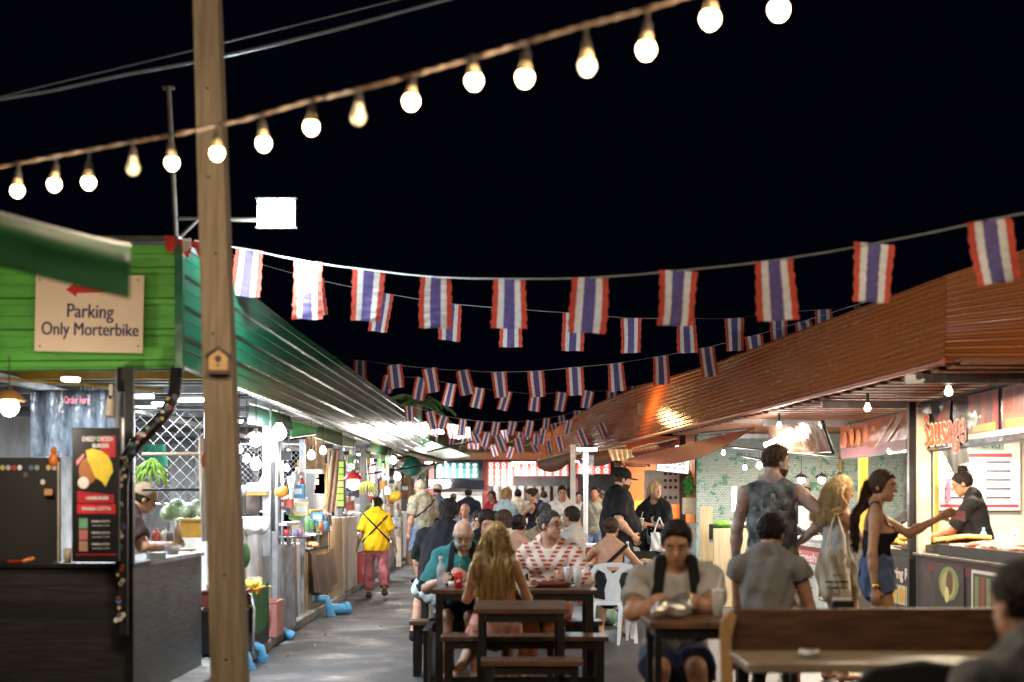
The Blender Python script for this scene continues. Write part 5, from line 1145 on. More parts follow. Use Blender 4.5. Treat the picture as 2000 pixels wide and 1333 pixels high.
for i, (x0, x1, y, D) in enumerate(((535, 592, 1022, 16.6), (598, 640, 1042, 19), (668, 700, 1002, 23), (725, 760, 1052, 26))):
    t = T('shelf', 'long shelf %s' % kk[i], 'shelf', P((x0 + x1) / 2, y, D)); a, c_ = P(x0 - 14, y, D - .2), P(x1 + 5, y, D + 1.2); mb(WHITE).box((a.x, D - .3, a.z - .03), (c_.x, D + 1.2, a.z)).build('board', parent=t); mb(GALV).box((a.x, D, 0.1), (a.x + .05, D + .05, a.z - .031)).build('leg', parent=t); mb(GALV).box((c_.x - .05, D, 0.1), (c_.x, D + .05, a.z - .031)).build('leg', parent=t)

WL = ['beside the white freezer', 'in front of the warm-lit stall', 'past the tan cupboard', 'behind the woman in yellow', 'by the orange fruit pile', 'near the tall poster stand']
for i, (x, D, c_) in enumerate(((538, 15.9, 0), (549, 17.6, 1), (590, 17.2, 0), (644, 20.1, 2), (657, 21.9, 1), (676, 23, 0), (690, 25, 1), (735, 27, 0), (748, 28.5, 2), (757, 26.5, 0), (773, 30.5, 1), (812, 35, 0))):
    t = T('stall_post', '%s upright post %s' % (['galvanised', 'dark grey', 'cream painted'][c_], WL[min(5, i // 2)]), 'post', G(x, D)); mb([GALV, GREY, CREAM][c_]).box((-.03, -.03, .1), (.03, .03, 2.42)).build('tube', parent=t, world=False); mb(BLACK).box((-.05, -.05, 2.2), (.05, .05, 2.26)).build('clamp', parent=t, world=False)
for i in range(14):
    x = rc.uniform(532, 800); D = 15.6 + (x - 532) * .058 + rc.uniform(0, 1); k = i % 7; p = P(x, rc.uniform(885, 930), D)
    t = T('packet_string', '%s snack packets strung from the ceiling %s' % (cc[k][1], WL[min(5, int((x - 532) / 48))]), 'snacks', p, rc.uniform(-40, 40), 'snack packets strung from the left stall ceilings'); mb(BLACK).cyl((0, .012, -.3), (0, .012, .35), .004, n=5).build('string', parent=t, world=False)
    for j in range(5): mb(M('pk_' + cc[(k + (j % 2)) % 7][1], cc[(k + (j % 2)) % 7][0], .4)).box((-.045, -.008, -.3 + j * .1), (.045, .008, -.22 + j * .1)).build('packet', parent=t, world=False)
for i, (x0, x1, y0, y1, D) in enumerate(((538, 570, 940, 975, 17.9), (604, 636, 1000, 1030, 19.4), (684, 700, 900, 930, 24.4), (728, 750, 905, 935, 27.6), (752, 772, 945, 965, 29.4))):
    t = T('price_card', 'white price card with rows of print %s' % WL[i], 'sign', P((x0 + x1) / 2, (y0 + y1) / 2, D)); w_ = (x1 - x0) * D / F; h = (y1 - y0) * D / F; mb(wh).box((-w_ / 2, 0, -h / 2), (w_ / 2, .006, h / 2)).build('card', parent=t, world=False)
    art(t, [(rect(-w_ * .4, h * (.3 - .18 * r), w_ * (.4 - .1 * (r % 2)), h * (.38 - .18 * r)), f255(60, 60, 90) if r else f255(180, 40, 40)) for r in range(4)], 0) if False else None
    for r in range(4): mb(flat(60, 60, 90) if r else flat(180, 40, 40)).box((-w_ * .4, -.003, h * (.28 - .18 * r)), (w_ * (.4 - .1 * (r % 2)), -.0005, h * (.36 - .18 * r))).build('print_line', parent=t, world=False)
# clutter on the tables
for i, (x, y, z, k) in enumerate(((-.30, 11.4, .77, 0), (.0, 11.45, .77, 1), (.45, 11.5, .77, 2), (-.05, 11.05, .77, 3), (1.1, 7.6, .835, 2), (.05, 15.9, .77, 0), (.35, 15.8, .77, 1), (-.55, 15.8, .77, 2), (-.3, 15.3, .77, 3), (-.6, 20.9, .77, 0), (-.2, 20.8, .77, 1), (1.1, 16.1, .75, 3))):
    w_ = ['near the bald man', 'before the bald man', 'by the tunic wearer', 'behind the blonde hair', 'near the foil bag', 'at the far side of the second table', 'at the right end of the second table', 'at the left end of the second table', 'on the near edge of the second table', 'on the left of the far dining table', 'on the right of the far dining table', 'on the blue-edged table'][i]
    if k == 0: bowl('white plate with leftovers ' + w_, (x, y, z), .095, .02, WPL, M('food_tan'), 'plate', 'plate')
    elif k == 1: bowl('small dark sauce bowl ' + w_, (x, y, z), .045, .03, BLKP, M('food_red', (.5, .08, .03), .5))
    elif k == 2: cupo('clear plastic drink cup ' + w_, (x, y, z), .14, .034, M('cup_clear', (.75, .75, .75), .1, alpha=.5), WPL)
    else: blob('napkin', 'crumpled white napkin ' + w_, 'napkin', [ell((0, 0, .015), (.04, .035, .018)), ell((.02, .01, .03), (.02, .02, .015))], WPL, (x, y, z), .006, .008)
# ------------------------------------------------------------------ right stalls
XR = 3.9
t = T('grill_counter', 'long dark counter of the sausage grill stall on the right', 'counter', (4.3, 11.5, 0)); mb(M('counter_dark', (.05, .042, .038), .35)).box((XR, 9.4, .08), (4.9, 13.72, .93)).build('body', parent=t, bevel=.006); mb(M('counter_rim', (.18, .15, .12), .3, .5)).box((XR - .03, 9.4, .932), (4.9, 13.74, .96)).build('worktop', parent=t, bevel=.005)
mb(M('maroon_band', (.12, .012, .015), .4)).box((XR - .006, 9.5, .80), (XR - .001, 13.3, .90)).build('band', parent=t)
def side_poster(name, label, x0, x1, y0, y1, X, m, items, cat='poster'):
    Da, Dc = sorted((DX(x0, X), DX(x1, X))); Dm = (Da + Dc) / 2; z0, z1 = CAMH - (y1 - HORY) * Dm / F, CAMH - (y0 - HORY) * Dm / F
    t = T(name, label, cat, (X - .012, Dm, (z0 + z1) / 2), -90); w_, h = Dc - Da, z1 - z0   # local x runs towards the camera
    mb(m).box((-w_ / 2, 0, -h / 2), (w_ / 2, .01, h / 2)).build('panel', parent=t, world=False); art(t, items(w_, h), 0) if items else None; return t, w_, h
f255 = flat
def corn(w_, h): return [(oval(0, .02, w_ * .34, h * .42), f255(120, 130, 70)), (oval(-.02, -.0, w_ * .24, h * .34), f255(165, 150, 95)), (oval(.03, .03, w_ * .12, h * .30), f255(90, 60, 35)), (oval(-.05, -.08, w_ * .08, h * .2), f255(200, 190, 130))]
side_poster('poster', 'dark poster with a leaf-wrapped grilled roll on the grill counter', 1828, 1885, 1105, 1185, XR, M('poster_dark', (.035, .03, .028), .4), corn)
t, w_, h = side_poster('poster', 'white-framed poster of striped skewers at the counter end', 1900, 1975, 1118, 1200, XR, wh, lambda w_, h: [(rect(-w_ * .45, -h * .44, w_ * .45, h * .42), f255(60, 60, 40))] + [(rect(-w_ * .4 + i * w_ * .16, -h * .42, -w_ * .4 + i * w_ * .16 + w_ * .11, h * .34), [f255(120, 130, 90), f255(140, 60, 50)][i % 2]) for i in range(5)])
t, w_, h = side_poster('poster', 'black poster with cream graffiti lettering over three snack pictures', 1736, 1792, 1085, 1190, XR + .12, M('poster_black', (.02, .02, .024), .4), lambda w_, h: [(rect(-w_ * .42 + i * w_ * .29, -h * .42, -w_ * .42 + i * w_ * .29 + w_ * .26, -h * .06), f255(190, 175, 140)) for i in range(3)] + [(oval(-w_ * .29 + i * w_ * .29, -h * .24, w_ * .1, h * .14), f255(200, 150, 40)) for i in range(3)])
text('Spring Roll', .16, f255(225, 200, 185), (0, -.004, h * .15), 0, t, w_ * .9, 0, .004)
t = T('snack_counter', 'dark counter of the snack stall behind the white post', 'counter', (4.5, 15.6, 0)); mb(M('counter_dark')).box((XR + .14, 13.95, .08), (4.9, 17.0, .92)).build('body', parent=t); mb(BLACK).box((XR + .12, 13.95, .922), (4.9, 17.0, .95)).build('worktop', parent=t)
t = T('salad_counter', 'white counter with menu poster right of the tattooed man', 'counter', (4.5, 18.6, 0)); mb(WHITE).box((XR + .1, 17.05, .10), (4.8, 20.4, .93)).build('body', parent=t); mb(WHITE).box((XR + .07, 17.05, .932), (4.8, 20.4, .965)).build('worktop', parent=t, bevel=.004)
t, w_, h = side_poster('poster', 'white menu poster with pink title on the white counter', 1552, 1655, 1064, 1190, XR + .1, M('poster_pale', (.62, .66, .64), .45), lambda w_, h: [(rect(-w_ * .45, h * .18, w_ * .45, h * .45), f255(200, 120, 130)), (rect(-w_ * .45, h * .38, w_ * .45, h * .45), f255(120, 60, 50))] + [(rect(-w_ * .4 + c * w_ * .42, h * (.1 - .075 * r), -w_ * .4 + c * w_ * .42 + w_ * (.3 if (r * 7 + c) % 3 else .22), h * (.115 - .075 * r)), f255(70, 70, 80)) for r in range(7) for c in (0, 1)])
text('Fresh Salad', .16, f255(250, 225, 230), (0, -.006, h * .27), 0, t, w_ * .8, 0, .003)
# banners under the eave
def banner(name, label, x0, x1, yt0, yt1, h_px0, X, m):
    Da, Dc = sorted((DX(x0, X), DX(x1, X))); h = h_px0 * DX(x0, X) / F; zt = CAMH - (yt0 - HORY) * DX(x0, X) / F; w_ = Dc - Da
    t = T(name, label, 'banner', (X, (Da + Dc) / 2, zt - h / 2), -90); mb(m).grid(lambda u, v: (-w_ / 2 + w_ * u, .012 * math.sin(u * 9) * math.sin(v * 3), h / 2 - h * v), 20, 6, .008).build('sheet', parent=t, world=False)
    b = mb(BLACK); b.box((-w_ / 2, .012, h / 2), (w_ / 2, .04, h / 2 + .03)); b.box((-w_ / 2, .012, -h / 2 - .02), (w_ / 2, .04, -h / 2)); b.build('frame', parent=t, world=False); return t, w_, h
GLOSS = M('banner_black', (.025, .02, .032), .18, var=.4, bump=.25, bscale=4)
t, w_, h = banner('food_banner', 'glossy black food banner with orange red graffiti lettering', 1795, 2035, 792, 742, 90, 4.02, GLOSS)
art(t, [(rect(-w_ * .02, -h * .34, w_ * .22, h * .45), f255(110, 40, 30)), (rect(w_ * .25, -h * .34, w_ * .48, h * .45), f255(120, 60, 45)), (rect(-w_ * .02, -h * .40, w_ * .48, -h * .3), f255(215, 200, 180))] + [(rect(w_ * (.0 + i * .045), -h * .2, w_ * (.03 + i * .045), h * .4), f255([150, 90][i % 2], 35, 30)) for i in range(5)] + [(rect(w_ * (.27 + i * .07), -h * .02 * (i + 1), w_ * (.32 + i * .07), h * .4), f255(90, 45, 40)) for i in range(3)] +
    [([(-w_ * .30, h * .1), (-w_ * .22, h * .42), (-w_ * .17, h * .44), (-w_ * .18, h * .05), (-w_ * .24, h * -.05)], f255(110, 40, 25)), (rect(-w_ * .42, -h * .42, w_ * -.05, -h * .36), f255(70, 20, 40)), (rect(w_ * .02, -h * .28, w_ * .2, -h * .14), f255(170, 150, 40)), (rect(w_ * .28, -h * .28, w_ * .45, -h * .14), f255(150, 140, 40))], -.016)
o = text('Sausage', .42, f255(235, 190, 165), (-w_ * .23, -.022, -h * .13), 0, t, w_ * .40, 0, .016); text('Sausage', .42, M('print_flame', (.62, .06, .02), .4), (-w_ * .23, -.03, -h * .13), 0, t, w_ * .385, 0, .002)
t, w_, h = banner('food_banner', 'orange food banner under clear film left of the black banner', 1642, 1776, 834, 810, 62, 4.12, M('banner_orange', (.48, .13, .03), .15, col2=(.26, .06, .02), scale=3, bump=.4, bscale=3))
art(t, [(rect(-w_ * .48, -h * .5, w_ * .48, -h * .22), f255(120, 60, 70))] + [([(w_ * (.05 + k), -h * .3), (w_ * (.3 + k), h * .4), (w_ * (.33 + k), h * .4), (w_ * (.09 + k), -h * .3)], M('painted_film_glare', (.6, .45, .4), .1)) for k in (0, .12)] + [(oval(w_ * (-.4 + .11 * i), h * (.05 + .08 * (i % 2)), w_ * .035, h * .26), f255(190, 90 + 10 * (i % 3), 40)) for i in range(5)], -.014)  # slanting pale strips are film reflections painted onto the print
t = T('food_banner', 'tilted reflective food banner above the tattooed man', 'banner', P(1555, 858, 16.2))
def tb(u, v): 
    a, b_, c_, d_ = (1503, 832, 17.2), (1606, 822, 15.2), (1628, 885, 15.0), (1500, 888, 17.2)
    x, y, D = [(a[i] * (1 - u) + b_[i] * u) * (1 - v) + (d_[i] * (1 - u) + c_[i] * u) * v for i in range(3)]
    return P(x, y, D + .35 * v + .03 * math.sin(u * 15))
mb(M('banner_copper', (.45, .20, .10), .12, .5, col2=(.55, .42, .36), scale=4, bump=.8, bscale=4)).grid(tb, 24, 8, .006).build('sheet', parent=t)
b = mb(BLACK); b.tube([tb(1, 0), tb(1, 1), tb(.5, 1), tb(0, 1)], .02, 6); b.build('frame', parent=t)
# orange canvas flap with support arms
t = T('canopy_flap', 'orange red canvas flap sagging on a black support arm', 'awning', P(1380, 860, 20)); OC = M('orange_canvas', (.50, .13, .07), .5, bump=.3, bscale=5)
def cf(u, v): return P(1225 + 250 * u, 905 - 62 * u + (1 - v) * 0 + v * (6 + 34 * math.sin(3.14 * min(1, u * 1.05)) * .8) - 8, 22.5 - 5 * u - .5 * v)
mb(OC).grid(cf, 20, 6, .006).build('canvas', parent=t); b = mb(BLACK); b.cyl(P(1375, 868, 19.5), P(1640, 895, 15.3), .016, n=6); b.cyl(P(1440, 890, 18.6), P(1500, 902, 17.5), .02, n=6); b.build('support_arm', parent=t); mb(STEEL).cyl(P(1368, 848, 19), P(1472, 838, 17.6), .022, n=6).build('edge_tube', parent=t)
for i, (x0, x1, y0, y1, D0) in enumerate(((1050, 1120, 905, 886, 29), (1128, 1222, 893, 876, 26), (1235, 1322, 882, 862, 23.5))):
    t = T('awning', ['leftmost brown curved awning under the end of the brown roof', 'middle glossy brown curved awning near the white lamp pole', 'pleated red brown curved awning right of the middle awning'][i], 'awning', P((x0 + x1) / 2, y0, D0))
    mb(M('awning_red%d' % (i == 2), [(.22, .11, .07), (.22, .04, .035)][i == 2], .65, 0, bump=.3, bscale=6)).grid(lambda u, v: P(x0 + (x1 - x0) * u, y0 + (y1 - y0) * u + v * (10 + 20 * math.sin(3.14 * u) ** .7) - 4, D0 - 1.2 * u - .25 * math.sin(v * 3.1) + (.012 * math.sin(u * 60) if i == 2 else 0)), 40, 6, .006).build('canvas', parent=t)
    mb(CREAM).cyl(P(x0, y0 - 5, D0), P(x1, y1 - 5, D0 - 1.2), .018, n=6).build('top_bar', parent=t)
# grill: sausages, skewers
t = T('grill_tray', 'long black tray of red sausages on the grill counter', 'tray', (4.3, 11.6, .96)); b = mb(BLACK); b.box((XR + .0, 10.3, .962), (4.75, 13.0, .975)); b.box((XR, 10.3, .976), (XR + .02, 13.0, 1.06)); b.box((4.73, 10.3, .976), (4.75, 13.0, 1.06)); b.box((XR + .021, 12.98, .976), (4.729, 13.0, 1.06)); b.build('pan', parent=t)
SAU = [M('sausage_red', (.50, .10, .06), .3), M('sausage_brown', (.42, .16, .08), .35), M('sausage_pink', (.62, .25, .17), .3)]
rg = random.Random(4)
for i in range(54):
    y = 10.45 + i % 18 * .14 + rg.uniform(-.02, .02); x = 4.05 + (i // 18) * .24; m = SAU[(i * 5 + i // 7) % 3]
    b = mb(m); a = rg.uniform(-.25, .25); b.tube([(-.1, 0, 0), (-.06, .012 * a * 8, .004), (0, .02 * a * 8, .006), (.06, .012 * a * 8, .004), (.1, 0, 0)], .026, 8); o = b.build('sausage'); o.location = (x, y, 1.04 + rg.uniform(-.008, .03)); o.rotation_euler = (0, 0, rg.uniform(-.3, .3))
    tag(o, '%s grilled sausage laid in the long black tray' % ('red', 'brown', 'pink')[(i * 5 + i // 7) % 3], 'sausage', '%s sausages in the black tray' % ('red', 'brown', 'pink')[(i * 5 + i // 7) % 3])
t = T('skewer_rack', 'tilted black rack lined with orange glazed skewers behind the post', 'rack', (4.4, 13.5, .96)); b = mb(BLACK); b.add([(XR + .1, 13.0, 1.08), (4.9, 13.0, 1.08), (4.9, 14.9, .96), (XR + .1, 14.9, .96), (XR + .1, 13.0, .965), (4.9, 13.0, .965)], [(0, 1, 2, 3), (0, 4, 5, 1), (0, 3, 4), (1, 5, 2)], False).build('rack', parent=t)
for i in range(26):
    y = 13.05 + i * .07; z = 1.10 - (y - 13) * .063 + .02; b = mb(M('skewer_%d' % (i % 3), [(.75, .38, .06), (.8, .5, .12), (.6, .22, .06)][i % 3], .3)); b.tube([(-.16, 0, 0), (-.05, 0, .01), (.08, 0, .005), (.16, 0, 0)], .024, 7); o = b.build('skewer'); o.location = (4.25 + rg.uniform(-.04, .04), y, z)
    tag(o, '%s glazed skewer on the tilted rack' % ('orange', 'yellow', 'brown')[i % 3], 'skewer', '%s skewers on the tilted rack' % ('orange', 'yellow', 'brown')[i % 3])
for i in range(18):
    b = mb(M('fried_yellow', (.8, .45, .08), .45)); b.ball((0, 0, 0), (.09, .05, .04), 9, 6); o = b.build('fried_roll'); o.location = (4.2 + rg.uniform(0, .3), 15.0 + rg.uniform(0, .9), .99 + rg.uniform(0, .08)); tag(o, 'golden fried roll heaped behind the woman in the black camisole', 'fried roll', 'golden fried rolls on the snack counter')
cupo('purple tub behind the sausages', (4.5, 12.9, .97), .12, .06, M('purple', (.09, .02, .25), .4)); bottle('turquoise capped sauce bottle behind the sausages', (4.36, 13.15, 1.05), .16, .03, M('cyan', (.2, .55, .7), .3), M('cyan')); bottle('second shorter turquoise bottle beside the purple tub', (4.5, 13.1, 1.05), .11, .035, M('cyan'), M('cyan'))
blob('carrier_bag', 'white plastic carrier bag behind the sausages', 'bag', [ell((0, 0, .05), (.14, .1, .09)), cone((.05, 0, .1), (.1, 0, .2), .015), cone((.1, 0, .2), (.16, 0, .1), .015)], WPL, (4.6, 13.3, .98), .012, .008)
t = T('hanging_apron', 'black apron cloth hanging in front of the white wall menu', 'apron', P(1862, 890, 14.6)); mb(CBK := M('apron_black', (.012, .012, .013), .8, bump=.3, bscale=9)).grid(lambda u, v: (-.13 + .26 * u + .03 * v, .02 * math.sin(u * 11), .10 - v * (.10 + .22 * math.sin(min(1, u * 1.15) * 2.6) ** 2)), 20, 8, .008).build('cloth', parent=t, world=False)
t = T('wall_menu', 'large white wall menu with red bands behind the vendor woman', 'menu board', P(1913, 925, 15.15)); w_, h = .9, .76
w_ = 160 * 15.1 / F; h = 145 * 15.1 / F; mb(wh).box((-w_ / 2, 0, -h / 2), (w_ / 2, .01, h / 2)).build('panel', parent=t, world=False)
art(t, [(rect(-w_ * .48, -h * .46, w_ * .48, -h * .42), f255(190, 60, 90)), (rect(-w_ * .15, h * .22, w_ * .4, h * .27), f255(200, 70, 80)), (rect(-w_ * .1, h * .31, w_ * .3, h * .44), f255(120, 150, 130))] + [(rect(-w_ * .42 + (c % 2) * w_ * .5, h * (.14 - r * .12), -w_ * .42 + (c % 2) * w_ * .5 + w_ * .3, h * (.165 - r * .12)), f255(90, 90, 110)) for r in range(5) for c in (0, 1)], 0)
text('MENU', .09, NAVY, (w_ * .1, -.006, h * .375), 0, t, w_ * .3)
t = T('pink_tape', 'vertical pink paper strip on the white partition left of the wall menu', 'paper', P(1853, 960, 15.1)); mb(M('pink_paper', (.75, .2, .38), .5)).box((-.022, 0, -.11), (.022, .004, .12)).build('paper', parent=t, world=False)
# salad stall in front of the ivy wall
t = T('prep_table', 'steel prep table with dark rail before the ivy brick wall', 'table', P(1420, 1040, 20.5)); t.location.z = 0
mb(STEEL).box((2.9, 20.2, .86), (4.0, 20.9, .89)).build('tabletop', parent=t); mb(BLACK).box((2.9, 20.91, .89), (4.0, 20.95, 1.12)).build('splashback', parent=t)
for x in (2.92, 3.95): mb(STEEL).box((x, 20.25, 0), (x + .04, 20.29, .859)).build('leg', parent=t)
blob('lettuce', 'heap of green lettuce on the steel prep table', 'vegetables', [ell((0, 0, 0), (.14, .1, .05)), ell((.12, 0, -.01), (.08, .08, .04))], M('lettuce', (.18, .45, .05), .5, bump=.8, bscale=30), P(1412, 1024, 20.4), .014, .015)
for i, (x, y, m) in enumerate(((1440, 1030, WPL), (1458, 1032, STEEL), (1578, 1038, WPL), (1600, 1030, WPL), (1540, 1040, STEEL))): bowl(['white bowl left of the tattooed man', 'steel bowl beside the white bowl left of the tattooed man', 'white bowl right of the tattooed man', 'white bowl nearest the blonde woman', 'steel bowl under the hand of the tattooed man'][i], P(x, y, 19.8 if x < 1500 else 18), .12, .07, m, M('food_tan'))
b = T('glass_guard', 'bright glass food guard on the white counter', 'display case', P(1590, 1010, 18)); mb(WHITE).box((-.2, 0, -.12), (.22, .5, -.1)).build('shelf', parent=b, world=False); mb(GLASS).box((-.2, -.01, -.1), (.22, 0, .14)).build('glass', parent=b, world=False)
t = T('divider_wall', 'pale wooden divider panel left of the prep table', 'partition', G(1365, 23)); PLY = M('plywood', (.50, .40, .25), .55, st=(6, 6, .6), scale=3)
mb(PLY).box((2.83, 21.4, 0), (3.02, 21.46, 1.38)).build('tall_panel', parent=t); mb(PLY).box((2.78, 19.6, 0), (3.35, 19.66, 1.08)).build('low_panel', parent=t)
# orange stall
t = T('orange_stall', 'orange walled drinks stall behind the cap-wearing man', 'stall', G(1290, 26)); OW = M('orange_wall', (.62, .17, .03), .5)
mb(OW).box((2.1, 27.2, 0), (3.9, 27.3, 2.7)).build('back_wall', parent=t); mb(OW).box((3.15, 24.5, 0), (3.25, 27.19, 2.7)).build('side_wall', parent=t); mb(M('yellow_curve', (.85, .5, .08), .4)).prism([(1.85, .9)] + [(2.4 + .5 * math.cos(a), 1.05 + .42 * math.sin(a)) for a in np.linspace(3.0, .1, 12)] + [(2.95, .9)], 27.1, 27.19).build('wave_panel', parent=t)
mb(WHITE).box((1.75, 25.2, 0), (3.1, 25.8, .98)).build('counter', parent=t); mb(M('dark_beam', (.12, .06, .04), .5)).box((2.88, 24.4, 0), (2.98, 24.5, 2.6)).build('post', parent=t)
c = P(1350, 925, 24.6)
t = T('hole_board', 'cream display board with round holes and a green round emblem', 'board', P(1305, 950, 25)); mb(M('board_cream', (.75, .62, .48), .5)).box((-.42, 0, -.32), (.42, .03, .28)).build('panel', parent=t, world=False)
art(t, [(oval(x, z, .03, .03, 10), f255(90, 50, 40)) for x in (-.05, .04, .13) for z in (.22, .1, -.02, -.2)] + [(oval(.31, .19, .075, .075, 18), f255(60, 130, 60)), (oval(.31, .19, .06, .06, 18), f255(235, 225, 205)), (oval(.31, .19, .03, .03, 12), f255(60, 130, 60))], 0)
t = T('tilted_menu', 'tilted white lit menu screen with blue writing in the orange stall', 'menu board', P(1315, 906, 23.8)); b = mb(BLACK); b.box((-.28, 0, -.16), (.28, .03, .16), ry=6); b.build('frame', parent=t, world=False); b = mb(E('menu_lit', (1, .97, .92), 1.3)); b.box((-.265, -.006, -.145), (.265, -.001, .145), ry=6, ctr=(0, .015, 0)); b.build('screen', parent=t, world=False)
text('MATCHA 2N1', .14, M('ink_blue', (.03, .05, .3), .5), (0, -.01, .03), 0, t, .42, 6, .003); text('coffee  tea  soda', .05, M('ink_blue'), (0, -.01, -.07), 0, t, .4, 6, .001)
t = T('stall_sign', 'crumpled silver cloth canopy over dark sign lettering', 'sign', P(1230, 895, 24.5)); mb(M('silver_cloth', (.6, .56, .5), .3, .4, bump=.7, bscale=8)).grid(lambda u, v: (-.32 + .64 * u - .06 * (1 - v) * (1 - 2 * u), -.12 * v + .02 * math.sin(u * 25), .15 - .2 * v), 30, 5, .004).build('canopy', parent=t, world=False)
text('SIAMESIEN', .11, M('sign_dark', (.1, .04, .02), .5), (.03, -.1, -.12), 0, t, .62, 0, .005)
t = T('potted_plant', 'bushy green pot plant on a box beside the ivy wall', 'plant', P(1346, 960, 22.3)); b = mb(M('leafy', (.05, .28, .04), .5, var=.4, scale=20)); rp = random.Random(9)
for i in range(240):
    a, e_, r_ = rp.uniform(0, 6.3), rp.uniform(-.9, 1.5), rp.uniform(.03, .14); c = Vector((math.cos(a) * math.cos(e_) * r_ * .8, math.sin(a) * math.cos(e_) * r_ * .8, .05 + math.sin(e_) * r_ * 1.4)); d = Vector((rp.uniform(-1, 1), rp.uniform(-1, 1), rp.uniform(-1, 1))).normalized() * .025; s_ = d.orthogonal() * .5; b.add([c - d, c + s_, c + d, c - s_], [(0, 1, 2, 3)], False)
b.build('foliage', parent=t, world=False); mb(BEIGE).box((-.10, -.08, -.36), (.10, .08, -.1)).build('planter', parent=t, world=False)
boxo('speaker', 'black box speaker mounted at the top left of the ivy wall', 'speaker', P(1366, 890, 21.8), .16, .14, .16, BLACK)
t = T('glass_showcase', 'warm lit glass showcase counter right of the woman with the carrier bag', 'display case', P(1350, 1060, 22.9)); t.location.z = 0; mb(M('showcase_frame', (.6, .5, .35), .4)).box((2.35, 22.8, .0), (3.2, 23.3, .55)).box((2.35, 22.8, 1.02), (3.2, 23.3, 1.1)).box((2.35, 22.8, .55), (2.39, 22.84, 1.02)).box((3.16, 22.8, .55), (3.2, 22.84, 1.02)).build('frame', parent=t); mb(GLASS).box((2.4, 22.79, .56), (3.15, 22.8, 1.01)).build('glass', parent=t); mb(M('drinks', (.7, .4, .1), .4, col2=(.3, .5, .3), scale=18)).box((2.45, 22.95, .57), (3.1, 23.2, .85)).build('drinks', parent=t)
t = T('red_counter', 'dark red fluted counter front behind the man in the pale grey shirt', 'counter', (1.15, 20.3, 0)); b = mb(M('counter_red', (.32, .03, .025), .4))
for i in range(9): b.box((.93 + i * .075, 20.2, 0), (1.0 + i * .075, 20.25, .80))
b.build('front', parent=t); mb(WHITE).box((.9, 20.18, .80), (1.62, 20.8, .84)).build('worktop', parent=t)
t = T('tall_post', 'yellowish white square post left of the lamp pole', 'post', G(1119, 25)); mb(WHITE).box((-.045, -.04, 0), (.045, .04, 2.45)).build('post', parent=t, world=False); mb(WHITE).box((-.08, -.07, 0), (.08, .07, .12)).build('base', parent=t, world=False)
t = T('a_board', 'black chalk A-board with GOOD lettering behind the bottle', 'sign', P(1245, 1085, 17.2)); t.location.z = 0
mb(BLACK).box((-.2, 0, .1), (.22, .03, .85)).build('board', parent=t, world=False); text('GOOD', .14, M('chalk', (.5, .45, .38), .8), (0, -.004, .62), 0, t, .26); text('BURRITO CO', .1, M('chalk'), (.02, -.004, .4), 0, t, .3)
t = T('waste_bag', 'green and white rubbish heaped under the tables', 'rubbish', (1.0, 16.6, 0)); npmesh('bag', field([ell((0, 0, .14), (.16, .14, .14)), ell((.15, 0, .1), (.1, .1, .1))], .02, .03, 0, None, .01), M('bag_green', (.1, .2, .15), .5), t)
t = T('table_flag', 'small white and blue flag hung on the lamp pole', 'flag', P(1148, 905, 20.85)); mb(FILM).grid(lambda u, v: (-.09 + .18 * u, .01 * math.sin(u * 7), .12 - .3 * v), 8, 6, .003).build('cloth', parent=t, world=False)

rl_ = random.Random(31)
for i in range(22):
    o = mb(M('scrap_%d' % (i % 3), [(.5, .48, .44), (.22, .17, .1), (.35, .3, .2)][i % 3], .7)).grid(lambda u, v: (.03 * u + .006 * math.sin(v * 7), .028 * v, .006 + .006 * math.sin(u * 5 + v * 4 + i)), 4, 4, .001).build('scrap')
    o.location = (rl_.uniform(-2.3, -.8), rl_.uniform(12.2, 22), 0); o.rotation_euler = (0, 0, rl_.uniform(0, 6)); o.scale = [rl_.uniform(.5, 1.3)] * 3; tag(o, 'small scrap of litter lying on the grey lane', 'litter', 'litter on the lane')
# ------------------------------------------------------------------ the people in the market
CB = cloth('black', (.010, .010, .012)); CGY = cloth('grey', (.17, .165, .16)); CLG = cloth('light_grey', (.36, .35, .34)); CW_ = cloth('white', (.62, .60, .56)); CT = cloth('teal', (.035, .17, .18)); CYL = cloth('yellow', (.72, .42, .01)); CPK = cloth('dusty_pink', (.36, .12, .13))
CDN = cloth('denim', (.10, .16, .30), (.22, .30, .44), 9); CND = cloth('dark_denim', (.05, .08, .15), (.10, .14, .25), 9); CLB = cloth('light_blue', (.42, .58, .64)); CNV = cloth('navy', (.015, .02, .04)); CBH = cloth('royal_blue', (.02, .03, .22)); CPR = cloth('printed', (.42, .40, .32), (.20, .20, .16), 14); CLW = cloth('pale_shorts', (.42, .50, .50)); CTN = cloth('tan_cap', (.28, .21, .13))
CTT = cloth('printed_black', (.012, .013, .015), (.16, .17, .18), 9); CRP = cloth('red_print', (.38, .05, .04), (.5, .35, .28), 12); CKH = cloth('khaki', (.32, .27, .18)); CBD = cloth('blue_shorts', (.03, .04, .13), (.05, .07, .10), 6)
CAN = cloth('canvas_bag', (.62, .54, .42)); BRN = M('leather', (.04, .02, .012), .5)
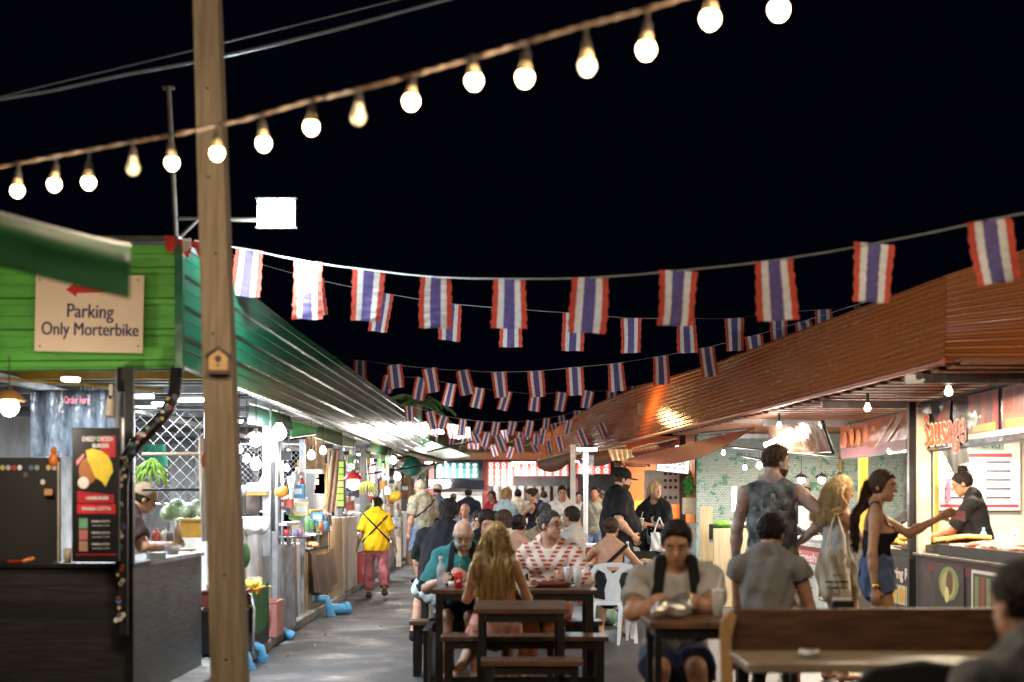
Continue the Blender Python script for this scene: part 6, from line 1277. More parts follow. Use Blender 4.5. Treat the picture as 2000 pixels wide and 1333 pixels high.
def striped_mat():
    m = bpy.data.materials.new('cloth_striped_tunic'); m.use_nodes = True; n = m.node_tree; b = n.nodes['Principled BSDF']; L = n.links.new
    tc = n.nodes.new('ShaderNodeTexCoord'); sx = n.nodes.new('ShaderNodeSeparateXYZ'); L(tc.outputs['Object'], sx.inputs[0])
    ab = n.nodes.new('ShaderNodeMath'); ab.operation = 'ABSOLUTE'; L(sx.outputs[0], ab.inputs[0])
    sl = n.nodes.new('ShaderNodeMath'); sl.operation = 'MULTIPLY_ADD'; sl.inputs[1].default_value = -.55; L(sx.outputs[2], sl.inputs[0]); L(ab.outputs[0], sl.inputs[2])
    m1 = n.nodes.new('ShaderNodeMath'); m1.operation = 'MULTIPLY'; m1.inputs[1].default_value = 10.5; L(sl.outputs[0], m1.inputs[0])
    f = n.nodes.new('ShaderNodeMath'); f.operation = 'FRACT'; L(m1.outputs[0], f.inputs[0]); g_ = n.nodes.new('ShaderNodeMath'); g_.operation = 'GREATER_THAN'; g_.inputs[1].default_value = .52; L(f.outputs[0], g_.inputs[0])
    wv = n.nodes.new('ShaderNodeTexWave'); wv.bands_direction = 'Z'; wv.inputs['Scale'].default_value = 9; wv.inputs['Distortion'].default_value = 1; L(tc.outputs['Object'], wv.inputs[0])
    g2 = n.nodes.new('ShaderNodeMath'); g2.operation = 'GREATER_THAN'; g2.inputs[1].default_value = .3; L(wv.outputs[1], g2.inputs[0]); mu = n.nodes.new('ShaderNodeMath'); mu.operation = 'MULTIPLY'; L(g_.outputs[0], mu.inputs[0]); L(g2.outputs[0], mu.inputs[1])
    mx = n.nodes.new('ShaderNodeMix'); mx.data_type = 'RGBA'; L(mu.outputs[0], mx.inputs[0]); mx.inputs[6].default_value = (.62, .52, .44, 1); mx.inputs[7].default_value = (.36, .05, .035, 1); L(mx.outputs[2], b.inputs['Base Color']); b.inputs['Roughness'].default_value = .85
    return m
CST = striped_mat()
def V(*a): return np.array(a, float)
SIT = dict(pel=.56, fL=(-.13, .42, .085), fR=(.13, .42, .085))
def sit(**k): d = dict(SIT); d.update(k); return d
Gp = lambda x, D: G(x, D)

def tote(label, loc, w_, h_, m, hl_=.2, name='tote_bag', rz=0):
    t = T(name, label, 'bag', loc, rz); b = mb(m)
    for sg in (-1, 1): b.grid(lambda u, v: ((-.5 + u) * w_ * (1 - .10 * math.sin(v * 3.1) - .12 * v), sg * (.008 + w_ * .22 * math.sin(3.14 * u) * (1 - .6 * v) * math.sin(min(1, (v + .05) * 4) * 1.57)) + .008 * math.sin(u * 15 + v * 7), (-.5 + v) * h_ + .014 * math.sin(u * 6.3)), 18, 12)
    b.build('bag', parent=t, world=False); b = mb(m)
    for sg in (-1, 1): b.tube([(sg * w_ * .28, .01 * sg, h_ * .49), (sg * w_ * .16, .01, h_ * .5 + hl_ * .5), (0, .0, h_ * .5 + hl_)], .010, 6)
    b.build('handle', parent=t, world=False); return t
# woman in yellow, walking away
human('woman in a yellow t-shirt with crossed black apron straps walking away', Gp(735, 21.4), 6, 1.52, 'f', .45, pel=.82, hL=(-.30, .06, .70), hR=(.30, .02, .72), fL=(-.11, .10, .075), fR=(.12, -.22, .13), kR=(0, 1, .2), skin='brown', head=(-35, 8, 0),
      wear=[('tee', CYL, dict(hem=-.13, sleeve=.85, infl=.034)), ('pants', CPK, dict(flare=.022, len=.8)), ('strap', CB, dict(n=(.72, 0, .69), c=.195, w=.015, infl=.044, ys=-1, z0=0)), ('strap', CB, dict(n=(-.72, 0, .69), c=.195, w=.015, infl=.044, ys=-1, z0=0)), ('shoes', BRN)], hair=('bun', 'black'), vox=.013)
t = T('hair_clip', 'pale yellow claw clip in the hair of the woman in yellow', 'hair clip', Gp(735, 21.3) + Vector((-.04, -.13, 1.42))); mb(M('clip_yellow', (.6, .55, .2), .4)).tube([(0, 0, .05), (.012, -.02, 0), (0, 0, -.05)], .014, 7).build('clip', parent=t, world=False)
# grey-haired man with sling bag
human('grey-haired man in a patterned shirt and denim shorts with a black sling bag', Gp(826, 25.5), 38, 1.86, 'm', .35, hL=(-.26, .06, .90), hR=(.27, .08, .88), skin='fair', head=(38, 8, 0), hair=('short', 'grey'),
      wear=[('tee', CPR, dict(hem=-.13, sleeve=.85, infl=.03)), ('shorts', CDN, dict(len=.92, flare=.03)), ('strap', CB, dict(n=(-.62, 0, .78), c=.26, w=.014, infl=.04)), ('bag', CB, dict(at=(.30, -.04, 1.02), r=(.09, .11, .14))), ('shoes', CB)], vox=.014)
human('man in a tan cap and dark t-shirt behind the grey-haired man', Gp(853, 28), -15, 1.80, 'm', .3, skin='tan', head=(0, 10, 0), hair=('cap', 'black'), hR=(.3, .25, 1.05), wear=[('tee', CND), ('pants', CB), ('cap', CAN, dict(back=1))], vox=.018, face=False)
# burger cook
human('burger cook in a tan cap and dark shirt leaning over the counter', (-3.42, 12.1, 0), -62, 1.70, 'm', .0, pel=.87, lean=22, head=(-8, 22, 0), hL=(-.05, .52, 1.08), hR=(.22, .46, 1.08), hair=('cap', 'black'), wear=[('tee', cloth('brown', (.05, .035, .03))), ('pants', CB), ('cap', CTN)], skin='tan', vox=.012)
# bald man, teal
bald = human('bald man with glasses and a white goatee in a teal shirt eating at the table', (-.37, 11.95, 0), 172, 1.78, 'm', .35, **sit(pel=.55, lean=20, head=(10, 26, 0), hL=(-.08, .42, .84), hR=(.16, .46, .80), eR=(.6, -.3, -.8), eL=(-.6, -.3, -.8)), skin='fair', hair=('none', 'grey'), beard='light' if False else 'grey', glasses=True,
      wear=[('tee', CT, dict(sleeve=.9, infl=.024, neck=(0, .07, .565, .07), vee=1)), ('shorts', CB, dict(len=.9)), ('strap', CB, dict(n=(1, 0, .1), c=.14, w=.026, infl=.032, ys=1, z0=.2, name='backpack_strap')), ('strap', CB, dict(n=(1, 0, -.1), c=-.13, w=.026, infl=.032, ys=1, z0=.2, name='backpack_strap'))], vox=.009)
# long-haired woman, back to us
human('woman with very long wavy blonde hair seated with her back to the camera', (-.125, 10.46, 0), -4, 1.64, 'f', .1, **sit(pel=.545, lean=6, head=(-5, 8, 0), hL=(-.12, .30, .84), hR=(.14, .30, .84), fL=(-.30, .06, .16), fR=(.05, .22, .085), eL=(-.5, -.6, -.8), eR=(.5, -.6, -.8)), skin='tan', hair=('long', 'blond'), headlen=.56, face=False,
      wear=[('tank', CRP), ('skirt', CRP, dict(len=.1)), ('shorts', CRP, dict(len=.75, flare=.02)), ('shoes', CREAM)], vox=.009)
# man in tunic
human('person with a grey hair bun and glasses in a red and white patterned tunic', (.33, 12.0, 0), 168, 1.80, 'm', .0, **sit(pel=.56, lean=8, head=(58, -2, 0), hL=(-.22, .40, .84), hR=(.25, .42, .86)), skin='fair', hair=('topbun', 'dkgrey'), glasses=True,
      wear=[('tee', CST, dict(sleeve=1.2, infl=.022, neck=(0, .07, .56, .07), vee=1)), ('pants', cloth('orange_print', (.5, .2, .08), (.3, .06, .05), 16), dict(len=.7))], vox=.009)
# big man in black behind the bald man
human('big dark-haired man in a black t-shirt and pale shorts sitting sideways behind the bald man', (-.74, 14.4, 0), -22, 1.90, 'm', .6, **sit(pel=.62, lean=16, head=(0, 12, 0), fL=(-.42, .28, .085), fR=(.05, .45, .085), kL=(-.5, 1, .4), hL=(-.25, .5, .82), hR=(.2, .5, .82)), skin='fair', hair=('messy', 'black'), face=False,
      wear=[('tee', CB, dict(sleeve=.85, infl=.026)), ('shorts', CLW, dict(len=1.0, flare=.03)), ('shoes', CB)], vox=.011)
human('dark-haired man in black sitting behind the big man in the black t-shirt', (-.40, 16.5, 0), -150, 1.78, 'm', .2, **sit(lean=18, head=(-20, 20, 0), hL=(-.2, .5, .82), hR=(.2, .5, .82)), skin='tan', hair=('messy', 'black'), wear=[('tee', CB), ('pants', CB)], vox=.014)
human('person in a white t-shirt eating in profile at the second table', (-.42, 18.2, 0), -70, 1.72, 'm', .0, **sit(lean=15, head=(0, 10, 0), hL=(-.1, .4, 1.02), hR=(.1, .4, 1.0)), skin='tan', hair=('short', 'black'), wear=[('tee', CW_), ('pants', CB)], vox=.015)
human('man in black bowing over his phone far back on the left', (-1.0, 24, 0), 160, 1.75, 'm', .2, **sit(pel=.6, lean=22, head=(0, 30, 0), hL=(-.1, .4, .85), hR=(.1, .4, .85)), skin='tan', hair=('short', 'black'), wear=[('tee', CB), ('pants', CB)], vox=.018, face=False)
human('bald man seated far back beside the man bowed over his phone', (-.80, 24.8, 0), 170, 1.80, 'm', .3, **sit(pel=.6, lean=5), skin='tan', hair=('none', 'grey'), wear=[('tee', CND), ('pants', CB)], vox=.018, face=True)
# middle diners
human('woman with a dark low bun and bare shoulders seated at the second table', (.03, 14.7, 0), -12, 1.68, 'f', .1, **sit(lean=12, head=(-8, 8, 0), hL=(-.2, .48, .82), hR=(.2, .48, .82)), skin='tan', hair=('bun', 'black'), face=False, wear=[('cami', CLG, dict(top=.30)), ('skirt', CB, dict(len=.1))], vox=.012)
human('woman with loose dark curls in a pale top leaning her head on her hand', (-.02, 17.0, 0), 35, 1.70, 'f', .1, **sit(lean=10, head=(10, 5, 0), hL=(-.16, .34, 1.14), hR=(.2, .4, .82)), skin='tan', hair=('messy', 'brown'), wear=[('tee', CAN), ('pants', CB)], vox=.014)
human('buzz-cut man in a pale grey t-shirt leaning back behind the tunic wearer', (.66, 16.4, 0), 65, 1.82, 'm', .35, **sit(pel=.56, lean=-6, slean=0, head=(-10, 0, 0), hL=(-.2, .45, .82), hR=(.25, .45, .82)), skin='brown', hair=('short', 'black'), wear=[('tee', CLG, dict(infl=.026)), ('pants', CB)], vox=.013)
human('woman with a messy bun and bare back seated on the white plastic chair', (1.03, 14.95, 0), -8, 1.66, 'f', .15, **sit(pel=.52, lean=4, head=(-20, 4, 0), hL=(-.24, .4, .78), hR=(.24, .4, .78)), skin='tan', hair=('bun', 'brown'), face=False,
      wear=[('cami', CNV, dict(top=.20)), ('shorts', CB), ('strap', CB, dict(n=(-.7, 0, .71), c=.22, w=.02, infl=.02, ys=-1, z0=.0))], vox=.011)
# standing in the middle
human('blonde woman in a light blue t-shirt standing by the far tables', Gp(987, 26.5), -20, 1.70, 'f', .1, skin='fair', head=(-40, 5, 0), hR=(.12, .36, 1.05), hL=(-.15, .3, 1.05), hair=('messy', 'blond'), wear=[('tee', CLB), ('pants', cloth('red_trousers', (.4, .02, .03)))], vox=.016)
human('dark-haired woman in a black tank top handing something to the blonde woman', Gp(1042, 26.5), 72, 1.72, 'f', .1, skin='fair', head=(15, 12, 0), hR=(.05, .42, 1.0), hL=(-.15, .42, 1.05), hair=('bun', 'brown'), wear=[('tank', CB), ('pants', CNV)], vox=.015)
human('person in a royal blue hooded jacket bending forward', Gp(1080, 28), 100, 1.75, 'm', .1, lean=30, skin='tan', head=(0, 20, 0), hR=(.1, .45, .95), hL=(-.1, .45, .95), hair=('short', 'grey'), wear=[('tee', CBH, dict(sleeve=1.9)), ('pants', CB)], vox=.018, face=False)
human('young woman in a white t-shirt with one hand on the table', Gp(1098, 24.5), 180, 1.75, 'f', .1, skin='tan', head=(0, 14, 0), hL=(-.34, .28, .86), hR=(.16, .28, .96), hair=('bun', 'black'), wear=[('tee', CW_, dict(hem=-.05)), ('pants', CKH)], vox=.014)
human('big bearded man in a black cap, black t-shirt and black shorts, hand on hip', Gp(1207, 17.9), -82, 1.88, 'm', 1.0, skin='fair', head=(-2, 10, 0), hair=('cap', 'brown'), beard='brown', hR=(.24, .12, 1.04), eR=(.7, -.9, 0), hL=(-.2, .2, 1.0), wear=[('tee', CB, dict(infl=.03, hem=-.15, sleeve=.8)), ('shorts', CB, dict(len=1.0, flare=.04)), ('cap', CB), ('shoes', CB)], vox=.012)
wj, J, fr, tw = human('smiling woman in an oversized black picture t-shirt holding a drink with bags on her arm', Gp(1279, 18.4), 150, 1.72, 'f', .15, skin='tan', head=(58, -6, 0), hair=('pony', 'light'), hL=(-.02, .28, 1.16), hR=(.08, .28, 1.14), eR=(1, -.4, -.5), eL=(-1, -.4, -.5), curl=1.0, wear=[('tee', CB, dict(hem=-.20, infl=.035, sleeve=.95)), ('patch', CW_, dict(c=(-.06, .30), r=(.05, .05), infl=.038)), ('patch', cloth('print_blue', (.08, .14, .30), (.4, .45, .5), 14), dict(c=(.04, .08), r=(.08, .13), infl=.038)), ('skirt', CB, dict(len=.22)), ('shoes', CREAM)], vox=.012)
bs = wj.location; rzm = Matrix.Rotation(R(150), 3, 'Z')
cupo('clear plastic cup held by the smiling woman', bs + rzm @ Vector((.04, .33, 1.08)), .15, .036, M('cup_clear'), WPL)
tote('white carrier bag of food hanging from the arm of the smiling woman', bs + Vector((.03, -.30, .93)), .26, .24, WPL, .2, 'carrier_bag')
tote('black tote bag hanging at the left side of the smiling woman', bs + Vector((-.23, -.16, .99)), .26, .26, CB, .22)
t = T('shirt_print', 'white and blue animal picture printed on the black t-shirt', 'print', bs + Vector((0, -.24, 1.1)))
bpy.data.objects.remove(t)
# front man with backpack
human('man in a grey t-shirt with black backpack straps resting his forearms on the small table', (.95, 8.30, 0), 176, 1.80, 'm', .22, **sit(pel=.56, lean=17, head=(-3, 22, 0), hL=(.02, .52, .90), hR=(.02, .45, .90), eL=(-.9, .1, -.6), eR=(.9, .1, -.6), fL=(-.16, .42, .085), fR=(.16, .42, .085)), skin='tan', hair=('quiff', 'black'), curl=.9,
      wear=[('tee', CLG, dict(sleeve=.72, infl=.02, vee=0)), ('shorts', CBD, dict(len=.75, flare=.02)), ('strap', CB, dict(n=(1, 0, .12), c=.155, w=.030, infl=.032, ys=1, z0=.12, name='backpack_strap')), ('strap', CB, dict(n=(1, 0, -.12), c=-.155, w=.030, infl=.032, ys=1, z0=.12, name='backpack_strap'))], vox=.008)
t = T('stool', 'low dark stool under the man with the backpack', 'stool', (.97, 8.3, 0)); mb(WOODT).box((.77, 8.15, .42), (1.17, 8.5, .46)).build('seat', parent=t)
for x in (.79, 1.11):
    for y in (8.17, 8.44): mb(FRAME).box((x, y, 0), (x + .04, y + .04, .419)).build('leg', parent=t)
human('man in a sleeveless grey shirt with a faded haircut seated with his back to us', (1.70, 9.5, 0), -20, 1.80, 'm', .05, **sit(pel=.55, lean=10, head=(-14, 8, 0), hR=(.14, .40, .80), hL=(-.10, .42, .82), eR=(.5, -.5, -.8), eL=(-.5, -.5, -.8)), skin='tan', hair=('quiff', 'black'), face=False,
      wear=[('tee', CGY, dict(sleeve=.22, infl=.022)), ('shorts', CB)], vox=.009)
t = T('stool', 'low dark stool under the man in the sleeveless grey shirt', 'stool', (1.70, 9.5, 0)); mb(WOODT).box((1.50, 9.35, .42), (1.90, 9.7, .46)).build('seat', parent=t)
for x in (1.52, 1.84):
    for y in (9.37, 9.64): mb(FRAME).box((x, y, 0), (x + .04, y + .04, .419)).build('leg', parent=t)
# tattooed man
human('tattooed bearded man in a printed black tank top and cream shorts, hand on hip', Gp(1508, 11.7), -14, 1.93, 'm', .25, skin='tattoo', head=(-58, 6, 0), hair=('quiff', 'brown'), beard='brown', hR=(.24, -.02, 1.13), eR=(1.1, -.35, .1), hL=(-.32, .12, .88), eL=(-1, -.6, 0), wear=[('tank', CTT, dict(hem=-.12, infl=.018)), ('patch', cloth('print_grey', (.05, .055, .06), (.24, .25, .26), 26), dict(c=(0, .25), r=(.12, .17), side=-1, infl=.021)), ('shorts', CKH, dict(len=1.0, flare=.03)), ('shoes', CW_)], vox=.010)
human('vendor in a black t-shirt half hidden behind the tattooed man', Gp(1588, 19.6) + Vector((.0, .6, 0)), 170, 1.76, 'm', .3, skin='tan', head=(0, 25, 0), hair=('short', 'black'), wear=[('tee', CB), ('pants', CB)], vox=.016, face=False)
human('vendor with dark hair working at the prep counter near the food lamps', Gp(1553, 21), 190, 1.72, 'm', .1, skin='brown', head=(0, 20, 0), hair=('short', 'black'), wear=[('tee', CNV), ('pants', CB)], vox=.016, face=False)
# blonde with tote
bw, J, fr, tw = human('blonde woman in a grey vest seen from the side with a cream tote bag', Gp(1632, 11.5), -62, 1.68, 'f', .1, skin='tan', head=(-8, 10, 0), hair=('long', 'light'), headlen=.34, hR=(.14, .34, 1.08), hL=(-.1, .36, 1.1), wear=[('tank', CLG, dict(hem=-.1)), ('shorts', CKH, dict(len=.5))], vox=.010)
tb_ = T('tote_bag', 'cream canvas tote bag with lines of black writing hanging from the blonde woman', 'bag', bw.location + Vector((-.06, -.24, .86)))
b = mb(CAN)
for sg in (-1, 1): b.grid(lambda u, v: ((-.13 + .26 * u) * (1 - .08 * math.sin(v * 3.1)), sg * (.012 + .05 * math.sin(3.14 * u) * (1 - .55 * v) * math.sin(min(1, (v + .04) * 4) * 1.57)) + .006 * math.sin(u * 17 + v * 6), -.17 + .34 * v + .012 * math.sin(u * 6.3)), 16, 12)
b.build('bag', parent=tb_, world=False)
text('wear this', .025, BLACK, (0, -.068, .01), 0, tb_, .07); text('always everywhere', .034, BLACK, (0, -.073, -.04), 0, tb_, .18, 0, .0006); text('and magic places', .034, BLACK, (0, -.071, -.085), 0, tb_, .16, 0, .0006)
b = mb(CAN); b.tube([(-.07, -.02, .165), (-.05, -.01, .32), (.03, .10, .52), (.07, 0, .32), (.08, -.02, .165)], .011, 6); b.build('handle', parent=tb_, world=False)

# woman in black camisole
cw, J, fr, tw = human('dark-haired woman in a black camisole and denim shorts reaching out with a pink note', Gp(1712, 10.5), -103, 1.70, 'f', .2, skin='tan', head=(-28, 6, 0), hair=('pony', 'brown'), headlen=.50, hL=(-.10, .45, 1.33), hR=(.24, -.02, .76), eL=(-.1, -.1, -1), eR=(.6, -.8, 0), curl=.4,
      wear=[('cami', CB, dict(top=.33)), ('shorts', CND, dict(len=.27, flare=.01)), ('strap', CB, dict(n=(1, 0, 0), c=.10, w=.006, infl=.006, z0=.28)), ('strap', CB, dict(n=(1, 0, 0), c=-.10, w=.006, infl=.006, z0=.28))], vox=.009)
q_ = cw.location + Matrix.Rotation(R(-100), 3, 'Z') @ Vector((J['hdL'] + np.array((0, .06, .01))).tolist())
t = T('pink_note', 'folded pink banknote in the outstretched hand of the woman in the camisole', 'banknote', q_); mb(M('note_pink', (.65, .28, .30), .6)).grid(lambda u, v: (-.05 + .12 * u, .01 * math.sin(u * 4), .03 - .07 * v - .03 * u), 6, 3, .002).build('paper', parent=t, world=False)
wr = cw.location + Matrix.Rotation(R(-100), 3, 'Z') @ Vector(J['wrR'].tolist())
t = T('bracelet', 'gold bracelet on the lowered wrist of the woman in the camisole', 'bracelet', wr + Vector((0, 0, .015))); mb(M('gold', (.8, .5, .1), .25, .9)).lathe([(.030, -.012), (.034, -.006), (.034, .006), (.030, .012)], n=18).build('band', parent=t, world=False)
# vendor woman, seated masked person
vw, J, fr, tw = human('vendor woman in black with her dark hair clipped up behind the grill', (4.52, 13.7, 0), 62, 1.72, 'f', .35, pel=.98, lean=10, skin='tan', head=(10, 22, 0), hair=('topbun', 'black'), hL=(-.1, .45, 1.1), hR=(.1, .42, 1.1), wear=[('tee', CB, dict(sleeve=.95, infl=.028)), ('pants', CB)], vox=.011)
human('person holding both hands to the mouth behind the white post', (5.05, 17.9, 0), 168, 1.66, 'f', .1, pel=.80, lean=12, skin='fair', head=(5, 12, 0), hair=('short', 'black'), hL=(-.03, .17, 1.28), hR=(.03, .17, 1.28), eL=(-.6, .5, -1), eR=(.6, .5, -1), wear=[('tee', CB), ('pants', CB)], vox=.011)
for i, (x, D, H_, lab, cm, rz, sx, hr) in enumerate(((962, 31, 1.7, 'woman in a red top standing among the far tables', cloth('red_top', (.45, .03, .04)), 150, 'f', ('pony', 'brown')), (1012, 33, 1.75, 'man in a pale shirt queuing at the far counter', CAN, 10, 'm', ('short', 'black')), (1062, 34, 1.72, 'man in a grey shirt queuing at the far counter', CLG, -10, 'm', ('short', 'brown')), (1128, 32, 1.68, 'woman in a cream top near the far red menu strip', CW_, 200, 'f', ('bun', 'black')), (915, 33, 1.78, 'tall man in navy at the far teal menu counter', CNV, 5, 'm', ('short', 'black')), (885, 34.5, 1.66, 'woman in white at the far teal menu counter', CW_, -15, 'f', ('bun', 'brown')), (1163, 27, 1.74, 'man in a patterned shirt behind the white lamp pole', CPR, 160, 'm', ('short', 'black')))):
    human(lab, Gp(x, D), rz, H_, sx, .15, skin=['tan', 'fair'][i % 2], hair=hr, wear=[('tee', cm), ('pants', [CDN, CB, CKH][i % 3])], vox=.02, face=False)
for i, (x, D, lab, cm) in enumerate(((955, 18.9, 'person in dark red seated at the second table by the red bottle', cloth('dark_red', (.2, .02, .03))), (1062, 19.4, 'person in olive seated behind the second table', CKH), (930, 21.9, 'person in pale blue seated at the far dining table', CLB))):
    human(lab, Gp(x, D), 150 + i * 20, 1.70, 'm' if i else 'f', .1, **sit(lean=14, head=(0, 12, 0), hL=(-.2, .45, .82), hR=(.2, .45, .82)), skin='tan', hair=('messy' if i == 0 else 'short', 'black'), wear=[('tee', cm), ('pants', CB)], vox=.016)
# far vendors
for i, (x, D, H_, lab, cm, rz) in enumerate(((1176, 30, 1.7, 'vendor in a white apron behind the white lamp pole', CW_, 160), (945, 39.6, 1.68, 'cook in dark clothes behind the far left counter', CB, 180), (1047, 39.4, 1.66, 'cook behind the far middle counter', CB, 175), (1190, 33, 1.75, 'dark-haired vendor near the orange stall', CGY, 190))):
    human(lab, Gp(x, D), rz, H_, 'm', .1, skin='tan', head=(0, 15, 0), hair=('short', 'black'), wear=[('tee', cm), ('pants', CB)], vox=.022, face=False)
# head at the lower right corner
human('dark-haired person seated close to the camera at the lower right corner', (1.495, 4.0, 0), 12, 1.70, 'm', .2, **sit(pel=.50, lean=4, head=(10, 8, 0)), skin='fair', hair=('short', 'black'), face=False, wear=[('tee', CTT), ('pants', CB)], vox=.009)
# ------------------------------------------------------------------ festoon lights
WARM = (1, .78, .54); COOL = (.78, .9, 1.0)
BULBE = E('bulb_glow', (1, .66, .34), 26); SOCK = M('socket', (.03, .025, .02), .4); BASEM = M('bulb_base', (.75, .55, .3), .35)
OPAL = M('unlit_bulb', (.75, .66, .48), .2)
cordm = M('cord', (.10, .06, .035), .6, st=(30, 30, 30), var=.4)
pts_px = [(-60, 334, 6.6), (0, 326, 6.5), (120, 303, 6.3), (260, 277, 6.1), (330, 265, 6.0), (480, 233, 5.7), (600, 198, 5.5), (700, 175, 5.3), (810, 146, 5.1), (915, 116, 4.95), (1030, 82, 4.8), (1140, 50, 4.7), (1250, 22, 4.55), (1385, -22, 4.4), (1520, -75, 4.3), (1670, -135, 4.2)]
t = T('light_string_cord', 'twisted brown cord of the bulb string sweeping up across the night sky', 'cord', P(800, 150, 5.1))
cp = []
for a, c in zip(pts_px[:-1], pts_px[1:]):
    for i in range(10):
        u = i / 10; cp.append(P(a[0] + (c[0] - a[0]) * u, a[1] + (c[1] - a[1]) * u, a[2] + (c[2] - a[2]) * u))
cp.append(P(*pts_px[-1]))
for ph, nm in ((0, 'strand'), (math.pi, 'strand')):
    b = mb(cordm); b.tube([p + Vector((0, .0045 * math.cos(i * 1.1 + ph), .0045 * math.sin(i * 1.1 + ph))) for i, p in enumerate(cp)], .0045, 6); b.build(nm, parent=t)
bulbs = [(34, 373, 1), (106, 361, 1), (173, 357, 1), (260, 330, 0), (336, 319, 1), (424, 300, 1), (515, 281, 1), (608, 249, 1), (700, 230, 0), (803, 199, 1), (926, 159, 1), (1025, 153, 1), (1147, 130, 2), (1262, 98, 1), (1387, 38, 1), (1521, 20, 1)]
WH = ['first lit bulb from the left edge', 'second lit bulb from the left edge, above the green awning', 'third lit bulb from the left, beside the unlit one', 'unlit cream bulb hanging left of the thin steel mast', 'lit bulb hanging over the thin steel mast', 'lit bulb hanging in front of the timber pole', 'lit bulb hanging above the white floodlight, just right of the timber pole', 'lit bulb just left of the unlit bulb right of the timber pole', 'unlit cream bulb hanging between two lit bulbs right of the timber pole', 'lit bulb just right of the unlit bulb, about mid cord', 'left bulb of the close pair under the middle of the cord', 'right bulb of the close pair under the middle of the cord', 'dim bulb on a long drop right of the close pair', 'lit bulb on a long drop right of the dim bulb', 'second brightest bulb near the top edge, left one of the last two', 'last lit bulb at the top edge of the sky on the right']
def Dat(x):
    for a, c in zip(pts_px[:-1], pts_px[1:]):
        if a[0] <= x <= c[0]: u = (x - a[0]) / (c[0] - a[0]); return a[2] + (c[2] - a[2]) * u, a[1] + (c[1] - a[1]) * u
proto = {}
def bulb(x, y, on, label, D=None, yc=None, W=None):
    if D is None: D, yc = Dat(x)
    p = P(x, y, D); drop = (y - yc) * D / F
    r = T('light_bulb', label, 'light bulb', p, 0, 'bulbs on the festoon string')
    r.rotation_euler = (R(math.sin(x) * 5), R(math.cos(x * 1.3) * 4), 0)
    bm = mb(SOCK); bm.cyl((0, 0, .07), (0, 0, max(.08, drop)), .005, n=6); bm.cyl((0, 0, .052), (0, 0, .088), .017, .012, n=10); bm.build('socket', parent=r, world=False)
    bm = mb(BASEM if on else OPAL); bm.lathe([(.024, .018), (.020, .035), (.015, .05), (.014, .06)], n=14)
    bm.build('bulb_neck', parent=r, world=False)
    prof = [(.0, -.030), (.012, -.0275), (.021, -.019), (.027, -.008), (.0285, .001), (.027, .011), (.023, .018)]
    bm = mb(BULBE if on == 1 else (E('bulb_dim', (1, .66, .34), 4) if on == 2 else OPAL)); bm.lathe(prof, n=18); bm.build('globe', parent=r, world=False)
    if on: light('POINT', p + Vector((0, 0, -.045)), (W or 16) * (1 if on == 1 else .3), WARM, .03, r)
    return r
for (x, y, on), l in zip(bulbs, WH): bulb(x, y, on, l)
# unseen bulbs added as front light, the string carried on past the camera
for i, (X, Y, Z, Wt) in enumerate(((-1.2, 2.6, 3.1, 25), (-3.2, 4.6, 3.0, 34), (-4.4, 6.0, 2.9, 34), (.4, 1.4, 3.1, 22), (2.4, 2.6, 3.2, 26), (-2.2, 3.4, 3.1, 34), (3.6, 4.4, 3.1, 30), (3.9, 7.4, 3.2, 150))):  # the last one hangs by the right eave, added to light the customers
    r = copy_tree([o for o in COL.objects if o.name == 'light_bulb'][0]); r.location = (X, Y, Z); r['label'] = 'lit bulb added out of view to light the scene from the front'
    for ch in r.children:
        if ch.type == 'LIGHT': ch.data = ch.data.copy(); ch.data.energy = Wt
# overhead wires
b = mb(M('wire', (.12, .14, .18), .4)); b.tube([P(x, y, 9) for x, y in ((-60, 204), (100, 178), (250, 145), (400, 118), (520, 91), (640, 62), (760, 30), (900, -8))], .011, 6)
tag(b.build('overhead_cable'), 'thick black overhead cable crossing the dark sky behind the timber pole', 'cable')
b = mb(M('wire')); b.tube([P(x, y, 9.4) for x, y in ((-60, 205), (100, 165), (250, 129), (420, 88), (600, 44), (800, -6))], .006, 5)
tag(b.build('overhead_wire'), 'thin grey overhead wire just above the thick black cable', 'cable')
# mast and floodlight
D = 10.7; t = T('light_mast', 'thin steel mast with a T-shaped top rising behind the green building corner', 'mast', P(346, 480, D))
b = mb(M('mast_steel', (.12, .10, .08), .6, .2)); b.cyl(P(347, 520, D), P(329, 170, D), .021, n=8); b.box(P(316, 168, D), P(342, 176, D + .05)); b.cyl(P(345, 427, D), P(510, 430, D), .016, n=6); b.cyl(P(345, 470, D), P(386, 430, D), .014, n=6); b.build('tube', parent=t)
t = T('floodlight', 'square white floodlight blazing on an arm off the steel mast', 'floodlight', P(539, 416, D))
b = mb(BLACK); b.box((-.15, .015, -.105), (.15, .06, .105)); b.build('housing', parent=t, world=False, bevel=.008)
mb(STEEL).box((-.155, -.012, .105), (.155, .03, .112)).box((-.155, -.012, -.112), (.155, .03, -.105)).build('bezel', parent=t, world=False)
mb(E('flood_glow', (.75, .88, 1), 60)).box((-.138, .0, -.095), (.138, .013, .095)).build('lens', parent=t, world=False)
fd_ = (Vector((1.2, 15.5, 0)) - P(539, 416, D)).to_track_quat('-Z', 'Y').to_euler()
light('AREA', P(539, 416, D) + Vector((.02, .14, -.12)), 150, COOL, .27, t, [math.degrees(a) for a in fd_])
light('POINT', P(539, 416, D) + Vector((.0, -.1, -.2)), 85, COOL, .1, t)

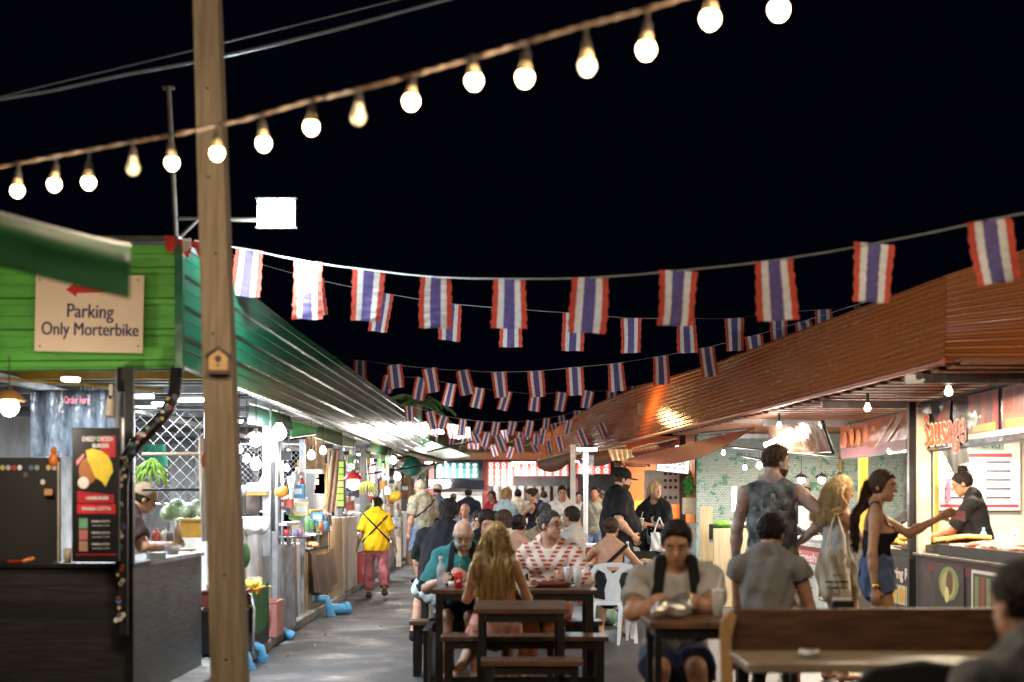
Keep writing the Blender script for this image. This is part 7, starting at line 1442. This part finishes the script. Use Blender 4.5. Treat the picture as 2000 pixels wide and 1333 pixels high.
# ------------------------------------------------------------------ bunting
FR = M('flag_red', (.55, .07, .04), .8, var=.2); FW = M('flag_white', (.70, .67, .64), .8, var=.12); FB_ = M('flag_blue', (.11, .085, .25), .8, var=.2)
for m_ in (FR, FW, FB_):   # thin cloth lets light through
    n_ = m_.node_tree; bs_ = n_.nodes['Principled BSDF']; tr = n_.nodes.new('ShaderNodeBsdfTranslucent'); mx = n_.nodes.new('ShaderNodeMixShader'); mx.inputs[0].default_value = .42
    n_.links.new(bs_.inputs['Base Color'].links[0].from_socket, tr.inputs[0]); n_.links.new(bs_.outputs[0], mx.inputs[1]); n_.links.new(tr.outputs[0], mx.inputs[2]); n_.links.new(mx.outputs[0], n_.nodes['Material Output'].inputs[0])
def flag_mesh(seed, wv=.02):
    rr = random.Random(seed); b = mb(); b.mats = [FR, FW, FB_]; nu, nv = 18, 16; vs = []
    p1, p2, p3 = rr.uniform(0, 6), rr.uniform(0, 6), rr.uniform(-.12, .12)
    ws = [0, .16, .34, .66, .84, 1]; us = []
    for a, c in zip(ws[:-1], ws[1:]): us += [a + (c - a) * i / 4 for i in range(4)]
    us.append(1)
    for j in range(nv + 1):
        v = j / nv
        for u in us:
            x = (u - .5) * (1 - .06 * math.sin(v * 3 + p1)) + p3 * v * v * .6 + (.018 * math.sin(v * 26 + p2) + .012 * math.sin(v * 47 + p1)) * (1 if u > .9 or u < .1 else .2)
            y = wv * 5 * (math.sin(u * 5 + p1 + v * 2) * .35 * v + .15 * math.sin(v * 7 + p2)) + .03 * math.sin(v * 38 + u * 4 + p1) * rr.uniform(.8, 1.2)
            vs.append((x, y, -v * 1.42 + .012 * math.sin(u * 9 + p2) * v))
    n = len(us)
    for j in range(nv):
        for i in range(n - 1):
            b.cur = (0, 1, 2, 1, 0)[i // 4]; k = len(b.v)
            b.f.append((j * n + i, j * n + i + 1, (j + 1) * n + i + 1, (j + 1) * n + i)); b.m.append(b.cur); b.sm.append(True)
    b.v = [Vector(p) for p in vs]; return b
protos = [flag_mesh(s) for s in range(12)]
pm = []
for q_ in protos:
    o = q_.build('flag'); pm.append(o.data); bpy.data.objects.remove(o)
def bunting(label, ends, flags, wfac, grp, names, cw=.005):
    """flags: (x, ytop, width px, height px, tilt deg, yaw)"""
    pts = []
    for k, (x, y, w_, h, tl, yw) in enumerate(flags):
        D = F * wfac / w_; p = P(x, y, D); pts.append(p)
        o = bpy.data.objects.new('bunting_flag', pm[(k * 5 + int(ends[0][0])) % 12]); COL.objects.link(o); o.location = p
        o.scale = (wfac, wfac, wfac * (h / w_) / 1.42); o.rotation_euler = (0, R(tl), R(yw))
        tag(o, names(k, len(flags)), 'flag', grp)
    line = [P(*ends[0])] + pts + [P(*ends[1])]
    sm = [line[0]]
    for a, c in zip(line[:-1], line[1:]): sm += [a.lerp(c, .5) + Vector((0, 0, -.004)), c]
    b = mb(M('bunting_cord', (.30, .32, .3), .6)); b.tube(sm, cw, 5); tag(b.build('bunting_rope'), label, 'cord')
ordn = ['first', 'second', 'third', 'fourth', 'fifth', 'sixth', 'seventh', 'eighth', 'ninth', 'tenth', 'eleventh', 'twelfth', 'thirteenth', 'fourteenth', 'fifteenth', 'sixteenth']
def nm(row):
    return lambda k, n: '%s striped flag from the left on %s' % (ordn[k] if k < n - 1 else 'last', row)
A = [(487, 488, 56, 92, 4, 12), (602, 512, 60, 112, 2, -8), (721, 528, 60, 100, 4, 5), (852, 542, 62, 100, 3, -6), (995, 545, 67, 97, 0, 4), (1153, 543, 71, 108, 2, -5), (1325, 529, 74, 108, 1, 6), (1512, 509, 77, 118, -3, -4), (1708, 476, 77, 115, 3, 5), (1932, 430, 84, 125, -7, -3)]
bunting('nearest thick bunting cord sagging from the timber pole to the upper right', ((380, 470, 11.5), (2080, 398, 7.4)), A, .235, 'flags on the nearest bunting row', nm('the nearest, highest bunting row'), .006)
Bf = [(470, 505, 42, 78, 0, 10), (612, 545, 44, 72, -4, 10), (748, 573, 42, 76, 8, -12), (882, 594, 42, 72, 6, 14), (998, 603, 43, 76, 0, 0), (1120, 612, 42, 74, 0, 6), (1232, 622, 40, 68, -2, -5), (1340, 622, 39, 68, -2, 4), (1434, 622, 36, 64, -2, -3), (1520, 610, 33, 66, -1, 3), (1608, 605, 33, 62, -2, -3), (1674, 598, 24, 44, -14, 40)]
bunting('second bunting cord partly hidden behind the nearest flags', ((440, 490, 15.6), (1720, 575, 16)), Bf, .235, 'flags on the second bunting row', nm('the second row, behind the nearest flags'), .004)
Cf = [(703, 704, 27, 46, 0, 8), (770, 713, 29, 46, -8, -6), (838, 720, 29, 48, -12, 4), (903, 724, 28, 49, -12, -4), (974, 727, 29, 50, -7, 5), (1046, 725, 31, 51, -4, -5), (1122, 718, 33, 55, -3, 5), (1202, 710, 33, 55, -5, 3), (1290, 696, 32, 56, -4, -5), (1380, 679, 33, 58, -7, 4), (1472, 656, 34, 58, -8, -4), (1568, 628, 35, 61, -11, 5)]
bunting('third bunting cord dipping in the middle of the sky', ((640, 695, 25), (1690, 590, 17)), Cf, .235, 'flags on the third bunting row', nm('the third row, low in the sky'), .004)
Df = [(762, 735, 23, 34, 14, 8), (824, 738, 23, 44, 12, 6), (882, 750, 22, 44, 12, -6), (937, 758, 22, 40, 11, 4), (990, 765, 22, 38, 13, -4), (1046, 770, 22, 34, 7, 5), (1098, 767, 22, 37, 9, -5), (1150, 764, 22, 35, 12, 4), (1195, 763, 20, 31, 1, -3), (1241, 755, 20, 36, 3, 4), (1287, 745, 22, 26, 2, -3)]
bunting('fourth bunting cord with slanted little flags just under the third row', ((690, 715, 30), (1330, 730, 28)), Df, .235, 'flags on the fourth bunting row', nm('the fourth row, slanting under the third'), .004)
Ef = [(799, 793, 19, 30, -4, 20), (840, 804, 19, 36, -12, 10), (868, 813, 19, 28, 18, -8), (905, 819, 16, 34, 6, 4), (938, 823, 17, 26, 14, -4), (970, 825, 17, 28, 12, 6), (1002, 824, 17, 26, 12, -5), (1036, 822, 17, 32, 12, 5), (1068, 817, 15, 28, 6, -4), (1096, 812, 15, 26, -10, 4), (1128, 803, 15, 24, 8, -4), (1212, 803, 18, 26, -38, 10)]
bunting('fifth bunting cord low over the far end of the lane', ((780, 785, 27), (1240, 790, 26)), Ef, .175, 'flags on the fifth bunting row', nm('the fifth row, over the lane end'), .004)
Ff = [(884, 848, 13, 22, 6, 6), (925, 842, 17, 26, -22, 6), (942, 862, 13, 20, -30, 4), (972, 850, 18, 34, -18, -6), (990, 868, 12, 20, -25, 6), (1010, 856, 18, 30, -16, 5), (1030, 835, 16, 24, 8, -5), (1048, 848, 16, 22, 4, 5), (1090, 853, 18, 30, -14, 5), (1132, 840, 18, 32, -20, -5), (1173, 826, 18, 33, -22, 5), (1215, 806, 16, 30, -28, 6)]
bunting('sixth bunting cord crossing the far roofs', ((860, 845, 33), (1250, 800, 27)), Ff, .175, 'flags on the sixth bunting row', nm('the sixth row, before the far roofs'), .004)
Hf = [(896, 832, 15, 26, 10, 6), (916, 852, 14, 24, -12, 6), (952, 846, 16, 28, 14, 4), (984, 840, 15, 26, -8, -6), (1018, 846, 16, 26, 10, 6), (1040, 862, 15, 24, -24, 5), (1062, 838, 16, 30, 10, -5), (1080, 828, 15, 24, -16, 5), (1112, 822, 16, 28, 12, 5), (1146, 818, 16, 24, -20, -5)]
bunting('seventh bunting cord tangled just before the far tin roof', ((850, 822, 31), (1200, 806, 29)), Hf, .175, 'flags on the seventh bunting row', nm('the seventh row, tangled by the far tin roof'), .004)
Jf = [(822, 826, 16, 28, -8, 6), (852, 822, 16, 30, 12, 6), (878, 830, 15, 26, -14, 4), (932, 852, 14, 26, 8, -6), (962, 870, 14, 22, -18, 6), (1000, 874, 14, 22, 16, 5), (1070, 862, 15, 26, -14, -5), (1104, 838, 15, 26, -20, 5)]
bunting('eighth bunting cord hanging lowest before the far tin roof', ((800, 815, 30), (1140, 815, 31)), Jf, .175, 'flags on the eighth bunting row', nm('the eighth row, lowest by the far tin roof'), .004)
t = T('crumpled_flag', 'crumpled red and white cloth flag knotted at the green building corner', 'flag', P(360, 478, 9.7))
b = mb(FR); b.grid(lambda u, v: (-.13 + .24 * u, -.03 * math.sin(u * 9), .06 - .12 * v * abs(math.sin(u * 7 + .5)) - .05 * u), 14, 5, .003); b.build('red_cloth', parent=t, world=False)
b = mb(FW); b.grid(lambda u, v: (.0 + .06 * u, -.05 - .02 * math.sin(u * 9), .03 - .1 * v * (1 - .4 * u)), 6, 5, .003); b.build('white_cloth', parent=t, world=False)

# ------------------------------------------------------------------ lamps of the stalls
def tube_lamp(x0, x1, y, D, W=40, col=COOL, e=12, lab='', dep=0):
    a, c = P(x0, y, D), P(x1, y, D + dep); mid = (a + c) / 2; L_ = (c - a).length
    t = T('tube_lamp', lab, 'lamp', mid, 0, 'tube lamps under the left roof')
    b = mb(E('tube_%s%d' % (col[0] < .9, e), col, e)); b.cyl(a, c, .018, n=8); b.build('tube', parent=t)
    mb(WHITE).box(a + Vector((0, -.02, .02)), c + Vector((0, .02, .045))).build('fitting', parent=t)
    light('AREA', mid + Vector((0, 0, -.03)), W, col, L_, t, (0, 0, 0), .05)
for i, (x0, x1, y, D, W) in enumerate(((172, 208, 771, 13.5, 30), (262, 300, 775, 13, 25), (338, 405, 782, 14, 40), (180, 205, 808, 17, 30), (262, 305, 795, 16, 30), (120, 160, 800, 19, 20))):
    tube_lamp(x0, x1, y, D, W, lab=['white tube lamp just left of the grey post, nearest of its group', 'white tube lamp just right of the grey post', 'long white tube lamp left of the timber pole', 'lower white tube lamp left of the grey post', 'lower white tube lamp right of the grey post', 'faint far tube lamp above the black menu stand'][i])
def pend(x, y, D, r, W, col, lab, e=20, shade=None, cord=.5):
    p = P(x, y, D); t = T('pendant_lamp', lab, 'lamp', p)
    b = mb(SOCK); b.cyl((0, 0, r * 1.9), (0, 0, r * 1.9 + cord), .005, n=6); b.cyl((0, 0, r * 1.2), (0, 0, r * 2.1), r * .35, n=10); b.build('cord', parent=t, world=False)
    mb(E('pend_%d_%d' % (col[2] * 100, e), col, e)).lathe([(0, -r), (r * .5, -r * .86), (r * .85, -r * .5), (r, 0), (r * .8, r * .6), (r * .45, r * 1.1), (r * .35, r * 1.3)], n=16).build('globe', parent=t, world=False)
    if shade: mb(shade[0]).lathe([(r * .5, r * 1.7), (r * .9, r * 1.5), (r * shade[1], r * .7), (r * shade[1], r * .62), (r * .8, r * 1.35)], n=18).build('lamp_shade', parent=t, world=False)
    light('POINT', p + Vector((0, 0, -r * 1.15)), W, col, r, t)
SH = M('shade_orange', (.55, .28, .08), .5)
C1 = (1, .86, .7); CW = (.93, .95, 1)
pend(18, 795, 8.9, .06, 30, C1, 'big pendant lamp with orange shade at the left edge under the green fascia', 14, (SH, 1.6), .2)
pend(467, 879, 13.2, .036, 22, CW, 'leftmost white globe bulb just right of the timber pole'); pend(482, 897, 13.6, .036, 22, CW, 'middle white globe bulb of the three right of the timber pole')
pend(500, 908, 13.0, .05, 30, CW, 'largest and lowest white globe bulb right of the timber pole')
pend(500, 862, 14.4, .06, 20, (1, .85, .75), 'flat shaded pendant above the three white globe bulbs', 14, (M('shade_pink', (.5, .3, .25), .5), 1.9))
pend(545, 846, 14.2, .075, 75, COOL, 'glaring white lamp on the end of the dark green awning', 30)
pend(631, 881, 17.5, .045, 40, C1, 'warm globe bulb beside the steel extractor hood')
pend(608, 890, 17.2, .05, 30, C1, 'warm bulb glowing against the steel extractor hood')
pend(690, 945, 19.5, .09, 60, (1, .9, .85), 'red-shaded heat lamp in the grey stall', 16, (M('shade_red', (.5, .03, .03), .4), 1.5))
pend(776, 932, 24, .06, 50, C1, 'warm bulb above the orange fruit stall'); pend(768, 900, 25, .06, 40, C1, 'warm bulb under the green canopy above the yellow-shirted woman')
pend(545, 935, 17, .05, 25, CW, 'white bulb low in the second left stall')
pend(660, 905, 23, .05, 25, CW, 'small white bulb behind the hanging green packets')
for i, (x, y, D, W) in enumerate(((855, 838, 33.4, 130), (905, 845, 33.6, 150), (790, 835, 31.5, 60))):
    t = T('floodlight', ['left', 'right', 'nearest'][i] + ' of the blazing floodlights at the far end of the green roof', 'floodlight', P(x, y, D))
    mb(BLACK).box((-.15, .02, -.12), (.15, .08, .12)).build('housing', parent=t, world=False)
    mb(E('far_flood', (1, .93, .82), 45)).box((-.13, 0, -.10), (.13, .018, .10)).build('lens', parent=t, world=False); mb(BLACK).cyl((0, .05, -.1), (-.1, .3, -.5), .02, n=6).build('bracket', parent=t, world=False); light('POINT', P(x, y, D) + Vector((.6, -1.2, -.1)), W * .55, (1, .94, .85), .1, t)
    light('AREA', P(x, y, D) + Vector((0, -.04, 0)), W, (1, .94, .85), .3, t, (75, 0, (-8, 8, 30)[i]))
t = T('floodlight', 'warm orange floodlight on the ridge of the brown roof', 'floodlight', P(1262, 800, 24.5))
mb(BLACK).box((-.14, .0, -.1), (.14, .05, .1)).build('housing', parent=t, world=False)
light('POINT', P(1240, 790, 24.2) + Vector((-.1, -.5, .0)), 50, (1, .55, .22), .12, t)
# lamps over the right stalls
for i, (x, y, D, W, col, r) in enumerate(((1413, 885, 18.5, 18, CW, .028), (1455, 914, 19, 18, CW, .03), (1483, 910, 19.5, 26, C1, .042), (1783, 868, 14.1, 10, C1, .025), (1738, 882, 15.5, 35, C1, .03), (1766, 880, 15.2, 30, C1, .025))):
    pend(x, y, D, r, W, col, ['small bare bulb hanging under the orange canopy flap', 'white bare bulb against the ivy brick wall', 'larger warm bulb left of the tattooed man', 'tiny bulb beside the black sausage banner', 'flat warm bulb under the orange food banner', 'tiny warm bulb at the right end of the orange food banner'][i], 18, None, .15)
for i, (x, D) in enumerate(((1565, 17.2), (1605, 16.8), (1640, 16.5))):
    pend(x, 938, D, .045, 38, (1, .93, .82), ['left', 'middle', 'right'][i] + ' of three glaring food lamps right of the tattooed man', 26, (BLACK, 2.0), .3)
t = T('tube_lamp', 'bright tube lamp standing upright by the ivy wall left of the tattooed man', 'lamp', P(1434, 975, 19.5))
mb(E('tube_warm', (1, .93, .85), 14)).cyl((0, 0, -.17), (0, 0, .17), .03, n=8).build('tube', parent=t, world=False); light('POINT', t.location + Vector((0, -.1, 0)), 18, C1, .1, t)
t = T('tube_lamp', 'slanted tube lamp shining on the tilted reflective banner', 'lamp', P(1512, 862, 17))
mb(E('tube_warm')).cyl((-.12, 0, -.05), (.12, 0, .05), .025, n=8).build('tube', parent=t, world=False); light('POINT', t.location + Vector((0, -.12, -.02)), 22, C1, .1, t)
for i, (X, Y, W) in enumerate(((4.5, 12.2, 130), (4.6, 14.2, 120), (4.6, 17.5, 140), (4.3, 20, 140), (3.5, 11.4, 50), (3.35, 13.4, 50), (3.1, 16.5, 60))):  # bulbs added as stall light, the eave-side ones to brighten the customers
    t = T('added_ceiling_bulb', 'warm bare bulb high under the brown roof over the right counters', 'lamp', (X, Y, 2.33), 0, 'bulbs under the brown roof')
    mb(E('tube_warm2', (1, .8, .55), 10)).lathe([(0, -.035), (.025, -.025), (.033, 0), (.02, .03), (.014, .05)], n=12).build('globe', parent=t, world=False); mb(SOCK).cyl((0, 0, .045), (0, 0, .14), .015, n=8).build('socket', parent=t, world=False)
    light('AREA', (X, Y, 2.3), W, (1, .82, .58), .6, t, (0, 0, 0), .1)
rl = random.Random(14)
for i in range(16):
    x = rl.uniform(530, 812); D = 15.5 + (x - 530) * .062; pend(x, rl.uniform(868, 935), D + rl.uniform(0, 1.2), rl.uniform(.022, .04), 7, C1 if i % 3 else CW, 'small glowing bulb, one of the scattered bulbs in the left stalls', 16, None, .2)
for o in COL.objects:
    if str(o.get('label', '')).startswith('small glowing bulb'): o['group'] = 'scattered small bulbs in the left stalls'
# white tube on its pole by the middle
t = T('lamp_pole', 'white steel pole with a cool lamp at its top left of the cap-wearing man', 'lamp', G(1144, 21))
b = mb(WHITE); b.cyl((0, 0, 0), (0, 0, 2.2), .035, n=8); b.build('pole', parent=t, world=False)
mb(E('pole_lamp', COOL, 14)).box((-.13, -.03, 2.2), (.17, .03, 2.24)).build('tube', parent=t, world=False); light('AREA', t.location + Vector((0, -.0, 2.15)), 90, COOL, .5, t, (0, 0, 0), .1)
# far end lamps
for i, (X, Y, W) in enumerate(((-2.0, 36.8, 150), (.3, 36.6, 190), (1.8, 35.5, 150), (3.0, 26, 130), (2.6, 30, 110), (-.1, 40, 130))):
    t = T('tube_lamp', ['tube lamp above the teal menu at the far end', 'tube lamp over the far middle counter', 'tube lamp right of the far counter', 'tube lamp inside the orange stall', 'tube lamp inside the far right stall', 'tube lamp in the far kitchen'][i], 'lamp', (X, Y, 2.45))
    mb(E('tube_far', (1, .93, .85), 12)).cyl((-.3, 0, 0), (.3, 0, 0), .02, n=8).build('tube', parent=t, world=False)
    light('AREA', (X, Y, 2.42), W, (1, .9, .78), .6, t, (0, 0, 0), .12)
# cool lamps inside the left row
for i, (X, Y, W) in enumerate(((-3.6, 11.6, 45), (-3.6, 14.5, 100), (-3.4, 17.6, 120), (-3.4, 20.4, 120), (-3.3, 23.5, 120), (-3.2, 27, 120), (-3.2, 30, 120))):
    t = T('ceiling_lamp', 'round white ceiling lamp inside the left row of stalls', 'lamp', (X, Y, 2.44), 0, 'ceiling lamps of the left stalls')
    mb(E('ceil_lamp', (.95, .97, 1), 14)).lathe([(0, -.02), (.06, -.018), (.075, 0), (.075, .02)], n=14).build('diffuser', parent=t, world=False)
    light('AREA', (X, Y, 2.40), W, (.95, .96, 1), .3, t, (0, 0, 0))
